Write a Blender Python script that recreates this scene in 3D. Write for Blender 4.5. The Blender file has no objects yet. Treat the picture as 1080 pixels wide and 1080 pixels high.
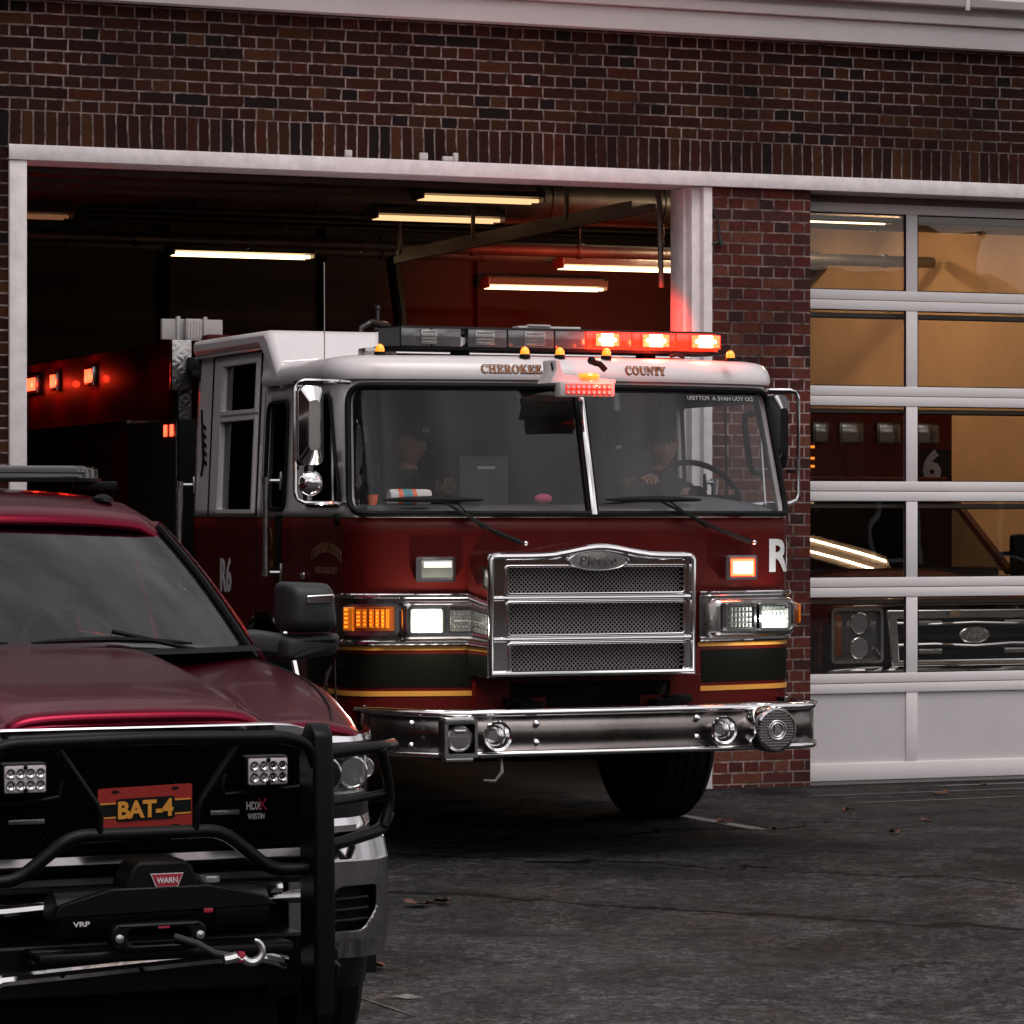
import bpy, bmesh, math, random
from mathutils import Vector, Matrix, geometry
random.seed(7)
PI = math.pi
R = math.radians
SC = bpy.context.scene
COL = SC.collection

# ------------------------------------------------------------------ materials
def nodes_of(name):
    m = bpy.data.materials.new(name); m.use_nodes = True
    nt = m.node_tree
    return m, nt, nt.nodes['Principled BSDF']

def P(name, col, rough=.5, metal=0., coat=0., spec=.5, var=0., vscale=6., bump=0., bscale=60., rvar=0., emit=None, estr=0.):
    """principled paint with optional noise variation of colour, roughness and relief"""
    m, nt, b = nodes_of(name)
    c = (*col, 1)
    b.inputs['Base Color'].default_value = c
    b.inputs['Roughness'].default_value = rough
    b.inputs['Metallic'].default_value = metal
    b.inputs['Coat Weight'].default_value = coat
    b.inputs['Coat Roughness'].default_value = .04
    b.inputs['Specular IOR Level'].default_value = spec
    if emit:
        b.inputs['Emission Color'].default_value = (*emit, 1)
        b.inputs['Emission Strength'].default_value = estr
    if var or rvar or bump:
        tc = nt.nodes.new('ShaderNodeTexCoord')
    if var or rvar:
        n = nt.nodes.new('ShaderNodeTexNoise'); n.inputs['Scale'].default_value = vscale
        n.inputs['Detail'].default_value = 8; n.inputs['Roughness'].default_value = .65
        nt.links.new(tc.outputs['Object'], n.inputs['Vector'])
    if var:
        r = nt.nodes.new('ShaderNodeValToRGB')
        r.color_ramp.elements[0].position = .3; r.color_ramp.elements[1].position = .7
        r.color_ramp.elements[0].color = tuple(x * (1 - var) for x in col) + (1,)
        r.color_ramp.elements[1].color = tuple(min(1, x * (1 + var)) for x in col) + (1,)
        nt.links.new(n.outputs['Fac'], r.inputs['Fac']); nt.links.new(r.outputs['Color'], b.inputs['Base Color'])
    if rvar:
        mr = nt.nodes.new('ShaderNodeMapRange')
        mr.inputs['From Min'].default_value = .3; mr.inputs['From Max'].default_value = .7
        mr.inputs['To Min'].default_value = max(0, rough - rvar); mr.inputs['To Max'].default_value = rough + rvar
        nt.links.new(n.outputs['Fac'], mr.inputs['Value']); nt.links.new(mr.outputs['Result'], b.inputs['Roughness'])
    if bump:
        n2 = nt.nodes.new('ShaderNodeTexNoise'); n2.inputs['Scale'].default_value = bscale; n2.inputs['Detail'].default_value = 4
        nt.links.new(tc.outputs['Object'], n2.inputs['Vector'])
        bp = nt.nodes.new('ShaderNodeBump'); bp.inputs['Strength'].default_value = bump; bp.inputs['Distance'].default_value = .01
        nt.links.new(n2.outputs['Fac'], bp.inputs['Height']); nt.links.new(bp.outputs['Normal'], b.inputs['Normal'])
    return m

def glass(name, tint=(.75, .8, .8), ior=1.5, rough=0.0, wav=0.0, dirt=0.0):
    """thin architectural glass: clear sheet with a Fresnel reflection"""
    m = bpy.data.materials.new(name); m.use_nodes = True; nt = m.node_tree
    for n in list(nt.nodes): nt.nodes.remove(n)
    out = nt.nodes.new('ShaderNodeOutputMaterial'); mix = nt.nodes.new('ShaderNodeMixShader')
    tr = nt.nodes.new('ShaderNodeBsdfTransparent'); tr.inputs['Color'].default_value = (*tint, 1)
    gl = nt.nodes.new('ShaderNodeBsdfGlossy'); gl.inputs['Roughness'].default_value = rough
    gl.inputs['Color'].default_value = (1, 1, 1, 1)
    fr = nt.nodes.new('ShaderNodeFresnel')
    ge = nt.nodes.new('ShaderNodeNewGeometry'); mi = nt.nodes.new('ShaderNodeMapRange')   # the same reflectance from both faces of the pane
    mi.inputs['To Min'].default_value = ior; mi.inputs['To Max'].default_value = 1 / ior
    nt.links.new(ge.outputs['Backfacing'], mi.inputs['Value']); nt.links.new(mi.outputs['Result'], fr.inputs['IOR'])
    nt.links.new(fr.outputs[0], mix.inputs[0]); nt.links.new(tr.outputs[0], mix.inputs[1]); nt.links.new(gl.outputs[0], mix.inputs[2])
    nt.links.new(mix.outputs[0], out.inputs[0])
    if dirt:
        tcd = nt.nodes.new('ShaderNodeTexCoord'); nd = nt.nodes.new('ShaderNodeTexNoise'); nd.inputs['Scale'].default_value = 3; nd.inputs['Detail'].default_value = 8
        md = nt.nodes.new('ShaderNodeMapRange'); md.inputs['From Min'].default_value = .3; md.inputs['From Max'].default_value = .7
        md.inputs['To Min'].default_value = dirt * .4; md.inputs['To Max'].default_value = dirt * 1.6
        df = nt.nodes.new('ShaderNodeBsdfDiffuse'); df.inputs['Color'].default_value = (.6, .58, .55, 1); m2 = nt.nodes.new('ShaderNodeMixShader')
        nt.links.new(tcd.outputs['Object'], nd.inputs['Vector']); nt.links.new(nd.outputs['Fac'], md.inputs['Value']); nt.links.new(md.outputs['Result'], m2.inputs[0])
        nt.links.new(mix.outputs[0], m2.inputs[1]); nt.links.new(df.outputs[0], m2.inputs[2]); nt.links.new(m2.outputs[0], out.inputs[0])
    if wav:
        tc = nt.nodes.new('ShaderNodeTexCoord'); n2 = nt.nodes.new('ShaderNodeTexNoise'); n2.inputs['Scale'].default_value = 2.2
        n2.inputs['Detail'].default_value = 1
        nt.links.new(tc.outputs['Object'], n2.inputs['Vector'])
        bp = nt.nodes.new('ShaderNodeBump'); bp.inputs['Strength'].default_value = wav; bp.inputs['Distance'].default_value = .01
        nt.links.new(n2.outputs['Fac'], bp.inputs['Height'])
        nt.links.new(bp.outputs['Normal'], gl.inputs['Normal']); nt.links.new(bp.outputs['Normal'], fr.inputs['Normal'])
    return m

def brick(name, axes, rotated=False, pal=None, mortar=(.20, .155, .145)):
    """English-bond brickwork: axes picks the two object axes that run along the courses and up"""
    m, nt, b = nodes_of(name)
    L = nt.links.new
    tc = nt.nodes.new('ShaderNodeTexCoord'); sp = nt.nodes.new('ShaderNodeSeparateXYZ'); cb = nt.nodes.new('ShaderNodeCombineXYZ')
    L(tc.outputs['Object'], sp.inputs[0])
    # slight irregularity of the courses
    nz = nt.nodes.new('ShaderNodeTexNoise'); nz.inputs['Scale'].default_value = 3.5; nz.inputs['Detail'].default_value = 3
    L(tc.outputs['Object'], nz.inputs['Vector'])
    def jitter(src, amt):
        ma = nt.nodes.new('ShaderNodeMath'); ma.operation = 'MULTIPLY_ADD'; ma.inputs[1].default_value = amt
        L(nz.outputs['Fac'], ma.inputs[0]); L(src, ma.inputs[2]); return ma.outputs[0]
    def shift(src, amt):
        ma = nt.nodes.new('ShaderNodeMath'); ma.operation = 'ADD'; ma.inputs[1].default_value = amt
        L(src, ma.inputs[0]); return ma.outputs[0]
    nf = nt.nodes.new('ShaderNodeTexNoise'); nf.inputs['Scale'].default_value = 17; nf.inputs['Detail'].default_value = 2
    L(tc.outputs['Object'], nf.inputs['Vector'])
    def rough_edge(src, amt):
        ma = nt.nodes.new('ShaderNodeMath'); ma.operation = 'MULTIPLY_ADD'; ma.inputs[1].default_value = amt
        L(nf.outputs['Fac'], ma.inputs[0]); L(src, ma.inputs[2]); return ma.outputs[0]
    u = rough_edge(jitter(sp.outputs[axes[0]], .016), .010); v = rough_edge(shift(jitter(sp.outputs[axes[1]], .010), (-.025 if rotated else .039) - .010), .008)
    if rotated: u, v = v, u
    L(u, cb.inputs[0]); L(v, cb.inputs[1])
    br = nt.nodes.new('ShaderNodeTexBrick')
    br.inputs['Scale'].default_value = 1
    br.inputs['Brick Width'].default_value = .215
    br.inputs['Row Height'].default_value = .0715
    br.inputs['Mortar Size'].default_value = .0062
    br.inputs['Mortar Smooth'].default_value = .25
    br.inputs['Bias'].default_value = 0
    br.offset = .0 if rotated else .25; br.offset_frequency = 2
    br.squash = 1 if rotated else .5; br.squash_frequency = 2
    br.inputs['Color1'].default_value = (0, 0, 0, 1); br.inputs['Color2'].default_value = (1, 1, 1, 1); br.inputs['Mortar'].default_value = (.5, .5, .5, 1)
    L(cb.outputs[0], br.inputs['Vector'])
    rp = nt.nodes.new('ShaderNodeValToRGB'); rp.color_ramp.interpolation = 'LINEAR'
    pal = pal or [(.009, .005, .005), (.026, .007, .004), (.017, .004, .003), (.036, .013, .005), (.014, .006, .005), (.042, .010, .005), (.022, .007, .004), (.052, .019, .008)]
    el = rp.color_ramp.elements
    el[0].color = (*pal[0], 1); el[0].position = 0.05
    el[1].color = (*pal[-1], 1); el[1].position = .97
    for i, c in enumerate(pal[1:-1]):
        e = el.new(.05 + .92 * (i + 1) / (len(pal) - 1)); e.color = (*c, 1)
    L(br.outputs['Color'], rp.inputs['Fac'])
    # grime within bricks
    n3 = nt.nodes.new('ShaderNodeTexNoise'); n3.inputs['Scale'].default_value = 30; n3.inputs['Detail'].default_value = 6
    L(tc.outputs['Object'], n3.inputs['Vector'])
    n4 = nt.nodes.new('ShaderNodeTexNoise'); n4.inputs['Scale'].default_value = 1.1; n4.inputs['Detail'].default_value = 5
    L(tc.outputs['Object'], n4.inputs['Vector'])
    def mapr(src, a, c, lo, hi):
        mr = nt.nodes.new('ShaderNodeMapRange')
        for k, x in zip(('From Min', 'From Max', 'To Min', 'To Max'), (a, c, lo, hi)): mr.inputs[k].default_value = x
        L(src, mr.inputs['Value']); return mr.outputs['Result']
    def mulc(colsock, valsock):
        mx = nt.nodes.new('ShaderNodeVectorMath'); mx.operation = 'SCALE'
        L(colsock, mx.inputs[0]); L(valsock, mx.inputs['Scale']); return mx.outputs[0]
    bc = mulc(mulc(rp.outputs['Color'], mapr(n3.outputs['Fac'], .3, .7, .75, 1.25)), mapr(n4.outputs['Fac'], .3, .7, .7, 1.25))
    mo = nt.nodes.new('ShaderNodeRGB'); mo.outputs[0].default_value = (*mortar, 1)
    mc = mulc(mulc(mo.outputs[0], mapr(n4.outputs['Fac'], .35, .65, .40, 1.35)), mapr(nf.outputs['Fac'], .35, .65, .45, 1.35))
    mix = nt.nodes.new('ShaderNodeMix'); mix.data_type = 'RGBA'
    L(br.outputs['Fac'], mix.inputs[0]); L(bc, mix.inputs[6]); L(mc, mix.inputs[7])
    L(mix.outputs[2], b.inputs['Base Color'])
    b.inputs['Roughness'].default_value = .88
    b.inputs['Specular IOR Level'].default_value = .15
    # relief
    sub = nt.nodes.new('ShaderNodeMath'); sub.operation = 'MULTIPLY_ADD'; sub.inputs[1].default_value = -1.0
    L(br.outputs['Fac'], sub.inputs[0]); sc2 = nt.nodes.new('ShaderNodeMath'); sc2.operation = 'MULTIPLY'; sc2.inputs[1].default_value = .35
    L(n3.outputs['Fac'], sc2.inputs[0]); L(sc2.outputs[0], sub.inputs[2])
    bp = nt.nodes.new('ShaderNodeBump'); bp.inputs['Strength'].default_value = .8; bp.inputs['Distance'].default_value = .008
    L(sub.outputs[0], bp.inputs['Height']); L(bp.outputs['Normal'], b.inputs['Normal'])
    return m

M = {}
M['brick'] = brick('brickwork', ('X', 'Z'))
M['brick_side'] = brick('brickwork_return', ('Y', 'Z'))
M['soldier'] = brick('soldier_course', ('X', 'Z'), True)
M['white_steel'] = P('weathered_white_paint', (.74, .69, .70), .55, var=.16, vscale=9, bump=.12, bscale=25)
M['white_trim'] = P('cornice_paint', (.64, .62, .62), .6, var=.07, vscale=2, bump=.05, bscale=20)
M['door_paint'] = P('door_white_paint', (.74, .70, .71), .45, var=.04, vscale=2)
M['panel_paint'] = P('door_panel_paint', (.58, .55, .56), .5, var=.05, vscale=3, bump=.06, bscale=200)
M['rubber'] = P('black_rubber', (.004, .004, .0045), .6, spec=.16, bump=.05)
M['tyre'] = P('tyre_rubber', (.005, .005, .005), .85, spec=.2, var=.3, vscale=12, bump=.2, bscale=90)
M['dark'] = P('dark_underbody', (.003, .003, .003), .85, spec=.15, var=.4, vscale=5)
M['inside'] = P('cab_lining', (.016, .016, .018), .8, var=.2)
M['dash'] = P('dashboard_plastic', (.075, .078, .085), .75, var=.1)
M['chrome'] = P('chrome', (.78, .77, .78), .07, metal=1, rvar=.03, vscale=5)
M['chrome_dark'] = P('smoked_chrome', (.07, .067, .07), .18, metal=1, var=.3, vscale=6)
M['wire_mesh'] = P('bright_wire', (.36, .34, .34), .5, metal=.6)
M['bumper_chrome'] = P('bumper_chrome', (.42, .41, .42), .10, metal=1, rvar=.04, vscale=4)
M['chrome_soft'] = P('brushed_chrome', (.55, .55, .55), .22, metal=1, rvar=.08, vscale=9)
M['bumper_steel'] = P('worn_steel', (.17, .155, .15), .30, metal=1, var=.35, vscale=4, rvar=.10, bump=.05, bscale=9)
M['engine_red'] = P('deep_red_paint', (.062, .0012, .0006), .55, coat=.05, spec=.14, var=.05, vscale=2)
M['engine_white'] = P('cab_white_paint', (.68, .645, .655), .38, coat=.6, var=.05, vscale=3)
M['pickup_red'] = P('crimson_metallic_paint', (.17, .0010, .018), .26, metal=.88, coat=.14, var=.03, vscale=1.5)
M['black_powder'] = P('black_powder_coat', (.0025, .0025, .003), .36, spec=.18, bump=.12, bscale=300)
M['black_plastic'] = P('black_moulded_plastic', (.0025, .0025, .003), .5, spec=.14, bump=.1, bscale=250)
M['mirror_plastic'] = P('grey_black_plastic', (.020, .022, .024), .55, bump=.1, bscale=250)
M['gold'] = P('gold_stripe', (.62, .27, .045), .4, metal=.1, coat=.4)
M['gold_dim'] = P('gold_leaf_lettering', (.42, .19, .05), .45, metal=.3)
M['gold_dark'] = P('aged_gold_lettering', (.16, .07, .03), .5)
M['stripe_black'] = P('black_band', (.0035, .0035, .0025), .6, spec=.06)
M['reflective'] = P('reflective_white', (.55, .53, .55), .5)
M['white_plastic'] = P('white_plastic', (.55, .52, .52), .5)
M['amber'] = P('amber_lens', (.7, .17, .01), .15, coat=1, emit=(1, .25, .02), estr=.16)
M['amber_lit'] = P('lit_amber_lens', (.8, .25, .01), .2, coat=1, emit=(1, .30, .02), estr=1.3)
M['amber_hot'] = P('lit_amber_lamp', (.9, .3, .02), .2, emit=(1, .50, .06), estr=2.6)
M['amber_dark'] = P('dark_amber_lens', (.22, .05, .01), .15, coat=1)
M['lens_clear'] = P('clear_lens', (.34, .34, .33), .12, metal=.6, coat=1)
M['lens_grey'] = P('smoked_lens', (.10, .10, .105), .10, coat=1, metal=.2)
M['lens_red'] = P('lit_red_lens', (.6, .02, .01), .2, coat=1, emit=(1, .045, .015), estr=1.1)
M['lens_red_soft'] = P('glowing_red_lens', (.4, .02, .01), .2, coat=1, emit=(1, .04, .015), estr=.7)
M['hot_red'] = P('hot_red_led', (1, .3, .1), .3, emit=(1, .34, .17), estr=19)
M['edge_red'] = P('edge_red_led', (1, .15, .05), .3, emit=(1, .065, .02), estr=6)
M['edge_white'] = P('edge_white_led', (1, 1, .9), .3, emit=(.95, 1, .86), estr=.9)
M['hot_white'] = P('hot_white_led', (1, 1, 1), .3, emit=(.93, 1, .93), estr=9)
M['warm_white'] = P('dim_white_lamp', (.9, .9, .8), .3, emit=(1, .97, .85), estr=.25)
M['red_led'] = P('red_led', (1, .05, .03), .3, emit=(1, .05, .02), estr=6)
M['tube'] = P('fluorescent_tube', (1, .9, .7), .3, emit=(1, .72, .36), estr=5)
M['tube_hot'] = P('bright_fluorescent_tube', (1, .9, .7), .3, emit=(1, .70, .42), estr=125)
M['tube_mid'] = P('half_lit_tube', (1, .8, .5), .3, emit=(1, .62, .30), estr=1.1)
M['tube_dim'] = P('ageing_fluorescent_tube', (1, .8, .5), .3, emit=(1, .58, .28), estr=.10)
M['lens_black'] = P('black_lens', (.012, .012, .014), .12, coat=1)
M['glass_ws'] = glass('windshield_glass', (.90, .92, .93), 1.55)
M['glass_dusty'] = glass('dusty_windshield_glass', (.88, .90, .92), 1.45, dirt=.012)  # diffuse film added so the glass catches the red lamp glow
M['glass_side'] = glass('tinted_side_glass', (.25, .27, .28), 1.5)
M['glass_lamp'] = glass('lamp_glass', (.85, .87, .87), 1.5)
M['glass_door'] = glass('garage_door_glass', (.82, .82, .80), 1.75, wav=.12)
M['glass_dark'] = P('dark_glass', (.008, .008, .009), .06, coat=1)
M['fixture'] = P('fixture_enamel', (.16, .13, .11), .4)
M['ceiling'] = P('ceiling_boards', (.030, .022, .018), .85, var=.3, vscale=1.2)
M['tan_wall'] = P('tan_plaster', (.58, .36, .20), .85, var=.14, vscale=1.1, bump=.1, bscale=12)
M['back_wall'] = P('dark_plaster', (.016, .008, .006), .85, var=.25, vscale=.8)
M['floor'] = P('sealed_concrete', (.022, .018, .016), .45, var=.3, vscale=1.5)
M['skin'] = P('skin', (.42, .23, .16), .5, var=.1)
M['hair'] = P('dark_hair', (.02, .012, .008), .6)
M['uniform'] = P('navy_uniform_cloth', (.016, .018, .028), .85, bump=.2, bscale=120)
M['cap'] = P('dark_cap_cloth', (.018, .016, .018), .85)
M['eye'] = P('eye_white', (.5, .5, .48), .2)
M['pupil'] = P('dark_iris', (.02, .012, .01), .1)
M['lip'] = P('lip', (.30, .10, .08), .5)
M['shirt_pink'] = P('pink_cloth', (.55, .10, .2), .8)
M['orange'] = P('orange_plastic', (.75, .13, .03), .5)
M['white_cloth'] = P('white_cloth', (.6, .58, .55), .8)
M['teal'] = P('teal_band', (.08, .25, .28), .6)
M['leaf'] = P('dry_leaf', (.085, .028, .014), .8, var=.5, vscale=40)
M['wire'] = P('wire', (.01, .01, .01), .5)
M['rope'] = P('winch_rope', (.03, .03, .03), .8)
M['silver'] = P('galvanised_steel', (.6, .6, .6), .28, metal=1)
M['crimson_flat'] = P('crimson_badge', (.30, .012, .035), .5)
M['bat_red'] = P('plate_red', (.27, .012, .007), .45, coat=.3)
M['bat_gold'] = P('plate_gold', (.62, .26, .03), .45)

def diamond_plate():
    m, nt, b = nodes_of('diamond_tread_plate')
    b.inputs['Metallic'].default_value = 1; b.inputs['Roughness'].default_value = .3
    b.inputs['Base Color'].default_value = (.42, .40, .40, 1)
    tc = nt.nodes.new('ShaderNodeTexCoord'); outs = []
    sx = nt.nodes.new('ShaderNodeSeparateXYZ'); swz = nt.nodes.new('ShaderNodeCombineXYZ'); ad = nt.nodes.new('ShaderNodeMath'); ad.operation = 'ADD'
    nt.links.new(tc.outputs['Object'], sx.inputs[0]); nt.links.new(sx.outputs['X'], ad.inputs[0]); nt.links.new(sx.outputs['Y'], ad.inputs[1])
    nt.links.new(ad.outputs[0], swz.inputs['Y']); nt.links.new(sx.outputs['Z'], swz.inputs['Z'])
    for ang in (45, -45):
        mp = nt.nodes.new('ShaderNodeMapping'); mp.inputs['Rotation'].default_value = (R(ang), 0, R(0))
        nt.links.new(swz.outputs[0], mp.inputs['Vector'])
        v = nt.nodes.new('ShaderNodeTexWave'); v.wave_type = 'BANDS'; v.bands_direction = 'Z'; v.inputs['Scale'].default_value = 9
        nt.links.new(mp.outputs[0], v.inputs['Vector'])
        w = nt.nodes.new('ShaderNodeTexWave'); w.wave_type = 'BANDS'; w.bands_direction = 'Y'; w.inputs['Scale'].default_value = 4
        nt.links.new(mp.outputs[0], w.inputs['Vector'])
        mu = nt.nodes.new('ShaderNodeMath'); mu.operation = 'MULTIPLY'
        nt.links.new(v.outputs['Fac'], mu.inputs[0]); nt.links.new(w.outputs['Fac'], mu.inputs[1]); outs.append(mu)
    mx = nt.nodes.new('ShaderNodeMath'); mx.operation = 'MAXIMUM'
    nt.links.new(outs[0].outputs[0], mx.inputs[0]); nt.links.new(outs[1].outputs[0], mx.inputs[1])
    bp = nt.nodes.new('ShaderNodeBump'); bp.inputs['Distance'].default_value = .002; bp.inputs['Strength'].default_value = .8
    nt.links.new(mx.outputs[0], bp.inputs['Height']); nt.links.new(bp.outputs['Normal'], b.inputs['Normal'])
    return m
M['diamond'] = diamond_plate()

def asphalt():
    m, nt, b = nodes_of('worn_asphalt'); L = nt.links.new
    tc = nt.nodes.new('ShaderNodeTexCoord')
    def noise(s, d=6, r=.6, dist=0):
        n = nt.nodes.new('ShaderNodeTexNoise'); n.inputs['Scale'].default_value = s; n.inputs['Detail'].default_value = d
        n.inputs['Roughness'].default_value = r; n.inputs['Distortion'].default_value = dist
        L(tc.outputs['Object'], n.inputs['Vector']); return n.outputs['Fac']
    def math_(op, a, c=None, d=None):
        ma = nt.nodes.new('ShaderNodeMath'); ma.operation = op
        for i, s in enumerate((a, c, d)):
            if s is None: continue
            if isinstance(s, (int, float)): ma.inputs[i].default_value = s
            else: L(s, ma.inputs[i])
        return ma.outputs[0]
    def mapr(src, a, c, lo, hi):
        mr = nt.nodes.new('ShaderNodeMapRange')
        for k, x in zip(('From Min', 'From Max', 'To Min', 'To Max'), (a, c, lo, hi)): mr.inputs[k].default_value = x
        L(src, mr.inputs['Value']); return mr.outputs['Result']
    sp = nt.nodes.new('ShaderNodeSeparateXYZ'); L(tc.outputs['Object'], sp.inputs[0])
    X, Y = sp.outputs['X'], sp.outputs['Y']
    big = noise(.35, 5); mid = noise(2.2, 8, .7, .4); fine = noise(30, 8, .85); stain = noise(.9, 9, .8, 1.2)
    base = mapr(big, .35, .65, .022, .042)
    base = math_('MULTIPLY', base, mapr(mid, .3, .7, .55, 1.45))
    base = math_('MULTIPLY', base, mapr(noise(9, 8, .8), .38, .62, .70, 1.3))
    base = math_('MULTIPLY', base, mapr(fine, .35, .65, .40, 1.7))
    base = math_('MULTIPLY', base, mapr(stain, .44, .60, 1.15, .40))
    vo = nt.nodes.new('ShaderNodeTexVoronoi'); vo.inputs['Scale'].default_value = 26; vo.inputs['Randomness'].default_value = 1
    L(tc.outputs['Object'], vo.inputs['Vector']); sv = nt.nodes.new('ShaderNodeSeparateColor'); L(vo.outputs['Color'], sv.inputs[0])
    base = math_('MULTIPLY', base, mapr(sv.outputs[0], 0, 1, .62, 1.5))
    vo2 = nt.nodes.new('ShaderNodeTexVoronoi'); vo2.inputs['Scale'].default_value = 70
    L(tc.outputs['Object'], vo2.inputs['Vector']); sv2 = nt.nodes.new('ShaderNodeSeparateColor'); L(vo2.outputs['Color'], sv2.inputs[0])
    base = math_('MULTIPLY', base, mapr(sv2.outputs[1], 0, 1, .55, 1.55))
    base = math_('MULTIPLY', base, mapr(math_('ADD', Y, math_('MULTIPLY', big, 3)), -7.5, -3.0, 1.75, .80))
    # cracks: distance to meandering lines
    def crack(slope, off, x0, x1, wid, sc, seedoff):
        n = nt.nodes.new('ShaderNodeTexNoise'); n.noise_dimensions = '1D'; n.inputs['Scale'].default_value = sc; n.inputs['Detail'].default_value = 7
        n.inputs['Roughness'].default_value = .62
        L(math_('ADD', X, seedoff), n.inputs['W'])
        line = math_('ADD', math_('MULTIPLY_ADD', X, slope, off), math_('MULTIPLY', math_('SUBTRACT', n.outputs['Fac'], .5), .9))
        dist = math_('ABSOLUTE', math_('SUBTRACT', Y, line))
        wv = math_('MULTIPLY', mapr(noise(1.7, 4), .35, .65, .5, 3.2), wid)
        inside = math_('LESS_THAN', dist, wv)
        rng = math_('MULTIPLY', math_('GREATER_THAN', X, x0), math_('LESS_THAN', X, x1))
        return math_('MULTIPLY', inside, rng)
    c = crack(-.86, -6.65, -2.9, 1.5, .028, 1.3, 3.3)
    c = math_('MAXIMUM', c, crack(-.85, -4.65, -2.2, 3.5, .020, 1.6, 11.7))
    c = math_('MAXIMUM', c, crack(-1.6, -9.3, -1.6, 1.5, .010, 2.2, 5.1))
    c = math_('MAXIMUM', c, crack(-.3, -7.6, -1.2, 3, .012, 2.6, 25.1))
    c = math_('MAXIMUM', c, crack(.15, -2.45, -6, 1.2, .016, 1.9, 8.1))
    base = math_('MULTIPLY', base, mapr(c, 0, 1, 1, .02))
    cc = nt.nodes.new('ShaderNodeCombineColor')
    L(math_('MULTIPLY', base, 1.03), cc.inputs[0]); L(base, cc.inputs[1]); L(math_('MULTIPLY', base, 1.04), cc.inputs[2])
    mixc = nt.nodes.new('ShaderNodeMix'); mixc.data_type = 'RGBA'
    L(mapr(noise(.6, 6, .7, .8), .52, .66, 0, .55), mixc.inputs[0]); L(cc.outputs[0], mixc.inputs[6])
    brn = nt.nodes.new('ShaderNodeVectorMath'); brn.operation = 'MULTIPLY'; brn.inputs[1].default_value = (1.15, .82, .66)
    L(cc.outputs[0], brn.inputs[0]); L(brn.outputs[0], mixc.inputs[7])
    L(mixc.outputs[2], b.inputs['Base Color'])
    L(mapr(mid, .3, .7, .55, .85), b.inputs['Roughness'])
    b.inputs['Specular IOR Level'].default_value = .10
    h = math_('SUBTRACT', math_('MULTIPLY', fine, .5), math_('MULTIPLY', c, 1.5))
    h = math_('ADD', h, math_('MULTIPLY', mid, .8))
    bp = nt.nodes.new('ShaderNodeBump'); bp.inputs['Strength'].default_value = 1; bp.inputs['Distance'].default_value = .022
    L(h, bp.inputs['Height']); L(bp.outputs['Normal'], b.inputs['Normal'])
    return m
M['asphalt'] = asphalt()

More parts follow.
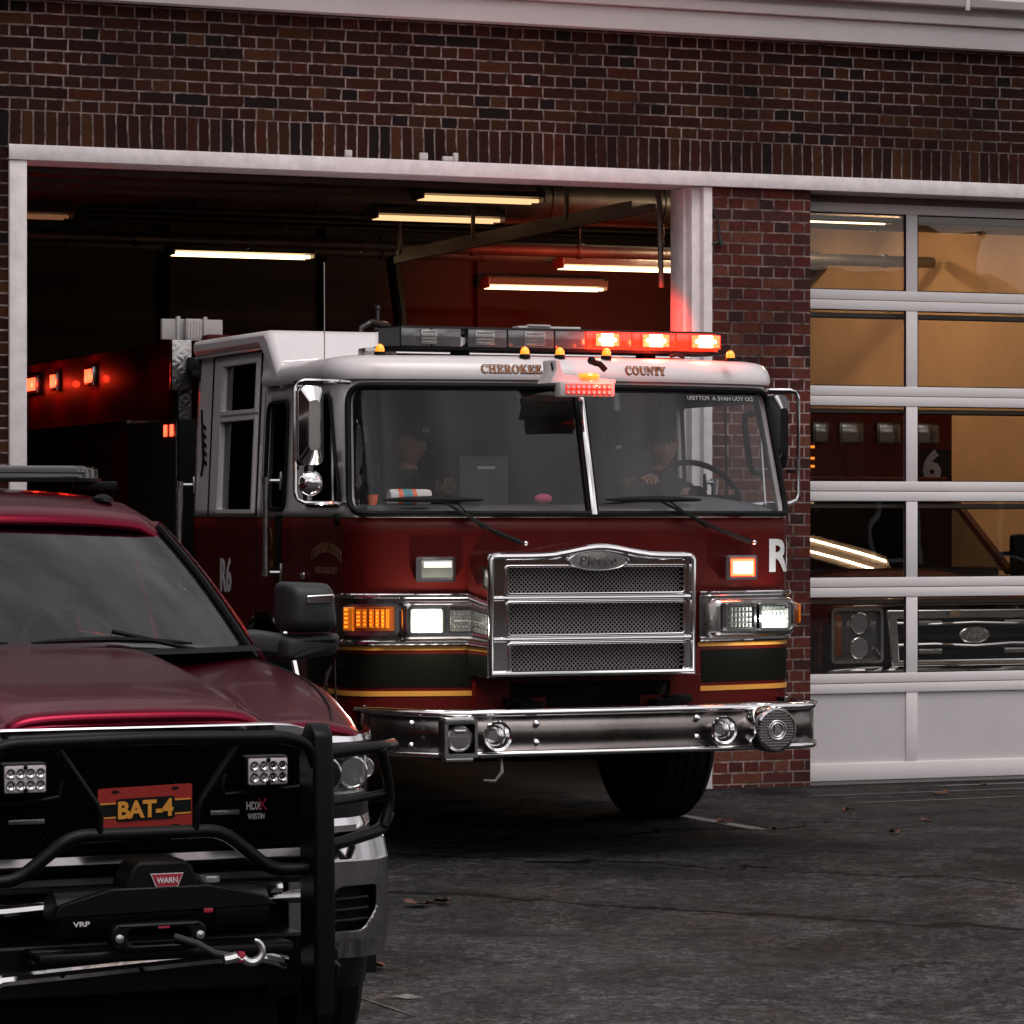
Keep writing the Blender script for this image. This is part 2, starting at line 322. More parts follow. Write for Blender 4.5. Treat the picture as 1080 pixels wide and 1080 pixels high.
# ------------------------------------------------------------------ geometry helpers
class B:
    def __init__(s): s.bm = bmesh.new(); s.mi = 0
    def face(s, vs, mi=None):
        try:
            f = s.bm.faces.new(vs); f.material_index = s.mi if mi is None else mi; return f
        except ValueError: return None
    def box(s, x0, x1, y0, y1, z0, z1, b=0.0, seg=2):
        bm = bmesh.new()
        v = [bm.verts.new((x, y, z)) for x in (x0, x1) for y in (y0, y1) for z in (z0, z1)]
        for q in ((0, 1, 3, 2), (4, 6, 7, 5), (0, 4, 5, 1), (2, 3, 7, 6), (0, 2, 6, 4), (1, 5, 7, 3)):
            bm.faces.new([v[i] for i in q])
        bmesh.ops.recalc_face_normals(bm, faces=bm.faces)
        if b: bmesh.ops.bevel(bm, geom=bm.edges[:] , offset=b, segments=seg, profile=.5, affect='EDGES')
        s.merge(bm); return s
    def merge(s, bm, mat=None):
        mp = {}
        for v in bm.verts: mp[v] = s.bm.verts.new(mat @ v.co if mat else v.co)
        for f in bm.faces:
            g = s.face([mp[v] for v in f.verts])
        bm.free()
    def add(s, other, mat=None):
        bm = other.bm; mp = {}
        for v in bm.verts: mp[v] = s.bm.verts.new(mat @ v.co if mat else v.co)
        for f in bm.faces: s.face([mp[v] for v in f.verts], f.material_index)
        return s
    def loft(s, rings, closed=True, cap0=False, cap1=False):
        vr = [[s.bm.verts.new(p) for p in r] for r in rings]
        n = len(vr[0])
        for a, c in zip(vr[:-1], vr[1:]):
            for i in range(n if closed else n - 1):
                j = (i + 1) % n
                s.face([a[i], a[j], c[j], c[i]])
        if cap0: s.face(list(reversed(vr[0])))
        if cap1: s.face(vr[-1])
        return s
    def tube(s, pts, r, seg=10, closed=False, caps=True, rad=None):
        pts = [Vector(p) for p in pts]; n = len(pts)
        rings = []; up = None
        for i, p in enumerate(pts):
            if closed: t = (pts[(i + 1) % n] - pts[i - 1])
            else: t = pts[min(i + 1, n - 1)] - pts[max(i - 1, 0)]
            t.normalize()
            if up is None:
                up = Vector((0, 0, 1)) if abs(t.z) < .9 else Vector((1, 0, 0))
            side = t.cross(up).normalized(); up = side.cross(t).normalized()
            rr = rad[i] if rad else r
            rings.append([p + (side * math.cos(a) + up * math.sin(a)) * rr for a in [2 * PI * k / seg for k in range(seg)]])
        if closed: rings.append(rings[0][:])
        s.loft(rings, True, caps and not closed, caps and not closed); return s
    def lathe(s, prof, c, axis=(0, -1, 0), seg=28):
        """prof: (radius, distance along axis)"""
        ax = Vector(axis).normalized(); up = Vector((0, 0, 1)) if abs(ax.z) < .9 else Vector((1, 0, 0))
        a1 = ax.cross(up).normalized(); a2 = a1.cross(ax)
        c = Vector(c)
        rings = [[c + ax * d + (a1 * math.cos(t) + a2 * math.sin(t)) * max(r, 1e-4) for t in [2 * PI * k / seg for k in range(seg)]] for r, d in prof]
        s.loft(rings, True, True, True); return s
    def cyl(s, p0, p1, r, seg=20, r2=None):
        p0, p1 = Vector(p0), Vector(p1)
        s.lathe([(r, 0), (r if r2 is None else r2, (p1 - p0).length)], p0, p1 - p0, seg); return s
    def sphere(s, c, r, sc=(1, 1, 1), u=16, v=10):
        bm = bmesh.new(); bmesh.ops.create_uvsphere(bm, u_segments=u, v_segments=v, radius=r)
        s.merge(bm, Matrix.Translation(c) @ Matrix.Diagonal((*sc, 1))); return s
    def sheet(s, outer, holes=(), step=.12, fn=None):
        """flat polygon with holes, filled with a grid and mapped into space by fn(a, b)"""
        pts = []; edges = []
        def loop(l):
            k = len(pts); n = 0; q = []
            for i, a in enumerate(l):
                c = l[(i + 1) % len(l)]; d = math.dist(a, c); m = max(1, int(d / step))
                for j in range(m): q.append((a[0] + (c[0] - a[0]) * j / m, a[1] + (c[1] - a[1]) * j / m))
            pts.extend(Vector(x) for x in q); n = len(q)
            edges.extend((k + i, k + (i + 1) % n) for i in range(n)); return q
        O = loop(outer); H = [loop(h) for h in holes]
        xs = [p[0] for p in O]; ys = [p[1] for p in O]
        def inside(p, l):
            r = False; j = len(l) - 1
            for i in range(len(l)):
                if (l[i][1] > p[1]) != (l[j][1] > p[1]) and p[0] < (l[j][0] - l[i][0]) * (p[1] - l[i][1]) / (l[j][1] - l[i][1]) + l[i][0]: r = not r
                j = i
            return r
        x = min(xs) + step / 2
        while x < max(xs):
            y = min(ys) + step / 2
            while y < max(ys):
                if inside((x, y), O) and not any(inside((x, y), h) for h in H): pts.append(Vector((x, y)))
                y += step
            x += step
        vo, eo, fo, *_ = geometry.delaunay_2d_cdt(pts, edges, [], 0, 1e-5)
        fn = fn or (lambda a, c: (a, 0, c))
        vs = [s.bm.verts.new(fn(p.x, p.y)) for p in vo]
        for f in fo:
            c = sum((vo[i] for i in f), Vector((0, 0))) / len(f)
            if inside(c, O) and not any(inside(c, h) for h in H): s.face([vs[i] for i in f])
        return s
    def prism(s, poly, a0, a1, axis='y', holes=()):
        """polygon (2D) pushed between a0 and a1 along an axis"""
        mk = {'y': lambda p, a: (p[0], a, p[1]), 'x': lambda p, a: (a, p[0], p[1]), 'z': lambda p, a: (p[0], p[1], a)}[axis]
        A = B(); A.sheet(poly, holes, 1e9, lambda u, v: mk((u, v), a0))
        A2 = B(); A2.sheet(poly, holes, 1e9, lambda u, v: mk((u, v), a1))
        s_mi = s.mi
        for q in (A, A2):
            for f in q.bm.faces: f.material_index = s_mi
            s.add(q)
        for l in [poly, *holes]:
            s.loft([[mk(p, a0) for p in l], [mk(p, a1) for p in l]])
        return s
    def warp(s, fn):
        for v in s.bm.verts: v.co = fn(*v.co)
        return s
    def mat(s, i): s.mi = i; return s

def rrect(x0, x1, y0, y1, r, n=5):
    out = []
    for cx, cy, a0 in ((x1 - r, y1 - r, 0), (x0 + r, y1 - r, 90), (x0 + r, y0 + r, 180), (x1 - r, y0 + r, 270)):
        for k in range(n + 1):
            a = R(a0 + 90 * k / n); out.append((cx + r * math.cos(a), cy + r * math.sin(a)))
    return out
def rpoly(pts, r, n=5):
    """rounded polygon"""
    out = []; N = len(pts)
    for i in range(N):
        p = Vector(pts[i]); a = Vector(pts[i - 1]) - p; c = Vector(pts[(i + 1) % N]) - p
        rr = min(r, a.length * .45, c.length * .45); a = p + a.normalized() * rr; c = p + c.normalized() * rr
        for k in range(n + 1):
            t = k / n; q = a * (1 - t) ** 2 + p * 2 * t * (1 - t) + c * t * t; out.append((q.x, q.y))
    return out

def thing(name, label, cat, loc=(0, 0, 0), rotz=0, group=None):
    o = bpy.data.objects.new(name, None); COL.objects.link(o)
    o.location = loc; o.rotation_euler = (0, 0, rotz); o['label'] = label; o['category'] = cat
    if group: o['group'] = group
    o.empty_display_size = .2
    return o
def obj(name, b, mats, parent=None, label=None, sharp=35, bevel=0, solid=0, solid_mat=0, kind=None, subsurf=0, dedupe=True, recalc=True):
    me = bpy.data.meshes.new(name)
    bm = b.bm
    if dedupe: bmesh.ops.remove_doubles(bm, verts=bm.verts, dist=1e-5)
    if recalc: bmesh.ops.recalc_face_normals(bm, faces=bm.faces)
    bm.to_mesh(me); bm.free()
    for m in (mats if isinstance(mats, (list, tuple)) else [mats]): me.materials.append(M[m] if isinstance(m, str) else m)
    me.shade_smooth()
    me.set_sharp_from_angle(angle=R(sharp))
    o = bpy.data.objects.new(name, me); COL.objects.link(o)
    if parent: o.parent = parent
    if label: o['label'] = label
    if kind: o['kind'] = kind
    if solid:
        md = o.modifiers.new('Thickness', 'SOLIDIFY'); md.thickness = solid; md.offset = -1; md.material_offset = solid_mat; md.material_offset_rim = 0
    if bevel:
        md = o.modifiers.new('Bevel', 'BEVEL'); md.width = bevel; md.segments = 2; md.limit_method = 'ANGLE'; md.angle_limit = R(40)
    if subsurf:
        md = o.modifiers.new('Subdivision', 'SUBSURF'); md.levels = subsurf; md.render_levels = subsurf
    return o
def tag(o, label, cat, group=None):
    o['label'] = label; o['category'] = cat
    if group: o['group'] = group
    return o
def copy_tree(o, parent=None):
    c = o.copy(); COL.objects.link(c); c.parent = parent
    for ch in o.children: copy_tree(ch, c)
    return c

def text_mesh(body, w, h, ext=.002, bold=0.0, spacing=1.0, shear=0.0):
    """letters as a mesh in the x-z plane, centred, w x h, front face towards -y"""
    cu = bpy.data.curves.new('letters', 'FONT'); cu.body = body; cu.offset = bold; cu.space_character = spacing; cu.shear = shear
    cu.resolution_u = 3
    o = bpy.data.objects.new('letters', cu); COL.objects.link(o)
    dg = bpy.context.evaluated_depsgraph_get(); dg.update()
    me = bpy.data.meshes.new_from_object(o.evaluated_get(dg))
    xs = [v.co.x for v in me.vertices]; ys = [v.co.y for v in me.vertices]
    x0, x1, y0, y1 = min(xs), max(xs), min(ys), max(ys)
    b = B(); b.bm.from_mesh(me)
    for v in b.bm.verts:
        v.co = ((v.co.x - (x0 + x1) / 2) / (x1 - x0) * w, 0, (v.co.y - (y0 + y1) / 2) / (y1 - y0) * h)
    if ext:
        fs = b.bm.faces[:]
        ret = bmesh.ops.extrude_face_region(b.bm, geom=fs)
        for e in ret['geom']:
            if isinstance(e, bmesh.types.BMVert): e.co.y -= ext
    bpy.data.objects.remove(o); bpy.data.curves.remove(cu); bpy.data.meshes.remove(me)
    return b
# ------------------------------------------------------------------ ground
def gz(y):
    return 0.0 if y > -4 else max(-.30, (y + 4) * .0275)
b = B()
ys = [-0.02, -1, -2, -3, -4, -5, -6, -7, -8, -9, -10, -12, -14.9, -15.2, -18, -25, -40, -80, -160, -400]
xs = [-400, -150, -60, -30, -15, -10, -6, -3, 0, 3, 6, 10, 15, 30, 60, 150, 400]
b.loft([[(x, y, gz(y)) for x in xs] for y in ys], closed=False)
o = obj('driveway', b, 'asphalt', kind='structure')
b = B(); b.box(-4.9, 7.0, -.02, 12.5, -.2, .012)
obj('floor', b, 'floor', kind='structure')
b = B(); b.box(-400, 400, 13, 400, -.4, -.05)
obj('ground', b, 'asphalt', kind='structure')

def paint_patch(name, cx, cy, lx, ly, rot, mat, n=14, seed=1):
    rnd = random.Random(seed); b = B(); pts = []
    for i in range(n):
        t = 2 * PI * i / n; k = 1 / max(abs(math.cos(t)), abs(math.sin(t)))
        k *= rnd.uniform(.62, 1.0) if n > 20 and lx < 1 and ly < 1 else rnd.uniform(.8, 1.0)
        x, y = math.cos(t) * k * lx / 2, math.sin(t) * k * ly / 2
        X, Y = cx + x * math.cos(rot) - y * math.sin(rot), cy + x * math.sin(rot) + y * math.cos(rot)
        pts.append((X, Y, gz(Y) + .004))
    b.face([b.bm.verts.new(p) for p in pts])
    return obj(name, b, mat, kind='structure')
M['worn_paint'] = P('worn_road_paint', (.17, .165, .16), .8, var=.45, vscale=14)
M['worn_paint2'] = P('faded_road_paint', (.085, .080, .078), .8, var=.5, vscale=9)
paint_patch('road_marking', .45, -2.05, .10, 1.05, R(3), 'worn_paint', 22, 3)
paint_patch('road_marking', -3.33, -7.35, .10, .11, .5, 'worn_paint', 26, 5)
paint_patch('road_marking', 2.9, -.62, 2.6, .05, R(2), 'worn_paint2', 60, 8)
paint_patch('road_marking', 2.6, -1.15, 1.9, .05, R(4), 'worn_paint2', 60, 9)
paint_patch('road_marking', 3.6, -.22, 1.6, .06, R(1), 'worn_paint', 60, 19)
paint_patch('road_marking', -3.55, -7.0, .02, 1.6, R(8), 'worn_paint2', 40, 12)

# fallen leaves, each a curled little blade
def leaf_mesh(s, rnd):
    b = B(); pts = []
    N = 11
    for i in range(N):
        t = 2 * PI * i / N; r = s * (.55 + .45 * abs(math.cos(2.5 * t))) * rnd.uniform(.8, 1.1)
        pts.append((r * math.cos(t), r * .75 * math.sin(t), rnd.uniform(.002, .03)))
    c = b.bm.verts.new((0, 0, .008)); vs = [b.bm.verts.new(p) for p in pts]
    for i in range(N): b.face([c, vs[i], vs[(i + 1) % N]])
    return b
rnd = random.Random(4)
leaf_spots = [(.46, -2.1, .07, 'curled brown leaf by the worn white line near the front tyre'),
              (.50, -2.65, .045, 'small dark leaf at the near end of the worn white line'),
              (1.59, -2.39, .06, 'dark leaf alone on the open asphalt right of the brick pillar'),
              (1.45, -1.68, .05, 'thin dry leaf on the asphalt just in front of the brick pillar'),
              (2.55, -.80, .075, 'largest reddish leaf close to the white garage door'),
              (1.05, -3.02, .04, 'tiny leaf on the dark asphalt nearest the camera side of the engine'),
              (-2.45, -5.06, .085, 'rusty brown leaf clump lying on the crack beside the pickup bumper'),
              (-2.32, -5.02, .06, 'small rusty leaf touching the larger clump on the crack'),
              (-3.22, -6.66, .06, 'brown leaf on the asphalt next to the pickup tyre'),
              (3.1, -.35, .04, 'small dry leaf against the foot of the garage door')]
for x, y, s, lab in leaf_spots:
    o = obj('fallen_leaf', leaf_mesh(s, rnd), 'leaf'); o.location = (x, y, gz(y) + .003); o.rotation_euler = (0, 0, rnd.uniform(0, 6))
    tag(o, lab, 'leaf', 'fallen leaves on the driveway')

# ------------------------------------------------------------------ fire station
ST = thing('fire_station', 'dark red brick fire station front with white steel lintel and cornice', 'building', (0, 0, 0))
LT, LB = 3.905, 3.815      # lintel top and bottom
b = B()
def wallquad(x0, x1, z0, z1, mi, y=0.0):
    b.mat(mi); b.face([b.bm.verts.new(p) for p in ((x0, y, z0), (x1, y, z0), (x1, y, z1), (x0, y, z1))])
wallquad(-9, -3.165, 0, 3.905, 0); wallquad(-9, 9.5, 4.108, 6.2, 0); wallquad(6.42, 9.5, 0, 3.905, 0)
wallquad(-9, 9.5, 3.905, 4.108, 1)
b.mat(0); b.loft([[(x, y, z) for x, y in ((-9, 0), (-9, .35), (9.5, .35), (9.5, 0))] for z in (6.2, 6.2001)], True, False, True)
for x0, x1, z0, z1 in ((-9, -3.165, 0, 3.905), (-9, 9.5, 3.905, 6.2), (6.42, 9.5, 0, 3.905)):
    b.mat(2); b.face([b.bm.verts.new(p) for p in ((x0, .34, z0), (x1, .34, z0), (x1, .34, z1), (x0, .34, z1))])
for x in (-9, 9.5): b.mat(3); b.face([b.bm.verts.new(p) for p in ((x, 0, 0), (x, .34, 0), (x, .34, 6.2), (x, 0, 6.2))])
b.mat(3); b.face([b.bm.verts.new(p) for p in ((6.42, 0, 0), (6.42, .34, 0), (6.42, .34, 3.905), (6.42, 0, 3.905))])
b.face([b.bm.verts.new(p) for p in ((-3.165, 0, 0), (-3.165, .34, 0), (-3.165, .34, 3.905), (-3.165, 0, 3.905))])
obj('brick_wall', b, ['brick', 'soldier', 'back_wall', 'brick_side'], ST, recalc=False)
# pillar between the bays
b = B(); b.mat(0)
for y, mi in ((0.0, 0),):
    wallquad(1.35, 2.045, -.03, LB, 0)
b.mat(1)
b.face([b.bm.verts.new(p) for p in ((2.045, 0, -.03), (2.045, .34, -.03), (2.045, .34, LB), (2.045, 0, LB))])
b.face([b.bm.verts.new(p) for p in ((1.35, 0, -.03), (1.35, .34, -.03), (1.35, .34, LB), (1.35, 0, LB))])
b.mat(2); b.face([b.bm.verts.new(p) for p in ((1.35, .34, -.03), (2.045, .34, -.03), (2.045, .34, LB), (1.35, .34, LB))])
M['brick_pillar'] = brick('pillar_brickwork', ('X', 'Z'), pal=[(.035, .016, .015), (.085, .020, .016), (.055, .014, .012), (.10, .028, .02), (.042, .018, .017), (.11, .026, .019), (.07, .018, .014), (.12, .042, .028)], mortar=(.22, .16, .15))  # redder, brighter bricks: the red lamp's light is put into the colour
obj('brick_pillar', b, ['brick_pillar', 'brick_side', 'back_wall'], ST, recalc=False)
# steel lintel channel over both bays: web and flanges
b = B()
b.box(-3.17, 6.47, -.045, -.030, LB, LT, .003)
b.box(-3.17, 6.47, -.030, .30, LB + .001, LB + .013, 0)
b.box(-3.17, 6.47, -.030, -.002, LT - .014, LT - .001, 0)
obj('steel_lintel', b, 'white_steel', ST)
rnd = random.Random(3)
# stubs of old sign brackets above the lintel
for x in (-1.10, -.62, -.47, -.40):
    b = B(); b.box(x, x + rnd.uniform(.03, .09), -.03, -.002, LT + .004, LT + .03 + rnd.uniform(0, .03), .004)
    obj('bracket_stub', b, 'white_plastic', ST)
def jamb(x0, x1, name='door_jamb'):
    b = B(); b.box(x0, x1, -.035, .02, -.02, LB - .002, .003); b.box(x0 + .005, x1 - .03, .02, .30, -.02, LB - .002, .003)
    obj(name, b, 'white_steel', ST)
jamb(-3.165, -3.062)
b = B(); b.box(1.222, 1.285, .02, .30, 0, LB - .002, .003); b.box(1.288, 1.347, -.02, .30, 0, LB - .002, .004); b.box(1.200, 1.221, .10, .30, 0, LB - .002, .002)
obj('door_jamb', b, 'white_steel', ST)
b = B(); b.box(6.30, 6.415, -.02, .3, 0, LB - .002, .003); obj('door_jamb', b, 'white_steel', ST)
# cornice
b = B(); b.box(-9.1, 9.6, -.10, -.002, 4.765, 4.905, .004); b.box(-9.1, 9.6, -.15, -.002, 4.908, 4.968, .006)
b.box(-9.1, 9.6, -.11, -.002, 4.97, 5.03)
obj('cornice', b, 'white_trim', ST)
b = B()
for x0, x1 in ((-9.2, -4.9), (-4.898, -.7), (-.698, 3.05), (3.052, 7.3), (7.302, 9.7)):
    prof = [(-.13, 5.02), (-.24, 5.015), (-.26, 5.06), (-.25, 5.10), (-.29, 5.17), (-.29, 5.19), (-.13, 5.19)]
    b.loft([[(x0, y, z) for y, z in prof], [(x1, y, z) for y, z in prof]], True, True, True)
b.box(3.03, 3.06, -.262, -.245, 4.985, 5.10, .003)
obj('gutter', b, 'white_trim', ST)
b = B(); b.prism([(-.2, 5.19), (6.5, 7.6), (13.2, 5.3), (13.2, 5.2), (6.5, 7.5), (-.2, 5.12)], -9.2, 9.7, 'x')
obj('roof', b, 'dark', ST)
# interior shell
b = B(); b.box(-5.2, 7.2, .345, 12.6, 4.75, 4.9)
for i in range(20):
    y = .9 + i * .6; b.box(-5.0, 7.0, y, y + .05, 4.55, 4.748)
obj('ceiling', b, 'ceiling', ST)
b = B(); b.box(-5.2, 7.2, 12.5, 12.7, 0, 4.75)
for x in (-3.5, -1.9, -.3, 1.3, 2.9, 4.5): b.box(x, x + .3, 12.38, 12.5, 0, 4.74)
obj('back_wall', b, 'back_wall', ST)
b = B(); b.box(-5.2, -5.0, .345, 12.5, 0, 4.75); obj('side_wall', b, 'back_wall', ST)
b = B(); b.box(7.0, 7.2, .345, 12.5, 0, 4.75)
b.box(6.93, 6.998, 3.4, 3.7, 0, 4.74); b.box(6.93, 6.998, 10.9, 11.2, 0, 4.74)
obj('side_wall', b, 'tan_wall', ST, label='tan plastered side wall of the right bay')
# conduit on the pillar
b = B(); b.tube([(1.36, -.012, 3.66), (1.385, -.02, 3.60), (1.40, -.02, 3.48), (1.372, -.02, 3.46), (1.345, -.02, 3.455)], .007, 6); b.tube([(1.40, -.02, 3.50), (1.405, -.03, 3.44)], .014, 8)
obj('wire_loop', b, 'wire', ST)

# ---- sectional garage door: root per door, sections as parts, panes as sub-parts
def door_section(parent, x0, x1, z0, z1, solid, tf=None):
    """one hinged section: rails, stiles and panes; tf places it"""
    tf = tf or (lambda x, y, z: (x, y, z))
    b = B(); rail = .064; sw = .084
    mull = [2.90, 3.88, 4.86, 5.84]; mull = [m for m in mull if x0 + .2 < m < x1 - .1]
    mull = [m if parent is not OV else m - 5.15 for m in mull] if False else mull
    t = .045
    b.box(x0, x1, 0, t, z0 + .002, z0 + (.115 if solid else rail), .004); b.box(x0, x1, 0, t, z1 - rail, z1 - .002, .004)
    cuts = [x0 - sw / 2 + .05] + mull + [x1 + sw / 2 - .05]
    zb = z0 + (.115 if solid else rail)
    for c in cuts: b.box(c - sw / 2, c + sw / 2, .004, t - .002, zb, z1 - rail, .003)
    for v in b.bm.verts: v.co = tf(*v.co)
    sec = obj('door_section', b, 'door_paint' if parent is GD else 'old_door_paint', parent)
    for c0, c1 in zip(cuts[:-1], cuts[1:]):
        g = B(); a0, a1 = c0 + sw / 2, c1 - sw / 2
        if solid:
            g.box(a0, a1, .018, .03, zb, z1 - rail)
            for v in g.bm.verts: v.co = tf(*v.co)
            obj('panel', g, 'panel_paint', sec)
        else:
            n = 4
            g.loft([[(a0 + (a1 - a0) * i / n, .022, zz) for i in range(n + 1)] for zz in (zb, z1 - rail)], closed=False)
            for v in g.bm.verts: v.co = tf(*v.co)
            obj('pane', g, 'glass_door', sec)
            s = B(); s.box(a0, a1, .006, .02, zb, zb + .006); s.box(a0, a1, .006, .02, z1 - rail - .006, z1 - rail); s.box(a0, a0 + .006, .006, .02, zb, z1 - rail); s.box(a1 - .006, a1, .006, .02, zb, z1 - rail)
            for v in s.bm.verts: v.co = tf(*v.co)
            obj('gasket', s, 'rubber', sec)
    if not solid:
        s = B(); s.box(x0, x1, .062, .10, z1 - rail - .052, z1 - rail - .044); s.box(x0, x1, .062, .066, z1 - rail - .052, z1 - rail - .018)
        for v in s.bm.verts: v.co = tf(*v.co)
        obj('strut', s, 'fixture', sec)
    return sec
M['old_door_paint'] = P('grimy_door_paint', (.14, .12, .11), .7, var=.3, vscale=2)  # the bay's dimness is put into the colour of the open door
GD = thing('garage_door', 'closed white sectional garage door with glass panes right of the pillar', 'garage door', (0, 0, 0))
OV = thing('overhead_door', 'open glazed garage door rolled up under the ceiling above the engine', 'garage door', (0, 0, 0))
Zj = [.012, .645, 1.27, 1.895, 2.515, 3.14, 3.77]
for i in range(6):
    door_section(GD, 2.06, 6.29, Zj[i], Zj[i + 1], i == 0, lambda x, y, z: (x, y + .225, z))
b = B(); b.box(2.05, 6.3, .24, .29, 3.70, 3.812, .003); obj('header_board', b, 'fixture', ST)
b = B()
b.box(2.06, 6.29, .235, .262, .001, .013); obj('bottom_seal', b, 'rubber', GD)
for i in range(5):
    door_section(OV, 2.06, 6.29, 0.0, .62, False, (lambda i: lambda x, y, z: (x - 5.12, .75 + i * .63 + z, 4.12 - y - .02))(i))
b = B()
for x in (-3.03, 1.19):
    b.box(x - .02, x + .02, .55, 5.5, 3.70, 3.75)
    b.box(x - .004, x + .004, .9, 5.5, 3.75, 3.80); b.tube([(x, .42, 3.2), (x, .45, 3.75), (x, .62, 4.0), (x, .9, 4.08), (x, 4.2, 4.08)], .018, 6)
for y in (2.0, 3.8, 5.4):
    for x in (-3.03, 1.19): b.box(x - .012, x + .012, y, y + .03, 3.75, 4.56)
obj('door_track', b, 'fixture', OV)
b = B(); b.box(-.98, -.90, .6, 5.3, 4.18, 4.23); b.box(-1.1, -.78, 4.9, 5.4, 4.1, 4.3, .02)
obj('door_opener', b, 'fixture', OV)

M['duct'] = P('galvanised_duct', (.22, .21, .2), .45, metal=.8, var=.3, vscale=3)
for y, z, r_, x0, x1 in ((5.6, 4.25, .16, -4.8, 6.9), (7.3, 3.98, .05, -4.8, 6.9), (9.6, 4.15, .09, -4.8, 6.9)):
    b = B(); b.cyl((x0, y, z), (x1, y, z), r_, 18)
    for k in range(12):
        x = x0 + (x1 - x0) * (k + .5) / 12; b.cyl((x - .02, y, z), (x + .02, y, z), r_ + .012, 18)
    obj('ceiling_duct', b, 'duct', ST)
for x in (-2.2, 2.6, 5.9):
    b = B(); b.tube([(x, 9.6, 4.1), (x + .05, 9.5, 3.5), (x - .1, 9.3, 2.9), (x + .1, 9.1, 2.3), (x + .4, 9.0, 2.1)], .06, 10); obj('exhaust_hose', b, 'rubber', ST)
# ---- fluorescent fixtures
def fixture(x, y, z, L, tube, lab, tubes=2, rot=0):
    t = thing('ceiling_light', lab, 'ceiling light', (x, y, z), rot, 'fluorescent ceiling lights in the station')
    b = B(); b.prism([(-.14, .0), (.14, 0), (.10, .05), (.05, .085), (-.05, .085), (-.10, .05)], -L / 2, L / 2, 'x')
    for v in b.bm.verts: pass
    b.box(-L / 2 - .012, -L / 2, -.13, .13, -.035, .06, .003); b.box(L / 2, L / 2 + .012, -.13, .13, -.035, .06, .003)
    obj('housing', b, 'fixture', t)
    for k in range(tubes):
        q = B(); yy = -.07 + .14 * k; q.cyl((-L / 2 + .02, yy, -.022), (L / 2 - .02, yy, -.022), .014, 10)
        obj('tube', q, tube, t)
    for xx in (-L / 3, L / 3):
        r = B(); r.cyl((xx, 0, .08), (xx, 0, 4.56 - z), .004, 6); obj('hanger', r, 'wire', t)
fixture(.72, 8.1, 3.95, 1.22, 'tube', 'bright twin tube light alone at the left above the white floodlight board')
fixture(4.36, 8.4, 3.95, 1.22, 'tube', 'bright twin tube light nearest the right jamb above the lightbar')
fixture(4.70, 11.1, 3.95, 1.22, 'tube', 'bright tube light lowest and farthest back above the lightbar')
fixture(1.10, 4.35, 3.97, 1.0, 'tube_mid', 'dim amber tube light just below the lintel above the white roof')
fixture(.90, 2.95, 3.99, 0.9, 'tube_mid', 'faint tube light tucked highest against the lintel')
fixture(4.05, 3.55, 3.99, .9, 'tube', 'lit tube light seen through the top left pane of the closed door')
fixture(4.75, 3.1, 4.36, 1.22, 'tube_hot', 'bright tube light close behind the closed door over the rescue truck windshield')
fixture(5.3, 6.3, 4.46, 1.22, 'tube_hot', 'tube light hanging over the rescue truck behind the closed door')  # this and the next: strong tubes added out of view for the tan wall
fixture(5.3, 8.6, 4.48, 1.22, 'tube_hot', 'tube light behind the rescue truck near the tan wall')
fixture(-2.0, 5.2, 3.97, 1.0, 'tube_dim', 'unlit looking tube light in the dark upper left of the open bay')
fixture(-1.8, 8.6, 3.97, 1.0, 'tube_dim', 'dull tube light far back in the dark left of the open bay')
# ------------------------------------------------------------------ fire engine (frame: x across, 0 = centre line; y = world y; z up)
EX = -.81
def profile():
    pts = []; x0, a = 1.13, .17
    for i in range(41):
        x = x0 * i / 40; pts.append((x, -3.2 + a * (x / x0) ** 2))
    sl = math.atan(2 * a / x0); Rr = (1.27 - x0) / (1 - math.sin(sl))
    cx = x0 - Rr * math.sin(sl); cy = pts[-1][1] + Rr * math.cos(sl)
    for i in range(1, 13):
        t = sl + (PI / 2 - sl) * i / 12; pts.append((cx + Rr * math.sin(t), cy - Rr * math.cos(t)))
    cum = [0]
    for i in range(1, len(pts)): cum.append(cum[-1] + math.dist(pts[i], pts[i - 1]))
    return pts, cum
PRF, CUM = profile(); PL = CUM[-1]; PY0 = PRF[-1][1]
def pside(y): return PL + (y - PY0)            # side position -> parameter
def cab(p, z, off=0.0):
    s = 1 if p >= 0 else -1; q = abs(p)
    if q >= PL: x, y, nx, ny = 1.27, PY0 + q - PL, 1, 0
    else:
        i = 1
        while CUM[i] < q: i += 1
        t = (q - CUM[i - 1]) / (CUM[i] - CUM[i - 1]); a, c = PRF[i - 1], PRF[i]
        x = a[0] + (c[0] - a[0]) * t; y = a[1] + (c[1] - a[1]) * t
        dx, dy = c[0] - a[0], c[1] - a[1]; l = math.hypot(dx, dy); nx, ny = dy / l, -dx / l
    x += nx * off; y += ny * off
    k = max(0, z - 1.74); w = min(1, max(0, (-2.3 - y) / .5))
    y += .30 * k * w; x *= 1 - .035 * k
    return Vector((s * x, y, z))
def cabw(x, y, z): return cab(x, z, -y)         # warp: (p, depth inwards, z)

FE = thing('fire_engine', 'red and white fire engine leaving the open bay, lightbar and headlights lit', 'fire engine', (EX, 0, 0))
YR = -.12                                        # rear of the cab
PR_ = pside(YR)
def arch(c, z, r, n=14, y0=.62):
    """wheel arch points along a side, from rear to front"""
    out = []
    for k in range(n + 1):
        t = PI * k / n; out.append((c + r * math.cos(t), max(y0, z + r * math.sin(t))))
    return out
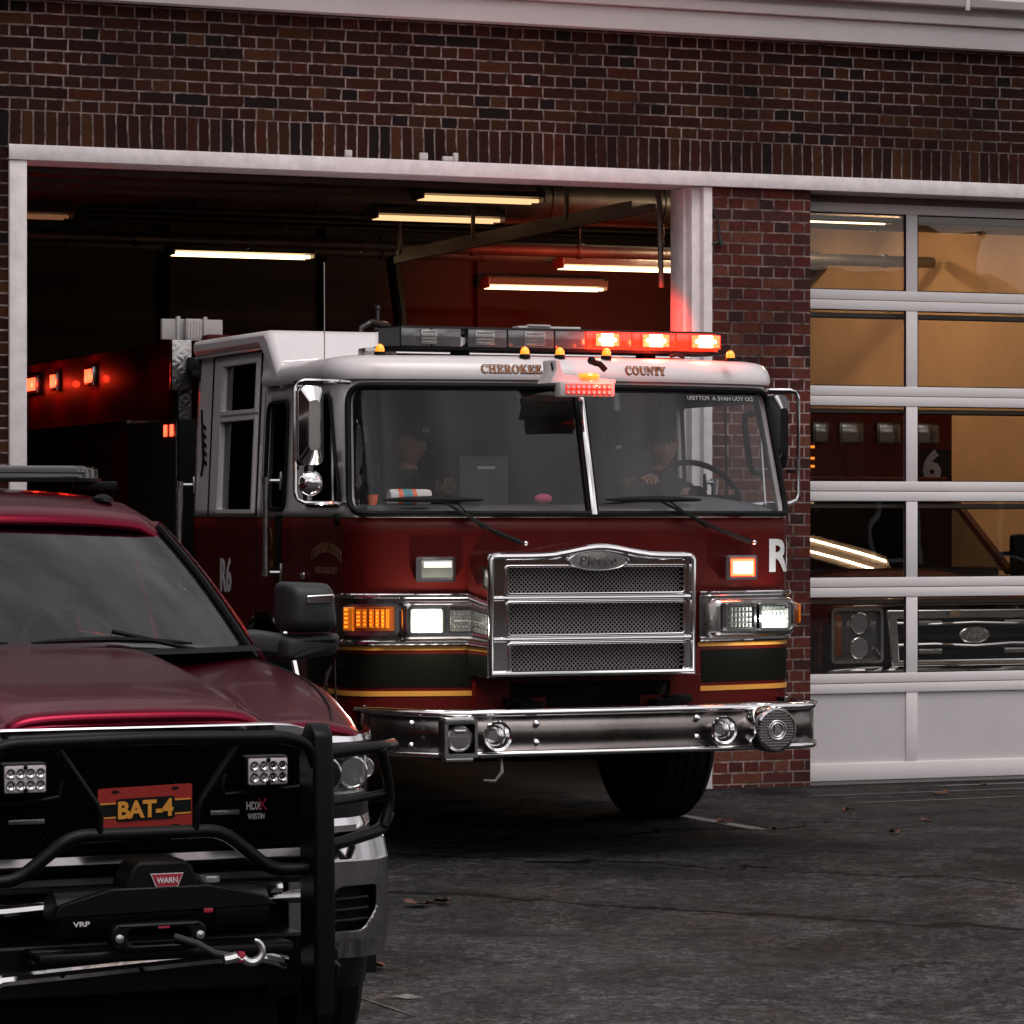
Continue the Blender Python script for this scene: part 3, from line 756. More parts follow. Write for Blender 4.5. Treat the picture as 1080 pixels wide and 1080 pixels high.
# lower cab shell
wy = -1.58
outer = [(-PR_, 1.728), (-PR_, .62)]
outer += [(-pside(wy) + (-a + wy) * 1 + 0, z) for a, z in []]
la = arch(wy, .53, .66)
outer += [(-pside(y), z) for y, z in la]
outer += [(-pside(-2.55), .62), (-1.36, .64), (-1.2, .68), (-.46, .68), (-.46, .90), (.46, .90), (.46, .68), (1.2, .68), (1.36, .64), (pside(-2.55), .62)]
outer += [(pside(y), z) for y, z in reversed(la)]
outer += [(PR_, .62), (PR_, 1.728)]
b = B(); b.sheet(outer, [], .09, lambda p, z: cab(p, z))
obj('cab_body', b, ['engine_red', 'inside'], FE, solid=.035, solid_mat=1, label='deep red lower cab panels')
# upper cab shell with windows
WSL = rpoly([(-1.300, 1.748), (-.016, 1.748), (-.016, 2.405), (-1.262, 2.418)], .10, 7)
def one_sided(pts, rs, n=6):
    out = []; N = len(pts)
    for i in range(N):
        p = Vector(pts[i]); a = Vector(pts[i - 1]) - p; c = Vector(pts[(i + 1) % N]) - p; rr = rs[i]
        a = p + a.normalized() * rr; c = p + c.normalized() * rr
        for k in range(n + 1):
            t = k / n; q = a * (1 - t) ** 2 + p * 2 * t * (1 - t) + c * t * t; out.append((q.x, q.y))
    return out
ws_full = one_sided([(-1.305, 1.750), (1.305, 1.750), (1.268, 2.418), (-1.268, 2.418)], [.10, .10, .10, .10])
WSL = one_sided([(-1.305, 1.750), (-.020, 1.750), (-.020, 2.418), (-1.268, 2.418)], [.10, .005, .005, .10])
WSR = [(-a, c) for a, c in reversed(WSL)]
def sidewin(s, y0, y1, z0, z1, r, slant=0):
    q = one_sided([(y0, z0), (y1, z0), (y1, z1), (y0 + slant, z1)], [r] * 4)
    return [(s * pside(y), z) for y, z in q]
fd = dict(y0=-2.86, y1=-2.25, z0=1.80, z1=2.37, r=.05, slant=.08)
holes = [ws_full]
fdr = dict(y0=-2.86, y1=-1.56, z0=1.80, z1=2.37, r=.05, slant=.08)
SIDEW = {-1: (fd, dict(y0=-1.90, y1=-1.53, z0=1.775, z1=2.36, r=.07)), 1: (fdr,)}
for s in (-1, 1):
    for q in SIDEW[s]: holes.append(sidewin(s, **q))
top = 2.47
outer = [(-pside(-1.44), 1.732), (pside(-1.44), 1.732), (pside(-1.44), top), (-pside(-1.44), top)]
b = B(); b.sheet(outer, holes, .08, lambda p, z: cab(p, z))
obj('cab_upper', b, ['engine_white', 'inside'], FE, solid=.035, solid_mat=1, label='white upper cab shell round the windshield')
# rear raised part of the cab: doors with two panes
for s in (-1, 1):
    o_ = [(s * pside(-1.437), 1.732), (s * PR_, 1.732), (s * PR_, 2.70), (s * pside(-1.437), 2.70)]
    hs_ = [sidewin(s, -1.30, -.64, 1.775, 2.28, .015), sidewin(s, -1.30, -.64, 2.34, 2.60, .015)]
    b = B(); b.sheet(o_, hs_, .09, lambda p, z: cab(p, z))
    d = obj('rear_cab_side', b, ['engine_white', 'inside'], FE, solid=.035, solid_mat=1)
    # door seams as raised frame strips
    b = B()
    for (y0, y1, z0, z1) in ((-1.385, -1.365, 1.735, 2.66), (-.44, -.425, 1.735, 2.66), (-1.385, -.425, 2.655, 2.668)):
        b.box(y0, y1, -.006, .004, z0, z1)
    b.warp(lambda y, d_, z: cab(s * pside(y), z, -d_)); obj('door_seam', b, 'rubber', FE)
    b = B()
    for z0, z1 in ((1.775, 2.28), (2.34, 2.60)):
        for f in ((-1.325, -1.300, z0 - .02, z1 + .02), (-.64, -.615, z0 - .02, z1 + .02), (-1.3, -.64, z0 - .022, z0), (-1.3, -.64, z1, z1 + .022)):
            b.box(f[0], f[1], -.015, .0, f[2], f[3])
    b.warp(lambda y, d_, z: cab(s * pside(y), z, -d_)); obj('window_frame', b, 'engine_white', FE)
    for z0, z1 in ((1.765, 2.29), (2.33, 2.61)):
        b = B(); b.sheet([(-1.31, z0), (-.63, z0), (-.63, z1), (-1.31, z1)], (), .3, lambda y, z: cab(s * pside(y), z, -.02)); obj('side_window', b, 'glass_side', FE)
    for q in SIDEW[s]:
        w = sidewin(s, **q)
        b = B(); b.sheet(w, (), .2, lambda p, z: cab(p, z, -.012)); g = obj('side_window', b, 'glass_ws' if q is not SIDEW[-1][1] else 'glass_side', FE)
        b = B(); b.tube([cab(p, z, .004) for p, z in w], .012, 6, closed=True); obj('gasket', b, 'rubber', g)
# windshield
for w in (WSL, WSR):
    b = B(); b.sheet(w, (), .09, lambda p, z: cab(p, z, -.010)); g = obj('windshield', b, 'glass_dusty', FE)
b = B(); b.tube([cab(p, z, .005) for p, z in [((a[0] + (c[0] - a[0]) * t), (a[1] + (c[1] - a[1]) * t)) for a, c in zip(ws_full, ws_full[1:] + ws_full[:1]) for t in ((0, .05, .1, .15, .2, .25, .3, .35, .4, .45, .5, .55, .6, .65, .7, .75, .8, .85, .9, .95) if math.dist(a, c) > .3 else (0,))]], .017, 8, closed=True)
obj('windshield_gasket', b, 'rubber', FE)
b = B(); b.box(-.034, .034, -.012, .03, 1.75, 2.42, .01); b.warp(cabw); obj('windshield_divider', b, 'rubber', FE)
b = B(); b.box(-.017, .017, -.026, -.008, 1.742, 2.43, .008); b.warp(cabw); obj('divider_trim', b, 'chrome', FE)
# visor / roof cap
def ring(z, off, back=-1.5):
    ps = [pside(back) * (-1 + 2 * k / 90) for k in range(91)]
    return [cab(p, z, off) for p in ps]
b = B()
rings = [ring(z, off) for z, off in ((2.455, .0), (2.452, .030), (2.47, .040), (2.50, .042), (2.53, .036), (2.556, .018), (2.572, -.015), (2.582, -.07), (2.588, -.2))]
b.loft(rings, closed=False)
last = b.bm.verts[:][-91:]
b.face(last)
obj('roof_cap', b, 'engine_white', FE, sharp=50)
# raised roof
def rr_ring(z, w, yf, yb, r=.06):
    q = rpoly([(-w, yb), (-w, yf), (w, yf), (w, yb)], r, 5); return [(x, y, z) for x, y in q]
b = B(); b.prism([(-1.88, 2.435), (-1.60, 2.745), (-1.56, 2.765), (YR, 2.772), (YR, 2.67), (-1.455, 2.67), (-1.80, 2.435)], -1.278, 1.278, 'x')
obj('raised_roof', b, 'engine_white', FE, sharp=45, bevel=.035)
for s in (-1, 1):
    b = B(); b.sheet([(s * pside(-1.86), 2.44), (s * pside(-1.436), 2.44), (s * pside(-1.436), 2.70), (s * pside(-1.60), 2.70)], [], .1, lambda p, z: cab(p, z)); obj('roof_side_panel', b, 'engine_white', FE)
b = B(); b.tube([(1.255 * s_, y, z) for s_, y, z in ((-1, -1.80, 2.436), (-1, -1.455, 2.668), (-1, YR, 2.668))], .009, 6); obj('drip_rail', b, 'engine_white', FE)
b = B(); b.tube([(1.255, -1.80, 2.436), (1.255, -1.455, 2.668), (1.255, YR, 2.668)], .009, 6); obj('drip_rail', b, 'engine_white', FE)
# cab rear wall, floor, interior
b = B(); b.box(-1.235, 1.235, YR - .04, YR, .62, 2.70); obj('cab_rear_wall', b, 'inside', FE)
b = B(); b.box(-1.22, 1.22, -1.0, YR - .05, .62, .70); b.box(-1.2, 1.2, -2.7, -2.3, .62, .72); obj('cab_floor', b, 'inside', FE)
b = B(); b.box(-.35, .35, -2.5, -1.2, .72, 1.62, .08); obj('engine_tunnel', b, 'inside', FE)
b = B(); b.loft([[(x, y, z) for x in [-1.2 + 2.4 * i / 20 for i in range(21)]] for y, z in ()] or [[(-1.2 + 2.4 * i / 20, y + (.16 * abs(-1 + i / 10) ** 2), z + (.05 * math.exp(-((-1.2 + 2.4 * i / 20 - .83) / .3) ** 2) if z > 1.76 else 0)) for i in range(21)] for y, z in ((-3.13, 1.735), (-3.0, 1.765), (-2.85, 1.79), (-2.72, 1.80), (-2.66, 1.75), (-2.64, 1.45))], closed=False)
obj('dashboard', b, 'dash', FE)
def seat(x, y):
    b = B(); b.box(x - .25, x + .25, y - .25, y + .25, 1.30, 1.46, .05); b.box(x - .24, x + .24, y + .24, y + .38, 1.40, 2.12, .06); b.box(x - .14, x + .14, y + .25, y + .36, 2.14, 2.34, .05)
    obj('seat', b, 'inside', FE)
seat(.80, -2.0); seat(-.62, -1.85)
# steering wheel
b = B(); c = Vector((.90, -2.56, 1.845)); tilt = R(38)
def swp(a, r=.24): return c + Vector((r * math.cos(a), math.sin(tilt) * r * math.sin(a) * 1.0, math.cos(tilt) * r * math.sin(a)))
b.tube([swp(2 * PI * k / 40) for k in range(40)], .016, 8, closed=True); sw = obj('steering_wheel', b, 'black_plastic', FE)
b = B(); b.sphere(c + Vector((0, .02, 0)), .06, (1, .5, 1))
for a in (R(0), R(180), R(270)): b.tube([c, swp(a)], .012, 6)
b.tube([c, c + Vector((0, -.35, -.3))], .03, 8); obj('steering_column', b, 'black_plastic', sw)
# inner grab handle by the right A pillar
b = B(); b.tube([(1.20, -2.62, 2.30), (1.13, -2.66, 2.29), (1.12, -2.68, 2.22), (1.14, -2.70, 2.02), (1.16, -2.70, 1.98), (1.215, -2.68, 1.97)], .018, 8); obj('grab_handle', b, 'black_plastic', FE)
b = B(); b.box(-.30, .06, -2.97, -2.9, 2.33, 2.42, .02); obj('sun_visor', b, 'inside', FE)
# laptop mount on the tunnel
b = B(); b.box(-.50, -.22, -2.55, -2.52, 1.78, 2.06, .01); b.box(-.50, -.22, -2.75, -2.55, 1.77, 1.79); obj('computer_screen', b, 'dash', FE)
b = B(); b.box(-.40, -.30, -2.557, -2.551, 1.99, 2.005); obj('screen_label', b, 'reflective', FE)
b = B(); b.tube([(-1.13, -2.86, 1.93), (-1.13, -2.86, 2.12), (-1.12, -2.8, 2.2)], .018, 8); b.lathe([(.055, 0), (.06, .01), (.055, .02)], (-1.13, -2.9, 1.96), (0, -1, 0)); obj('dash_fan', b, 'black_plastic', FE)

# ---- nose fittings, laid out on the curved front
def onface(name, mat, build, parent=FE, label=None, **k):
    b = B(); build(b); b.warp(cabw); return obj(name, b, mat, parent, label, **k)
def densebox(b, x0, x1, y0, y1, z0, z1, n=10, r=.0):
    """box split along p so that it follows the curve"""
    ring_ = lambda x: [(x, y0, z0 + r), (x, y0 - 0, z1 - r), (x, y0 + r, z1), (x, y1, z1), (x, y1, z0), (x, y0 + r, z0)] if r else [(x, y0, z0), (x, y0, z1), (x, y1, z1), (x, y1, z0)]
    b.loft([ring_(x0 + (x1 - x0) * i / n) for i in range(n + 1)], True, True, True)
for s in (-1, 1):
    f = lambda a, c: (min(s * a, s * c), max(s * a, s * c))
    inner = .60 if s < 0 else .625
    end = pside(-2.80)
    x0, x1 = f(inner, end)
    # bezel: ribbed stainless panel with bright edge mouldings
    onface('headlight_panel', 'bumper_steel', lambda b: [densebox(b, x0, x1, -.012, .01, 1.10, 1.318, 16)] + [densebox(b, x0, x1, -.016, -.012, z, z + .006, 16) for z in [1.112 + .0165 * k for k in range(12)]])
    onface('trim_strip', 'chrome', lambda b: densebox(b, x0, x1, -.028, .0, 1.315, 1.340, 16, .006))
    onface('trim_strip', 'chrome', lambda b: densebox(b, x0, x1, -.028, .0, 1.076, 1.100, 16, .006))
    if s < 0: hx0, hx1 = -1.025, -.622; hot = (-.995, -.815); led = (-.800, -.640)
    else: hx0, hx1 = .685, 1.215; hot = (.965, 1.165); led = (.745, .935)
    # housing: tapered surround
    def hous(b, g=0.0, d0=-.012, d1=-.085):
        ou = rrect(hx0 - .02, hx1 + .02, 1.095, 1.305, .04); inn = rrect(hx0 + .012, hx1 - .012, 1.118, 1.285, .03); hol = rrect(hx0 + .026, hx1 - .026, 1.130, 1.274, .015)
        b.loft([[(x, d0, z) for x, z in ou], [(x, d1 + .02, z) for x, z in rrect(hx0 - .005, hx1 + .005, 1.102, 1.300, .035)], [(x, d1, z) for x, z in inn], [(x, d1, z) for x, z in hol], [(x, d1 + .03, z) for x, z in hol], [(x, d1 + .032, z) for x, z in rrect(hx0 + .04, hx1 - .04, 1.14, 1.26, .01)]], True, False, True)
    hb = onface('headlight_housing', 'chrome_soft', hous, sharp=50)
    # lamp bodies
    for nm, (a, c) in (('hot', hot), ('led', led)):
        onface('lamp_frame', 'chrome', lambda b: b.prism(rrect(a - .004, c + .004, 1.126, 1.277, .018), -.094, -.060, 'y', [rrect(a + .010, c - .010, 1.140, 1.263, .012)]), hb)
        def grid(b, hotlamp):
            nx, nz = 6, 4
            for i in range(nx):
                for j in range(nz):
                    cx = a + .02 + (c - a - .04) * (i + .5) / nx; cz = 1.146 + .111 * (j + .5) / nz; q = (c - a - .04) / nx * .42; qz = .111 / nz * .42
                    b.loft([[(cx - q, -.086, cz - qz), (cx + q, -.086, cz - qz), (cx + q, -.086, cz + qz), (cx - q, -.086, cz + qz)], [(cx - q * .45, -.070, cz - qz * .45), (cx + q * .45, -.070, cz - qz * .45), (cx + q * .45, -.070, cz + qz * .45), (cx - q * .45, -.070, cz + qz * .45)]], True, False, True)
        if nm == 'hot':
            l = onface('headlight', 'lens_clear', lambda b: b.box(a + .006, c - .006, -.068, -.05, 1.138, 1.265), FE, 'lit low beam headlight')
            onface('lit_reflector', 'edge_white', lambda b: b.box(a + .012, c - .012, -.076, -.068, 1.142, 1.261 if s < 0 else 1.232, .006), l); onface('lit_reflector', 'hot_white', lambda b: b.box(a + .026, c - .026, -.084, -.076, 1.154, 1.248 if s < 0 else 1.205, .010), l)
            if s > 0: onface('reflector', 'silver', lambda b: grid(b, 0), l)
            onface('cover_glass', 'glass_lamp', lambda b: b.face([b.bm.verts.new(v) for v in ((a + .008, -.092, 1.136), (c - .008, -.092, 1.136), (c - .008, -.092, 1.267), (a + .008, -.092, 1.267))]), l)
        else:
            l = onface('headlight', 'lens_clear', lambda b: b.box(a + .006, c - .006, -.068, -.05, 1.138, 1.265), FE, 'unlit high beam with a grid of small reflectors')
            onface('reflector', 'silver', lambda b: grid(b, 0), l)
    # turn signal
    if s < 0:
        ta, tb = -1.30, -1.075
        onface('signal_bezel', 'chrome_soft', lambda b: b.prism(rrect(ta - .01, tb + .035, 1.125, 1.285, .03), -.045, -.010, 'y'), FE)
        l = onface('turn_signal', 'amber', lambda b: [densebox(b, ta + .01, ta + .05, -.075, -.045, 1.150, 1.272, 2, .006)] + [densebox(b, ta + .065 + .025 * k, ta + .083 + .025 * k, -.060, -.045, 1.165, 1.262, 2) for k in range(6)], FE, 'amber turn signal')
        onface('lens_base', 'amber_dark', lambda b: densebox(b, ta + .055, tb + .01, -.052, -.044, 1.15, 1.275, 3), l)
        onface('led', 'amber_lit', lambda b: [b.box(ta + .069 + .025 * k, ta + .078 + .025 * k, -.066, -.060, 1.178 + .02 * j, 1.188 + .02 * j) for k in range(5) for j in range(4)] + [b.box(ta + .02, ta + .03, -.08, -.075, 1.165 + .022 * j, 1.177 + .022 * j) for j in range(5)], l)
    else:
        l = onface('turn_signal', 'amber_dark', lambda b: b.box(PL - .06, PL + .10, -.075, -.012, 1.145, 1.272, .02), FE, 'amber side marker standing off the corner')
        onface('lens', 'amber', lambda b: b.box(PL - .045, PL + .06, -.088, -.074, 1.155, 1.262, .008), l)
    # warning lamps above
    wa, wb = ((-.955, -.752) if s < 0 else (.775, .985)); wz0, wz1 = 1.400, 1.530
    w = onface('warning_light', 'chrome', lambda b: b.prism(rrect(wa, wb, wz0, wz1, .012), -.045, .0, 'y', [rrect(wa + (.028), wb - .012, wz0 + .014, wz1 - .014, .01)]), FE, 'clear warning light in a chrome frame' if s < 0 else 'glowing red warning light in a chrome frame')
    if s < 0:
        onface('lens', 'lens_clear', lambda b: b.box(wa + .026, wb - .010, -.040, .0, wz0 + .012, wz1 - .012, .006), w)
        onface('lit_strip', 'warm_white', lambda b: b.box(wa + .04, wb - .02, -.046, -.040, 1.475, 1.505, .002), w)
    else:
        onface('lens', 'lens_red', lambda b: b.box(wa + .026, wb - .010, -.040, .0, wz0 + .012, wz1 - .012, .006), w)
        onface('led', 'edge_red', lambda b: b.box(wa + .036, wb - .018, -.044, -.040, wz0 + .020, wz1 - .020, .003), w); onface('led', 'hot_red', lambda b: b.box(wa + .052, wb - .034, -.047, -.044, wz0 + .034, wz1 - .034, .004), w)
    # stripes
    sx0, sx1 = f(inner, pside(-.9)); s_end = f(inner, pside(-2.78))
    for (a, c) in ((s_end, 'front'),):
        onface('gold_stripe', 'gold', lambda b: densebox(b, a[0], a[1], -.003, .002, 1.048, 1.070, 20))
        onface('black_band', 'stripe_black', lambda b: densebox(b, a[0] + (.0 if s < 0 else .02), a[1], -.002, .002, .858, 1.030, 20))
        onface('gold_stripe', 'gold', lambda b: densebox(b, a[0], a[1], -.003, .002, .806 + .006, .836 + .002, 20))
    sd_ = (s * pside(-2.74), s * pside(-2.30)); sd_ = (min(sd_), max(sd_))
    for z0, z1, mt in ((1.048, 1.070, 'gold'), (.812, .838, 'gold'), (.858, 1.030, 'stripe_black')):
        onface('side_stripe', mt, lambda b: densebox(b, sd_[0], sd_[1], -.003, .002, z0, z1, 4))
    # wipers
    pv = -.411 if s < 0 else .93; mid = -.85 if s < 0 else .33; b0, b1 = ((-1.115, -.60) if s < 0 else (.065, .63)); zb = 1.822 if s < 0 else 1.824
    wp = onface('wiper', 'rubber', lambda b: [b.tube([(pv, -.05, 1.600), (pv + (mid - pv) * .35, -.06, 1.665), (mid + .02, -.05, zb + .005)], .010, 6, rad=[.016, .012, .007]), b.tube([(pv + (mid - pv) * .45, -.045, 1.672), (mid + .10, -.045, zb - .005)], .005, 6)], FE)
    onface('wiper_blade', 'rubber', lambda b: [b.tube([(b0 + (b1 - b0) * t, -.045, zb + .004 * math.sin(PI * t)) for t in (0, .1, .25, .5, .75, .9, 1)], .010, 6, rad=[.006, .012, .016, .020, .016, .012, .006])], wp)
    onface('wiper_pivot', 'silver', lambda b: b.sphere((pv + (.02 if s < 0 else .02), -.062, 1.598), .014), wp)
    # windshield base drip
M['gold_letter'] = P('burnished_letter', (.33, .11, .03), .5)
for t_, w_, x_, z_ in (('𝐂𝐇𝐄𝐑𝐎𝐊𝐄𝐄', .338, -.383, 2.5085), ('𝐂𝐎𝐔𝐍𝐓𝐘', .252, .397, 2.5105)):
    b = text_mesh(t_, w_, .050, .001, .018); b.warp(lambda x, y, z: cab(x + x_, z + z_, .0435 - y)); obj('lettering_shadow', b, 'rubber', FE)  # dark printed outline behind the gold letters
# R at the right corner, R6 on the side
def letters(name, body, w, h, mat, fn, parent=FE, bold=.0, ext=.002, label=None, spacing=1.0):
    b = text_mesh(body, w, h, ext, bold, spacing); b.warp(fn); return obj(name, b, mat, parent, label, sharp=30)
letters('lettering', 'R6', .30, .185, 'reflective', lambda x, y, z: cab(x + 1.255, z + 1.528, .003 - y), bold=.03, label='large pale R6 wrapping round the cab corner')
letters('lettering', '𝐂𝐇𝐄𝐑𝐎𝐊𝐄𝐄', .330, .046, 'gold_letter', lambda x, y, z: cab(x - .385, z + 2.510, .046 - y), bold=.0, label='CHEROKEE in gold on the white visor')
letters('lettering', '𝐂𝐎𝐔𝐍𝐓𝐘', .245, .044, 'gold_letter', lambda x, y, z: cab(x + .395, z + 2.512, .046 - y), bold=.0, label='COUNTY in gold on the white visor')
M['sticker_white'] = P('window_sticker', (.5, .5, .5), .6)
letters('window_sticker', 'DO YOU HAVE A  POTTER?', .46, .022, 'sticker_white', lambda x, y, z: cab(-x + .90, z + 2.372, -.004 + y), bold=.0, ext=.0005)
S_ = -1
def onside(y, z, off=.002): return cab(-pside(y), z, off)
letters('lettering', 'R6', .22, .20, 'reflective', lambda x, y, z: onside(-.80 - x, z + 1.40, .004 - y), bold=.03, label='pale R6 on the rear cab door')
def arcfn(yc, zc, w, rise):
    def fn(x, y, z):
        k = x / (w / 2); return onside(yc - x, zc + z * (1 - .0 * k * k) - rise * k * k, .003 - y)
    return fn
letters('lettering', '𝐂𝐇𝐄𝐑𝐎𝐊𝐄𝐄 𝐂𝐎𝐔𝐍𝐓𝐘', .50, .055, 'gold_dark', arcfn(-2.62, 1.575, .5, .05), bold=.01, spacing=.9)
letters('lettering', '𝐅𝐈𝐑𝐄 & 𝐄𝐌𝐄𝐑𝐆𝐄𝐍𝐂𝐘', .36, .036, 'gold_dark', lambda x, y, z: onside(-2.62 - x, z + 1.455, .003 - y), bold=.01)
letters('lettering', 'CLASS', .15, .035, 'gold_dark', lambda x, y, z: onside(-1.62 - x, z + 1.475, .003 - y), bold=.01)
letters('lettering', '2', .07, .085, 'gold_dark', lambda x, y, z: onside(-1.62 - x, z + 1.60, .003 - y), bold=.01)
b = B(); b.tube([onside(-1.62 + .055 * math.cos(t), 1.60 + .075 * math.sin(t), .003) for t in [2 * PI * k / 20 for k in range(20)]], .004, 5, closed=True); obj('class_ring', b, 'gold_dark', FE)
# arrow-like feather decal behind the rear door
b = B()
for k in range(5):
    z = 2.27 - k * .052; y = -.27 - .012 * k
    b.prism([(y - .05, z - .012), (y + .035, z + .018), (y + .05, z - .002), (y - .04, z - .034)], -1.2745, -1.2725, 'x')
b.tube([(-1.274, -.22, 2.36), (-1.274, -.30, 2.06), (-1.274, -.27, 1.97)], .008, 6)
b.warp(lambda x, y, z: onside(y, z, .003 + (-1.2725 - x))); obj('feather_decal', b, 'rubber', FE)

# ---- grille
GR = B()
yf = -3.44
def gtop(x): return 1.548 + .045 * math.exp(-((x + .065) / .20) ** 2)
ox0, ox1 = -.685, .475
n = 40
outerp = [(ox0, .918)] + [(ox1, .918)] + [(ox1, 1.53)] + [(ox1 - .02, gtop(ox1 - .02))] + [(ox1 - .03 - (ox1 - ox0 - .06) * k / n, gtop(ox1 - .03 - (ox1 - ox0 - .06) * k / n)) for k in range(n + 1)] + [(ox0 + .01, 1.545), (ox0, 1.53)]
def op(z0, z1, ins0=.0, ins1=0.): return rrect(ox0 + .100 + ins0, ox1 - .060 - ins1, z0, z1, .02, 4)
ops = [op(1.338, 1.487), op(1.126, 1.302, .005, .0), op(.940, 1.092, .015, .0)]
G = B(); G.prism(outerp, yf, -3.16, 'y', ops)
gr = obj('grille', G, 'chrome', FE, bevel=.022, label='chrome grille surround with arched top')
for i, o_ in enumerate(ops):
    xs_ = [p[0] for p in o_]; zs_ = [p[1] for p in o_]; x0, x1, z0, z1 = min(xs_), max(xs_), min(zs_), max(zs_)
    b = B(); b.prism([(x - (x0 + x1) / 2) and (x, z) or (x, z) for x, z in rrect(x0 - .004, x1 + .004, z0 - .004, z1 + .004, .02, 4)], yf - .012, yf + .01, 'y', [rrect(x0 + .010, x1 - .010, z0 + .010, z1 - .010, .014, 4)])
    obj('opening_trim', b, 'chrome', gr, bevel=.004)
    b = B(); pitch = .024; r = .0026; yy = yf + .05
    hgt = z1 - z0
    k = x0 - hgt
    while k < x1:
        for d in (1, -1):
            pa = [k, z0] if d == 1 else [k, z1]; pb = [k + hgt, z1] if d == 1 else [k + hgt, z0]
            # clip in x
            a_, c_ = max(k, x0), min(k + hgt, x1)
            if c_ - a_ < .004: continue
            za = z0 + (a_ - k) if d == 1 else z1 - (a_ - k); zc = z0 + (c_ - k) if d == 1 else z1 - (c_ - k)
            dy = .0005 * d
            P0, P1 = Vector((a_, yy + dy, za)), Vector((c_, yy + dy, zc)); nn = Vector((-(P1 - P0).z, 0, (P1 - P0).x)).normalized() * r
            v0 = [b.bm.verts.new(q) for q in (P0 - nn, P0 + Vector((0, -r, 0)), P0 + nn)]; v1 = [b.bm.verts.new(q) for q in (P1 - nn, P1 + Vector((0, -r, 0)), P1 + nn)]
            b.face([v0[0], v0[1], v1[1], v1[0]]); b.face([v0[1], v0[2], v1[2], v1[1]])
        k += pitch
    obj('grille_mesh', b, 'wire_mesh', gr, dedupe=False)
b = B(); oc = [(x + (.018 if x < -.3 else (-.018 if x > .2 else 0)), z - (.016 if z > 1.3 else -.016)) for x, z in outerp]
b.tube([(x, yf - .002, z) for x, z in oc], .021, 10, closed=True); obj('surround_moulding', b, 'chrome', gr)
for z in (1.320, 1.110):
    b = B(); b.tube([(ox0 + .03, yf - .002, z), (ox1 - .03, yf - .002, z)], .013, 10); obj('cross_bar', b, 'chrome', gr)
b = B(); b.box(ox0 + .04, ox1 - .04, yf + .10, yf + .12, .93, 1.50); obj('radiator', b, 'dark', gr)
cx_, cz_ = -.078, 1.510
b = B(); b.lathe([(1, 0), (1.02, .008), (.94, .016), (.90, .010), (.0, .012)], (0, 0, 0), (0, -1, 0), 40)
b.warp(lambda x, y, z: (x * .172 + cx_, y + yf - .004, z * .052 + cz_)); em = obj('emblem', b, 'chrome_soft', gr, label='oval maker badge')
letters('lettering', 'Pierce', .20, .048, 'bumper_steel', lambda x, y, z: (x + cx_, yf - .016 + y, z + cz_), em, ext=.003)
# lower intake with stepped frame
b = B(); b.prism([(-.66, .70), (.62, .70), (.62, .905), (-.66, .905)], -3.19, -3.15, 'y', [[(-.46, .845), (-.46, .878), (.44, .878), (.44, .80), (.27, .80), (.27, .748), (-.26, .748), (-.26, .80), (-.46, .80)]])
obj('lower_intake', b, 'engine_red', FE, bevel=.003)
b = B(); b.box(-.47, .46, -3.145, -3.135, .70, .90); li = obj('intake_backing', b, 'dark', FE)
b = B(); k = -.5
while k < .46:
    for d in (1, -1):
        b.tube([(max(-.46, min(.44, k)), -3.158 + .002 * d, .748 if d > 0 else .878), (max(-.46, min(.44, k + .13)), -3.158 + .002 * d, .878 if d > 0 else .748)], .002, 3, caps=False)
    k += .022
obj('intake_mesh', b, 'bumper_steel', li, dedupe=False)
b = B(); b.box(-.50, -.36, -3.24, -3.19, .758, .80, .004); b.box(.40, .55, -3.24, -3.19, .757, .80, .004); obj('tow_slot', b, 'dark', FE)

# ---- bumper
def bp(off=0.0):
    pts = [(-1.275, -3.02), (-1.26, -3.16), (-1.18, -3.36), (-1.02, -3.52), (-.86, -3.60), (0, -3.62), (.86, -3.60), (1.02, -3.56), (1.14, -3.46), (1.205, -3.30), (1.22, -3.16), (1.225, -3.02)]
    return pts
bpts = [(-1.215, -2.96), (-1.21, -3.20), (-1.18, -3.34), (-1.10, -3.48), (-1.0, -3.57), (-.86, -3.61), (0, -3.625), (.86, -3.61), (1.0, -3.59), (1.10, -3.53), (1.17, -3.42), (1.20, -3.28), (1.21, -3.0)]
def bring(z, o):
    out = []
    for i, (x, y) in enumerate(bpts):
        a = Vector(bpts[max(0, i - 1)]); c = Vector(bpts[min(len(bpts) - 1, i + 1)]); t = (c - a).normalized()
        out.append((x + t.y * o, y - t.x * o, z))
    return out
b = B(); b.loft([bring(z, o) for z, o in ((.555, 0), (.735, 0))], closed=False); obj('bumper', b, 'bumper_steel', FE, sharp=40, solid=.01, label='worn steel bumper face')
for z0, nm in ((.735, 't'), (.528, 'b')):
    b = B(); prof = ((z0, -.02), (z0 - .004, .012), (z0 + .006, .022), (z0 + .020, .022), (z0 + .030, .010), (z0 + .032, -.06)) if nm == 't' else ((z0, -.05), (z0 - .002, .012), (z0 + .006, .022), (z0 + .020, .022), (z0 + .030, .012), (z0 + .030, -.01))
    b.loft([bring(z, o) for z, o in prof], closed=False); obj('bumper_rail', b, 'chrome', FE, sharp=60)
b = B(); b.prism([(x, y + .03) for x, y in bpts], .735, .742, 'z'); obj('bumper_deck', b, 'diamond', FE)
b = B(); b.prism([(x * .97, y + .06) for x, y in bpts], .535, .54, 'z'); obj('bumper_underside', b, 'dark', FE)
for x in (1.198, -1.205):
    b = B(); b.box(x - .012, x + .012, -3.04, -3.0, .53, .768, .006); obj('bumper_end', b, 'chrome', FE)
yb = -3.63
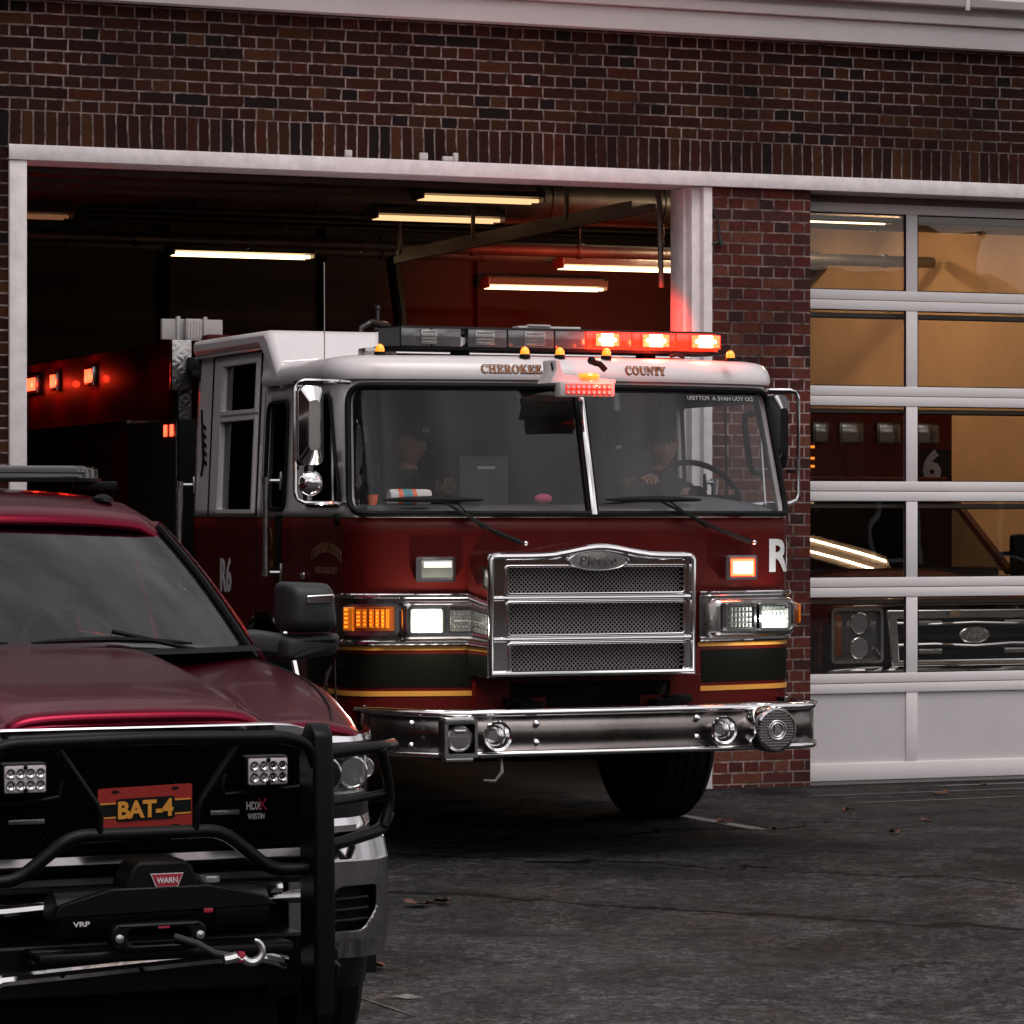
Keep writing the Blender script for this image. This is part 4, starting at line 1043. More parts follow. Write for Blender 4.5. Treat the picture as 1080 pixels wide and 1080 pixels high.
for x, z in ((-1.13, .70), (-1.13, .59), (-.49, .69), (-.49, .594), (.40, .70), (.40, .60)):
    b = B(); b.lathe([(.018, 0), (.018, .006), (.011, .012), (.0, .014)], (x, yb + .01 + (.08 if x < -1.1 else 0), z), seg=12); obj('bolt', b, 'chrome', FE)
# siren speaker box
b = B(); b.prism(rrect(-1.013, -.838, .535, .728, .004, 1), yb - .075, yb + .02, 'y', [rrect(-.995, -.852, .556, .704, .01, 3)])
b.box(-1.01, -.86, yb - .08, yb + .02, .702, .735, .003); b.box(-1.005, -.86, yb - .07, yb + .02, .515, .534, .003)
sb = obj('floodlight_box', b, 'chrome_soft', FE, label='square chrome box with a round lamp on the bumper')
b = B(); b.box(-.998, -.85, yb - .02, yb - .01, .55, .71); obj('box_back', b, 'dark', sb)
b = B(); b.lathe([(.066, 0), (.070, .02), (.060, .03), (.055, .024), (.0, .026)], (-.925, yb - .03, .632)); obj('round_lamp', b, 'chrome_soft', sb)
b = B(); b.box(-.98, -.87, yb - .060, yb - .054, .634, .642); b.box(-.955, -.895, yb - .062, yb - .054, .655, .675, .004); obj('lamp_bar', b, 'chrome', sb)
# air horns
for x, z, r_ in ((-.729, .638, .074), (.519, .640, .070)):
    b = B(); b.lathe([(r_ * .35, 0), (r_ * .45, .02), (r_ * .9, .05), (r_ * 1.05, .06), (r_, .072), (r_ * .84, .066), (r_ * .62, .035), (r_ * .5, .0), (r_ * .42, -.04), (.001, -.05)], (x, yb - .005, z), seg=36)
    h = obj('air_horn', b, 'chrome', FE); b = B(); b.lathe([(r_ * .46, 0), (.001, .001)], (x, yb + .0, z)); obj('horn_throat', b, 'dark', h)
# big mechanical siren
cx_, cz_ = .775, .640
b = B(); b.lathe([(.09, -.1), (.112, -.06), (.120, .0), (.120, .10), (.112, .125), (.104, .135), (.098, .128), (.0, .128)], (cx_, yb - .03, cz_), seg=48); si = obj('mechanical_siren', b, 'chrome', FE, label='round chrome mechanical siren with slatted face')
b = B()
for k in range(13):
    z = -.084 + .014 * k; w = math.sqrt(max(0, .097 ** 2 - z * z)); inn = math.sqrt(max(0, .052 ** 2 - z * z))
    for q in ((-w, -inn), (inn, w)) if inn > .005 else ((-w, w),): b.box(cx_ + q[0], cx_ + q[1], yb - .168, yb - .156, cz_ + z - .0035, cz_ + z + .0035)
obj('slats', b, 'bumper_steel', si)
b = B(); b.lathe([(.099, 0), (.0, .001)], (cx_, yb - .157, cz_)); obj('siren_core', b, 'dark', si)
for r_ in (.048, .036):
    b = B(); b.tube([(cx_ + r_ * math.cos(t), yb - .165, cz_ + r_ * math.sin(t)) for t in [2 * PI * k / 28 for k in range(28)]], .0045, 6, closed=True); obj('ring', b, 'silver', si)
letters('lettering', 'F', .030, .044, 'silver', lambda x, y, z: (x + cx_, yb - .164 + y, z + cz_), si, bold=.03, ext=.006)
b = B(); b.tube([(.6, -3.58, .73), (.72, -3.60, .745), (.80, -3.6, .74)], .03, 10); obj('siren_bracket', b, 'chrome', FE)
b = B(); b.tube([(-.62, -3.45, .53), (-.62, -3.47, .44), (-.66, -3.48, .395), (-.72, -3.47, .40)], .012, 8); obj('tow_hook', b, 'silver', FE)

# ---- visor lamps, lightbar
for x, hot in ((-1.084, 0), (-.277, 0), (-.078, 0), (.189, 0), (.915, 0)):
    b = B(); b.lathe([(.030, 0), (.030, .012), (.026, .018)], (x, -2.93, 2.572), (0, 0, 1), 18); m = obj('marker_light', b, 'rubber', FE)
    b = B(); b.lathe([(.024, 0), (.024, .018), (.019, .034), (.008, .043), (0, .045)], (x, -2.93, 2.586), (0, 0, 1), 18); obj('lens', b, 'amber_lit', m)
lx0, lx1, ly, lz0, lz1 = -1.0, 1.0, -2.60, 2.628, 2.735
b = B(); cs = rpoly([(lx0, ly - .02), (lx0 + .10, ly - .14), (lx1 - .10, ly - .14), (lx1, ly - .02), (lx1 - .04, ly + .16), (lx0 + .04, ly + .16)], .03, 4)
b.loft([[(x, y, z) for x, y in cs] for z in (lz0 - .012, lz0 + .004)], True, True, True); lb = obj('lightbar', b, 'black_plastic', FE, label='long lightbar, its right half flashing red')
b = B(); b.loft([[(x * .99, ly + (y - ly) * k, z) for x, y in cs] for z, k in ((lz1 - .006, .98), (lz1 + .004, .93))], True, True, True); obj('lightbar_lid', b, 'black_plastic', lb)
def lbseg(x0, x1, mat, z0=lz0 + .004, z1=lz1 - .006, ins=.004, lab=None):
    b = B(); yy = ly - .14 + ins; b.box(x0 + .002, x1 - .002, yy, yy + .13, z0, z1, .006); return obj('lens_section', b, mat, lb, lab)
M['lens_smoke'] = glass('smoked_lightbar_lens', (.35, .35, .36), 1.5)
segs = [(-.90, -.73, 'lens_grey'), (-.728, -.56, 'lens_grey'), (-.525, -.30, 'lens_grey'), (-.298, -.03, 'lens_grey'), (-.028, .15, 'lens_grey'), (.152, .42, 'lens_red'), (.422, .68, 'lens_red'), (.682, .90, 'lens_red')]
for x0, x1, mt in segs: lbseg(x0, x1, mt)
for x0, x1, y0, mt in ((-.99, -.902, .03, 'lens_grey'), (.902, .99, .03, 'lens_red')):
    b = B(); s = 1 if x0 > 0 else -1
    b.loft([[(s * .905, ly - .132, z), (s * .985, ly - .02, z), (s * .945, ly + .14, z), (s * .905, ly + .14, z)] for z in (lz0 + .004, lz1 - .006)], True, True, True); obj('end_lens', b, mt, lb)
yl = ly - .145
for x0, x1, mt, em_ in ((-.79, -.70, 'lens_clear', 0), (-.485, -.375, 'lens_clear', 0), (-.205, -.085, 'lens_clear', 0)):
    b = B(); b.box(x0, x1, yl - .002, yl + .012, 2.645, 2.720, .004); m = obj('lamp_module', b, mt, lb)
    b = B()
    for j in range(4):
        b.box(x0 + .008, x1 - .008, yl - .006, yl - .001, 2.652 + .017 * j, 2.661 + .017 * j)
    obj('reflector_rib', b, 'chrome_soft', m)
for x0, x1 in ((.205, .340), (.480, .635), (.770, .935)):
    m = B(); m.box(x0 - .01, x1 + .01, yl - .002, yl + .012, 2.645, 2.722, .004); m = obj('lamp_module', m, 'lens_red_soft', lb, 'flashing red lamp of the lightbar')
    for j in range(3):
        for k in range(6):
            pass
    b = B(); be = B()
    nn = 8
    for k in range(nn):
        for j in range(3):
            b_ = b
            xa = x0 + (x1 - x0) * k / nn; b.box(xa + .001, xa + (x1 - x0) / nn - .001, yl - .008, yl - .002, 2.652 + .0225 * j, 2.672 + .0225 * j) if not (k in (0, nn - 1) or (j != 1 and k in (1, nn - 2))) else be.box(xa + .001, xa + (x1 - x0) / nn - .001, yl - .008, yl - .002, 2.652 + .0225 * j, 2.672 + .0225 * j)
    obj('led', b, 'hot_red', m); obj('led', be, 'edge_red', m)
for x in (-.52, .56):
    b = B(); b.prism([(x - .05, 2.58), (x + .05, 2.58), (x + .03, lz0 - .012), (x - .03, lz0 - .012)], ly - .05, ly + .05, 'y'); obj('lightbar_foot', b, 'black_plastic', lb)
b = B(); b.box(-.95, .95, -2.38, -2.30, 2.575, 2.612, .006); obj('roof_rail', b, 'chrome_soft', FE)
b = B(); b.box(-1.06, -.88, -2.62, -2.5, 2.585, 2.625, .01); obj('tread_step', b, 'diamond', FE)
b = B(); b.box(-.20, .16, ly - .05, ly + .05, lz1 + .004, lz1 + .02, .004); b.box(-.15, -.02, ly - .06, ly - .02, lz1 + .018, lz1 + .028, .003); obj('antenna_pod', b, 'white_plastic', lb)
# coiled ribbon-like lamp seen under the bar on the right
b = B(); b.tube([(.62, -2.8, 2.60), (.66, -2.8, 2.61), (.70, -2.8, 2.595)], .012, 6); obj('lamp_cable', b, 'rubber', FE)
# floodlight at the top of the windshield
b = B(); b.prism([(-.285, 2.425), (-.25, 2.50), (-.255, 2.545), (-.235, 2.55), (-.21, 2.47), (.085, 2.448), (.088, 2.43), (-.05, 2.42)], -3.30, -3.12, 'y'); b.box(-.15, -.12, -3.3, -3.27, 2.40, 2.44); b.box(.0, .03, -3.3, -3.27, 2.40, 2.44)
fl = obj('scene_floodlight', b, 'engine_white', FE, bevel=.004, label='small LED floodlight bracketed over the windshield divider')
b = B(); b.box(-.245, .065, -3.34, -3.26, 2.355, 2.435, .012); obj('lamp_body', b, 'white_plastic', fl)
b = B(); b.box(-.215, .042, -3.346, -3.338, 2.368, 2.422, .004); obj('lamp_face', b, 'lens_red_soft', fl)
b = B()
for k in range(9):
    for j in range(2): b.lathe([(.010, 0), (.010, .003), (.004, .001), (0, .001)], (-.20 + .0285 * k, -3.347, 2.381 + .028 * j), seg=10)
obj('led', b, 'white_plastic', fl)
b = B(); b.lathe([(.001, 0), (.055, .001), (.058, .012), (.050, .026), (.001, .032)], (-.065, -3.29, 2.452), (0, 0, 1), 24); obj('amber_beacon', b, 'amber_lit', fl)
b = B(); b.tube([(.0, -3.2, 2.54), (.03, -3.22, 2.53), (.06, -3.22, 2.50)], .016, 8); b.sphere((-.01, -3.2, 2.55), .022); obj('horn_knob', b, 'rubber', fl)
b = B(); b.tube([(-.245, -3.27, 2.43), (-.255, -3.25, 2.53), (-.22, -3.24, 2.55), (-.2, -3.25, 2.46)], .007, 6); obj('lamp_cable', b, 'rubber', fl)
b = B(); b.box(-.33, .10, -2.99, -2.93, 2.30, 2.42, .02); obj('mirror_console', b, 'dark', FE)

# ---- mirrors
def mirror(s):
    xo = 1.575 if s < 0 else 1.455; xi = 1.375 if s < 0 else 1.30; y = -3.02 if s < 0 else -2.66
    X = lambda v: s * v
    hx0, hx1 = (1.425, 1.562) if s < 0 else (1.275, 1.390)
    fr = B(); fr.tube([(X(xi - .14), y + .14, 2.43), (X(xi), y + .02, 2.432), (X(xo - .05), y, 2.432), (X(xo - .012), y, 2.42), (X(xo), y, 2.385), (X(xo), y, 1.86), (X(xo - .012), y, 1.825), (X(xo - .05), y, 1.808), (X(xi), y + .02, 1.805), (X(xi - .13), y + .14, 1.80)], .011, 8)
    f = obj('mirror_arm', fr, 'chrome', FE, label='tubular chrome mirror frame on the ' + ('left' if s < 0 else 'right') + ' of the photo')
    b = B(); o1 = rrect(hx0, hx1, 1.995, 2.41, .045, 5); cxm = (hx0 + hx1) / 2
    mid = [(cxm + (x - cxm) * .42, 2.2 + (z - 2.2) * .62) for x, z in o1]
    b.loft([[(X(x), y + .07, z) for x, z in o1], [(X(x), y - .01, z) for x, z in o1], [(X(x), y - .022, z) for x, z in rrect(hx0 + .006, hx1 - .006, 2.001, 2.404, .042, 5)], [(X(x), y - .075, z) for x, z in mid]], True, True, True)
    obj('mirror_head', b, 'chrome' if s < 0 else 'lens_black', f, sharp=15)
    if s < 0:
        b = B(); b.lathe([(.03, -.06), (.060, -.03), (.068, 0), (.066, .006), (.045, .024), (.02, .032), (0, .034)], (X(1.49), y, 1.908), seg=28); obj('round_mirror', b, 'chrome', f)
    b = B(); b.box(min(X(xo - .02), X(hx1)), max(X(xo - .02), X(hx1)), y - .012, y + .012, 1.975, 1.995, .003); b.box(min(X(xo), X(hx0)), max(X(xo), X(hx0)), y - .01, y + .01, 2.412, 2.428); obj('mirror_clamp', b, 'rubber', f)
mirror(-1); mirror(1)
# grab handles on the left side, brackets and door furniture
for s in (-1, 1):
    for y, z0, z1 in ((-1.80, 1.43, 1.93), (-.10, 1.30, 1.92)):
        b = B(); b.tube([(s * 1.345, y, z0 - .02), (s * 1.345, y, z1 + .02)], .019, 10)
        for z in (z0, z1): b.lathe([(.024, -.02), (.024, .02)], (s * 1.345, y, z), (0, 0, 1), 14); b.tube([(s * 1.345, y, z), (s * 1.275, y - .03, z)], .012, 8); b.box(min(s * 1.266, s * 1.28), max(s * 1.266, s * 1.28), y - .05, y - .01, z - .05, z + .05, .004)
        obj('grab_rail', b, 'chrome_soft', FE)
    b = B(); b.box(min(s * 1.271, s * 1.278), max(s * 1.271, s * 1.278), -1.845, -1.74, 1.36, 1.74); obj('handle_backing', b, 'rubber', FE)
    b = B(); b.box(min(s * 1.27, s * 1.29), max(s * 1.27, s * 1.29), -2.28, -2.22, 1.40, 1.44, .006); obj('door_latch', b, 'chrome', FE)
    b = B()
    for (y0, y1, z0, z1) in ((-2.175, -2.160, .75, 2.42), (-1.385, -1.37, 1.2, 1.73)):
        b.box(y0, y1, -.004, .004, z0, z1)
    b.warp(lambda y, d_, z: cab(s * pside(y), z, -d_)); obj('door_seam', b, 'rubber', FE)
    b = B(); b.box(-2.795, -2.785, -.005, .004, .70, 2.40); b.warp(lambda y, d_, z: cab(s * pside(y), z, -d_)); obj('corner_seam', b, 'silver', FE)
    b = B(); b.tube([(s * 1.275, wy + .665 * math.cos(t), .53 + .665 * math.sin(t)) for t in [PI * k / 24 for k in range(25)]], .024, 8); obj('arch_trim', b, 'chrome', FE)
    b = B(); b.lathe([(.03, 0), (.03, .012), (0, .016)], (s * 1.272, -2.80, 1.72), (s, 0, 0), 16); obj('side_marker', b, 'rubber', FE)
    b = B(); b.tube([(s * 1.30, -2.66, .80), (s * 1.31, -2.72, .84), (s * 1.31, -2.76, .92), (s * 1.30, -2.8, .96)], .012, 8); obj('step_handle', b, 'chrome', FE)
b = B(); b.tube([(-1.28, -1.9, 2.575), (-1.10, -1.95, 2.59)], .004, 5); b.tube([(-1.06, -1.95, 2.46), (-1.06, -1.94, 3.12)], .0035, 6); obj('whip_antenna', b, 'silver', FE)
# wheels
def wheel(x, y, r, w, parent, s, hub=.30):
    b = B(); pr = [(hub + .02, -w / 2), (r * .80, -w / 2 - .005), (r * .95, -w / 2 + .015), (r, -w / 2 + .05)]
    for k in range(4):
        a = -w / 2 + .06 + (w - .12) * k / 4; pr += [(r, a), (r, a + (w - .12) / 4 - .014), (r - .012, a + (w - .12) / 4 - .012), (r - .012, a + (w - .12) / 4 - .002)]
    pr += [(r, w / 2 - .05), (r * .95, w / 2 - .015), (r * .80, w / 2 + .005), (hub + .02, w / 2)]
    b.lathe(pr, (x, y, r), (s, 0, 0), 48); t = obj('wheel', b, 'tyre', parent)
    b = B(); b.lathe([(hub, -w / 2 + .03), (hub + .02, w / 2 - .005), (hub - .03, w / 2 - .02), (hub - .06, w / 2 - .08), (.10, w / 2 - .06), (.09, w / 2 + .01), (.0, w / 2 + .02)], (x, y, r), (s, 0, 0), 36); obj('rim', b, 'chrome_soft', t)
    b = B()
    for k in range(8):
        a = 2 * PI * k / 8; b.lathe([(.014, 0), (.012, .03), (0, .032)], (x + s * (w / 2 - .07), y + .15 * math.cos(a), r + .15 * math.sin(a)), (s, 0, 0), 8)
    obj('wheel_nut', b, 'chrome', t)
for s in (-1, 1):
    wheel(s * 1.06, wy, .52, .36, FE, s); wheel(s * 1.02, 4.6, .52, .34, FE, s); wheel(s * .66, 4.6, .52, .30, FE, s)
b = B(); b.box(-.45, -.32, -3.3, 6.2, .55, .78); b.box(.32, .45, -3.3, 6.2, .55, .78); b.box(-1.0, 1.0, wy - .06, wy + .06, .44, .58, .02); b.box(-.3, .3, wy - .2, wy + .15, .36, .6, .05)
b.box(-.9, .9, 4.5, 4.7, .44, .6, .02); b.box(-.38, .38, -3.0, -1.9, .45, .9, .05); b.box(-.8, -.5, -.9, .8, .38, .62, .05)
for s in (-1, 1): b.box(s * .82 - .02, s * .82 + .02, -2.25, -.9, .58, 1.25)
obj('chassis', b, 'dark', FE)
for s in (-1, 1):
    b = B(); b.loft([[(s * .80, wy + .63 * math.cos(t), .53 + .63 * math.sin(t)) for t in [PI * k / 16 for k in range(17)]], [(s * 1.26, wy + .63 * math.cos(t), .53 + .63 * math.sin(t)) for t in [PI * k / 16 for k in range(17)]]], closed=False); obj('wheel_well', b, 'dark', FE)

# ---- rescue body behind the cab
b = B(); b.box(-1.255, 1.255, 1.42, 6.3, 1.15, 2.32, .01); b.box(-1.255, 1.255, 1.42, 3.85, .58, 1.15, .01); b.box(-1.255, 1.255, 5.35, 6.3, .58, 1.15, .01); b.box(-1.05, 1.05, .35, 6.28, 2.32, 2.84, .02)
obj('rescue_body', b, 'engine_red', FE)
b = B(); b.box(-1.250, 1.250, .25, 1.415, .62, 2.32, .008); pp = obj('pump_module', b, 'dark', FE)
for s in (-1, 1): b = B(); b.box(min(s * 1.25, s * 1.258), max(s * 1.25, s * 1.258), .30, 1.41, .66, 2.31); obj('tread_panel', b, 'diamond', pp)
b = B(); b.box(-1.262, -1.02, 1.42, 6.3, 2.322, 2.34); b.box(1.02, 1.262, 1.42, 6.3, 2.322, 2.34); obj('catwalk', b, 'diamond', FE)
b = B(); b.box(-1.20, -1.12, .44, .54, 2.32, 2.805); b.box(-1.252, -1.13, .40, .46, 2.50, 2.805, .004); obj('light_tower', b, 'diamond', FE)
b = B(); b.box(-1.30, -.915, .46, .50, 2.808, 2.935, .006); sb = obj('floodlight_board', b, 'white_plastic', FE, label='white rectangular flood panel standing above the body')
b = B(); b.box(-1.165, -1.065, .40, .46, 2.800, 2.935, .008)
for x in (-1.20, -1.03): b.box(x - .012, x + .012, .44, .47, 2.79, 2.95, .003)
obj('panel_hub', b, 'white_plastic', sb)
b = B()
for k in range(5): b.box(-1.155 + .019 * k, -1.147 + .019 * k, .394, .401, 2.815, 2.92)
obj('cooling_fin', b, 'white_plastic', sb)
b = B(); b.box(-1.16, -1.08, .36, .42, 2.60, 2.70, .012); b.box(-1.15, -1.09, .33, .36, 2.57, 2.62, .01); obj('work_light', b, 'rubber', FE)
for y in (2.05, 2.7, 3.4, 4.3, 5.2, 6.2): 
    if y < 6.2:
        b = B(); b.box(-1.262, -1.254, y - .28, y + .30, 1.2, 2.24, .004); obj('locker_door', b, 'engine_red', FE)
        b = B(); b.box(1.254, 1.262, y - .28, y + .30, 1.2, 2.24, .004); obj('locker_door', b, 'engine_red', FE)
for s in (-1, 1):
    for y, L_ in ((3.05, .16), (4.05, .12), (4.75, .34), (5.25, .16)):
        b = B(); b.box(min(s * 1.05, s * 1.09), max(s * 1.05, s * 1.09), y - L_ / 2 - .02, y + L_ / 2 + .02, 2.62, 2.75, .005); w = obj('warning_light', b, 'chrome_soft', FE)
        b = B(); b.box(min(s * 1.088, s * 1.10), max(s * 1.088, s * 1.10), y - L_ / 2, y + L_ / 2, 2.64, 2.73, .004); obj('lens', b, 'red_led', w)
for y, z in ((.27, 2.47), (.27, 2.56)): pass
b = B(); b.box(-1.262, -1.256, .50, .56, 2.22, 2.29); b.box(-1.262, -1.256, .36, .42, 2.22, 2.29); w = obj('marker_lamp', b, 'red_led', FE)
b = B(); b.tube([(.12, .9, 2.84), (.13, .9, 2.93), (.2, .9, 2.97), (.3, .9, 2.95), (.36, .9, 2.90)], .022, 8); b.tube([(.24, .9, 2.97), (.24, .9, 3.05)], .012, 8); b.sphere((.24, .9, 3.06), .02); obj('deck_gun', b, 'lens_grey', FE)
# lamps throwing the light of the lit headlights, lightbar and warning lights
def spot(name, loc, to, power, col, size, blend=.8, rad=.05):
    l = bpy.data.lights.new(name, 'SPOT'); l.energy = power; l.color = col; l.spot_size = R(size); l.spot_blend = blend; l.shadow_soft_size = rad
    o = bpy.data.objects.new(name, l); COL.objects.link(o); o.location = loc; o.rotation_euler = (Vector(to) - Vector(loc)).to_track_quat('-Z', 'Y').to_euler(); return o

def point(name, loc, power, col, rad=.04):
    l = bpy.data.lights.new(name, 'POINT'); l.energy = power; l.color = col; l.shadow_soft_size = rad
    o = bpy.data.objects.new(name, l); COL.objects.link(o); o.location = loc; return o
RED = (1, .035, .012)
for x, e in ((.27, 9), (.55, 14), (.85, 10)):
    point('LightbarLamp', (EX + x, -2.84, 2.670), e * (.8 if x < .8 else .25), RED)
for x, e in ((.4, 1), (.8, 1)):
    spot('LightbarRearLamp', (EX + x, -2.40, 2.76), (5.4, 12.5, 3.6), 4200, RED, 15, 1.0)  # narrow red spots added to put the lightbar's halo on the back wall
point('FloodLamp', (EX + .0, -3.42, 2.44), 3.2, RED, .008)
point('WarningLamp', (EX + .87, -3.16, 1.46), 1.6, RED, .02)
point('HeadLamp', (EX - .905, -3.27, 1.20), 8, (1, 1, .78), .012)
point('HeadLamp', (EX + 1.06, -3.24, 1.19), 6, (.95, 1, .88), .012)
spot('HeadBeam', (EX - .90, -3.22, 1.18), (EX - 1.2, -30, -.8), 60, (.95, 1, .9), 50)
spot('HeadBeam', (EX + 1.06, -3.20, 1.18), (EX + 1.3, -30, -.8), 60, (.95, 1, .9), 50)
for y in (3.05, 4.05, 4.75): point('SideLamp', (EX - 1.16, y, 2.68), 2.5, RED, .03)
# ------------------------------------------------------------------ crimson pickup (frame: x across, y back from the grille, z up; ground at GP)
GP = -.15
PT = thing('pickup_truck', 'crimson pickup with black grille guard, winch and BAT-4 plate in the foreground', 'pickup truck', (-4.965, -9.43, 0), R(2.5))
def interp(tab, y):
    """tab: list of (y, [values]) -> values at y, linear"""
    if y <= tab[0][0]: return tab[0][1]
    for (a, va), (c, vc) in zip(tab, tab[1:]):
        if y <= c:
            t = (y - a) / (c - a); return [p + (q - p) * t for p, q in zip(va, vc)]
    return tab[-1][1]
# hood and fender tops as one lofted skin: columns from the centre to the fender side
XH = [(0.0, [0, .16, .32, .385, .41, .45, .55, .64, .71, .755, .785, .80]),
      (0.25, [0, .17, .34, .400, .43, .48, .60, .72, .81, .865, .905, .92]),
      (0.6, [0, .19, .37, .425, .455, .52, .66, .80, .88, .94, .975, .99]),
      (1.0, [0, .21, .40, .450, .48, .56, .70, .83, .90, .95, .985, 1.0]),
      (1.45, [0, .22, .43, .470, .50, .60, .73, .84, .90, .945, .975, .99])]
ZH = [(0.0, [1.150, 1.150, 1.145, 1.128, 1.100, 1.095, 1.098, 1.092, 1.082, 1.070, 1.060, 1.045]),
      (0.12, [1.185, 1.184, 1.176, 1.155, 1.115, 1.115, 1.122, 1.115, 1.102, 1.088, 1.072, 1.045]),
      (0.35, [1.215, 1.213, 1.205, 1.190, 1.140, 1.142, 1.160, 1.155, 1.135, 1.105, 1.075, 1.02]),
      (0.7, [1.250, 1.248, 1.240, 1.222, 1.172, 1.175, 1.200, 1.200, 1.175, 1.135, 1.090, 1.02]),
      (1.1, [1.290, 1.288, 1.278, 1.258, 1.215, 1.212, 1.228, 1.232, 1.215, 1.180, 1.120, 1.03]),
      (1.45, [1.312, 1.310, 1.298, 1.276, 1.240, 1.238, 1.245, 1.252, 1.245, 1.225, 1.150, 1.03])]
def hood_ring(y, lip=0, dz=0):
    xs = interp(XH, y); zs = interp(ZH, y)
    n = len(xs)
    yy = [y + (.0 if i < 5 else 0) for i in range(n)]
    R_ = [(x, y - (.0), z + dz) for x, z in zip(xs, zs)]
    L_ = [(-x, y, z) for x, _, z in reversed(R_[1:])]
    return [(x, yv, z) for x, yv, z in L_] + R_
def plan(x):
    """set-back of the nose at distance x from the centre line"""
    x = abs(x); t = max(0, x - .35)
    return .02 * (x / .35) ** 2 * .5 + t * t * .35 + max(0, x - .74) ** 2 * 6.0
def nose(ring, k): return [(x, y + plan(x) * k, z) for x, y, z in ring]
b = B()
rings = []
r0 = hood_ring(0.0)
rings.append(nose([(x * .992, -.005, z - .045) for x, y, z in r0], 1))
rings.append(nose([(x * .998, -.018, z - .030) for x, y, z in r0], 1))
rings.append(nose([(x, -.015, z - .008) for x, y, z in r0], 1))
rings.append(nose([(x, .012, z + .008) for x, y, z in r0], 1))
for y in (.06, .12, .22, .35, .5, .7, .9, 1.1, 1.28, 1.40, 1.45): rings.append(nose(hood_ring(y), max(0, 1 - y / .8)))
b.loft(rings, closed=False)
hood = obj('hood', b, 'pickup_red', PT, subsurf=2, sharp=180)
# hood seam lines
for s in (-1, 1):
    b = B(); pts = []
    for y in (.03, .08, .12, .22, .35, .5, .7, .9, 1.1, 1.3, 1.4):
        xs, zs = interp(XH, y), interp(ZH, y); x = (xs[7] + xs[8]) / 2; z = (zs[7] + zs[8]) / 2
        pts.append((s * x, y + plan(x) * max(0, 1 - y / .8), z - .001))
    b.tube(pts, .0045, 6); obj('hood_seam', b, 'rubber', hood)
# body sides
def sidex(z): return .985 + .012 * math.sin((z - .4) * 3) - max(0, z - 1.0) * .10
for s in (-1, 1):
    ar = [( .92 + .49 * math.cos(PI * k / 16), .24 + .49 * math.sin(PI * k / 16)) for k in range(17)]
    ar2 = [(4.45 + .49 * math.cos(PI * k / 16), .24 + .49 * math.sin(PI * k / 16)) for k in range(17)]
    outl = [(.30, 1.03), (.30, .72), (.43, .60), (.43, .24)] if False else [(.56, 1.04), (.56, .70), (.45, .60)] + [p for p in reversed(ar) if p[1] >= .24][1:-1] + [(1.42, .24)] + [(3.96, .24)] + list(reversed(ar2))[1:-1] + [(4.94, .24), (5.6, .30), (5.6, 1.25), (3.8, 1.25), (1.45, 1.22), (1.45, 1.05)]
    def fs(y, z):
        x = sidex(z); x -= max(0, .80 - y) ** 2 * .9; return (s * x, y, z)
    b = B(); b.sheet(outl, [], .12, fs); obj('body_side', b, 'pickup_red', PT, solid=.03, sharp=60)
    for q_ in (ar[1:15], ar2[1:15]):
        b = B(); b.tube([fs(y, z) for y, z in q_], .018, 8); obj('wheel_arch_trim', b, 'pickup_red', PT)
    b = B(); b.loft([[(s * .55, y, z) for y, z in ar], [(s * .97, y, z) for y, z in ar]], closed=False); obj('wheel_well', b, 'dark', PT)
    b = B(); b.loft([[(s * .55, y, z) for y, z in ar2], [(s * .97, y, z) for y, z in ar2]], closed=False); obj('wheel_well', b, 'dark', PT)
    for y in (2.62, 3.75):
        b = B(); b.box(min(s * sidex(.8), s * (sidex(.8) + .004)), max(s * sidex(.8), s * (sidex(.8) + .004)), y, y + .008, .35, 1.2); obj('door_seam', b, 'rubber', PT)
        b = B(); b.box(min(s * .985, s * 1.02), max(s * .985, s * 1.02), y - .32, y - .14, 1.04, 1.075, .01); obj('door_handle', b, 'chrome', PT)
# cowl
b = B(); b.loft([[(x, 1.40 - .24 * (1 - (x / .9) ** 2) + dy, z) for x in [-.9 + 1.8 * k / 16 for k in range(17)]] for dy, z in ((-.06, 1.27), (.04, 1.285), (.14, 1.28))], closed=False); obj('cowl', b, 'black_plastic', PT)
# greenhouse: windshield surface from cowl to roof
def ws(u, v, off=0.):
    """u -1..1 across, v 0..1 up"""
    xb, xt = .885, .755; x = u * (xb + (xt - xb) * v)
    yb = 1.47 - .25 * (1 - u * u); yt = 2.12 - .16 * (1 - u * u)
    zb = 1.262 + .03 * (1 - u * u); zt = 1.700 + .03 * (1 - u * u)
    y = yb + (yt - yb) * v; z = zb + (zt - zb) * (v + .05 * math.sin(PI * v))
    return (x, y - off * .55, z + off * .83)
b = B(); b.sheet(one_sided([(-1, -.02), (1, -.02), (1, 1.0), (-1, 1.0)], [.08] * 4), [], .12, lambda u, v: ws(u, v)); obj('windshield', b, 'glass_ws', PT)
b = B(); b.sheet([(-1.07, -.05), (1.07, -.05), (1.075, 1.06), (-1.075, 1.06)], [one_sided([(-.965, .03), (.965, .03), (.95, .965), (-.95, .965)], [.08] * 4)], .1, lambda u, v: ws(u, v, -.012)); obj('windshield_frit', b, 'rubber', PT, sharp=60)
b = B()
for s in (-1, 1): b.tube([ws(s * 1.02, v, .008) for v in (-.06, .1, .3, .5, .7, .9, 1.0)], .013, 6)
obj('windshield_gasket', b, 'rubber', PT)
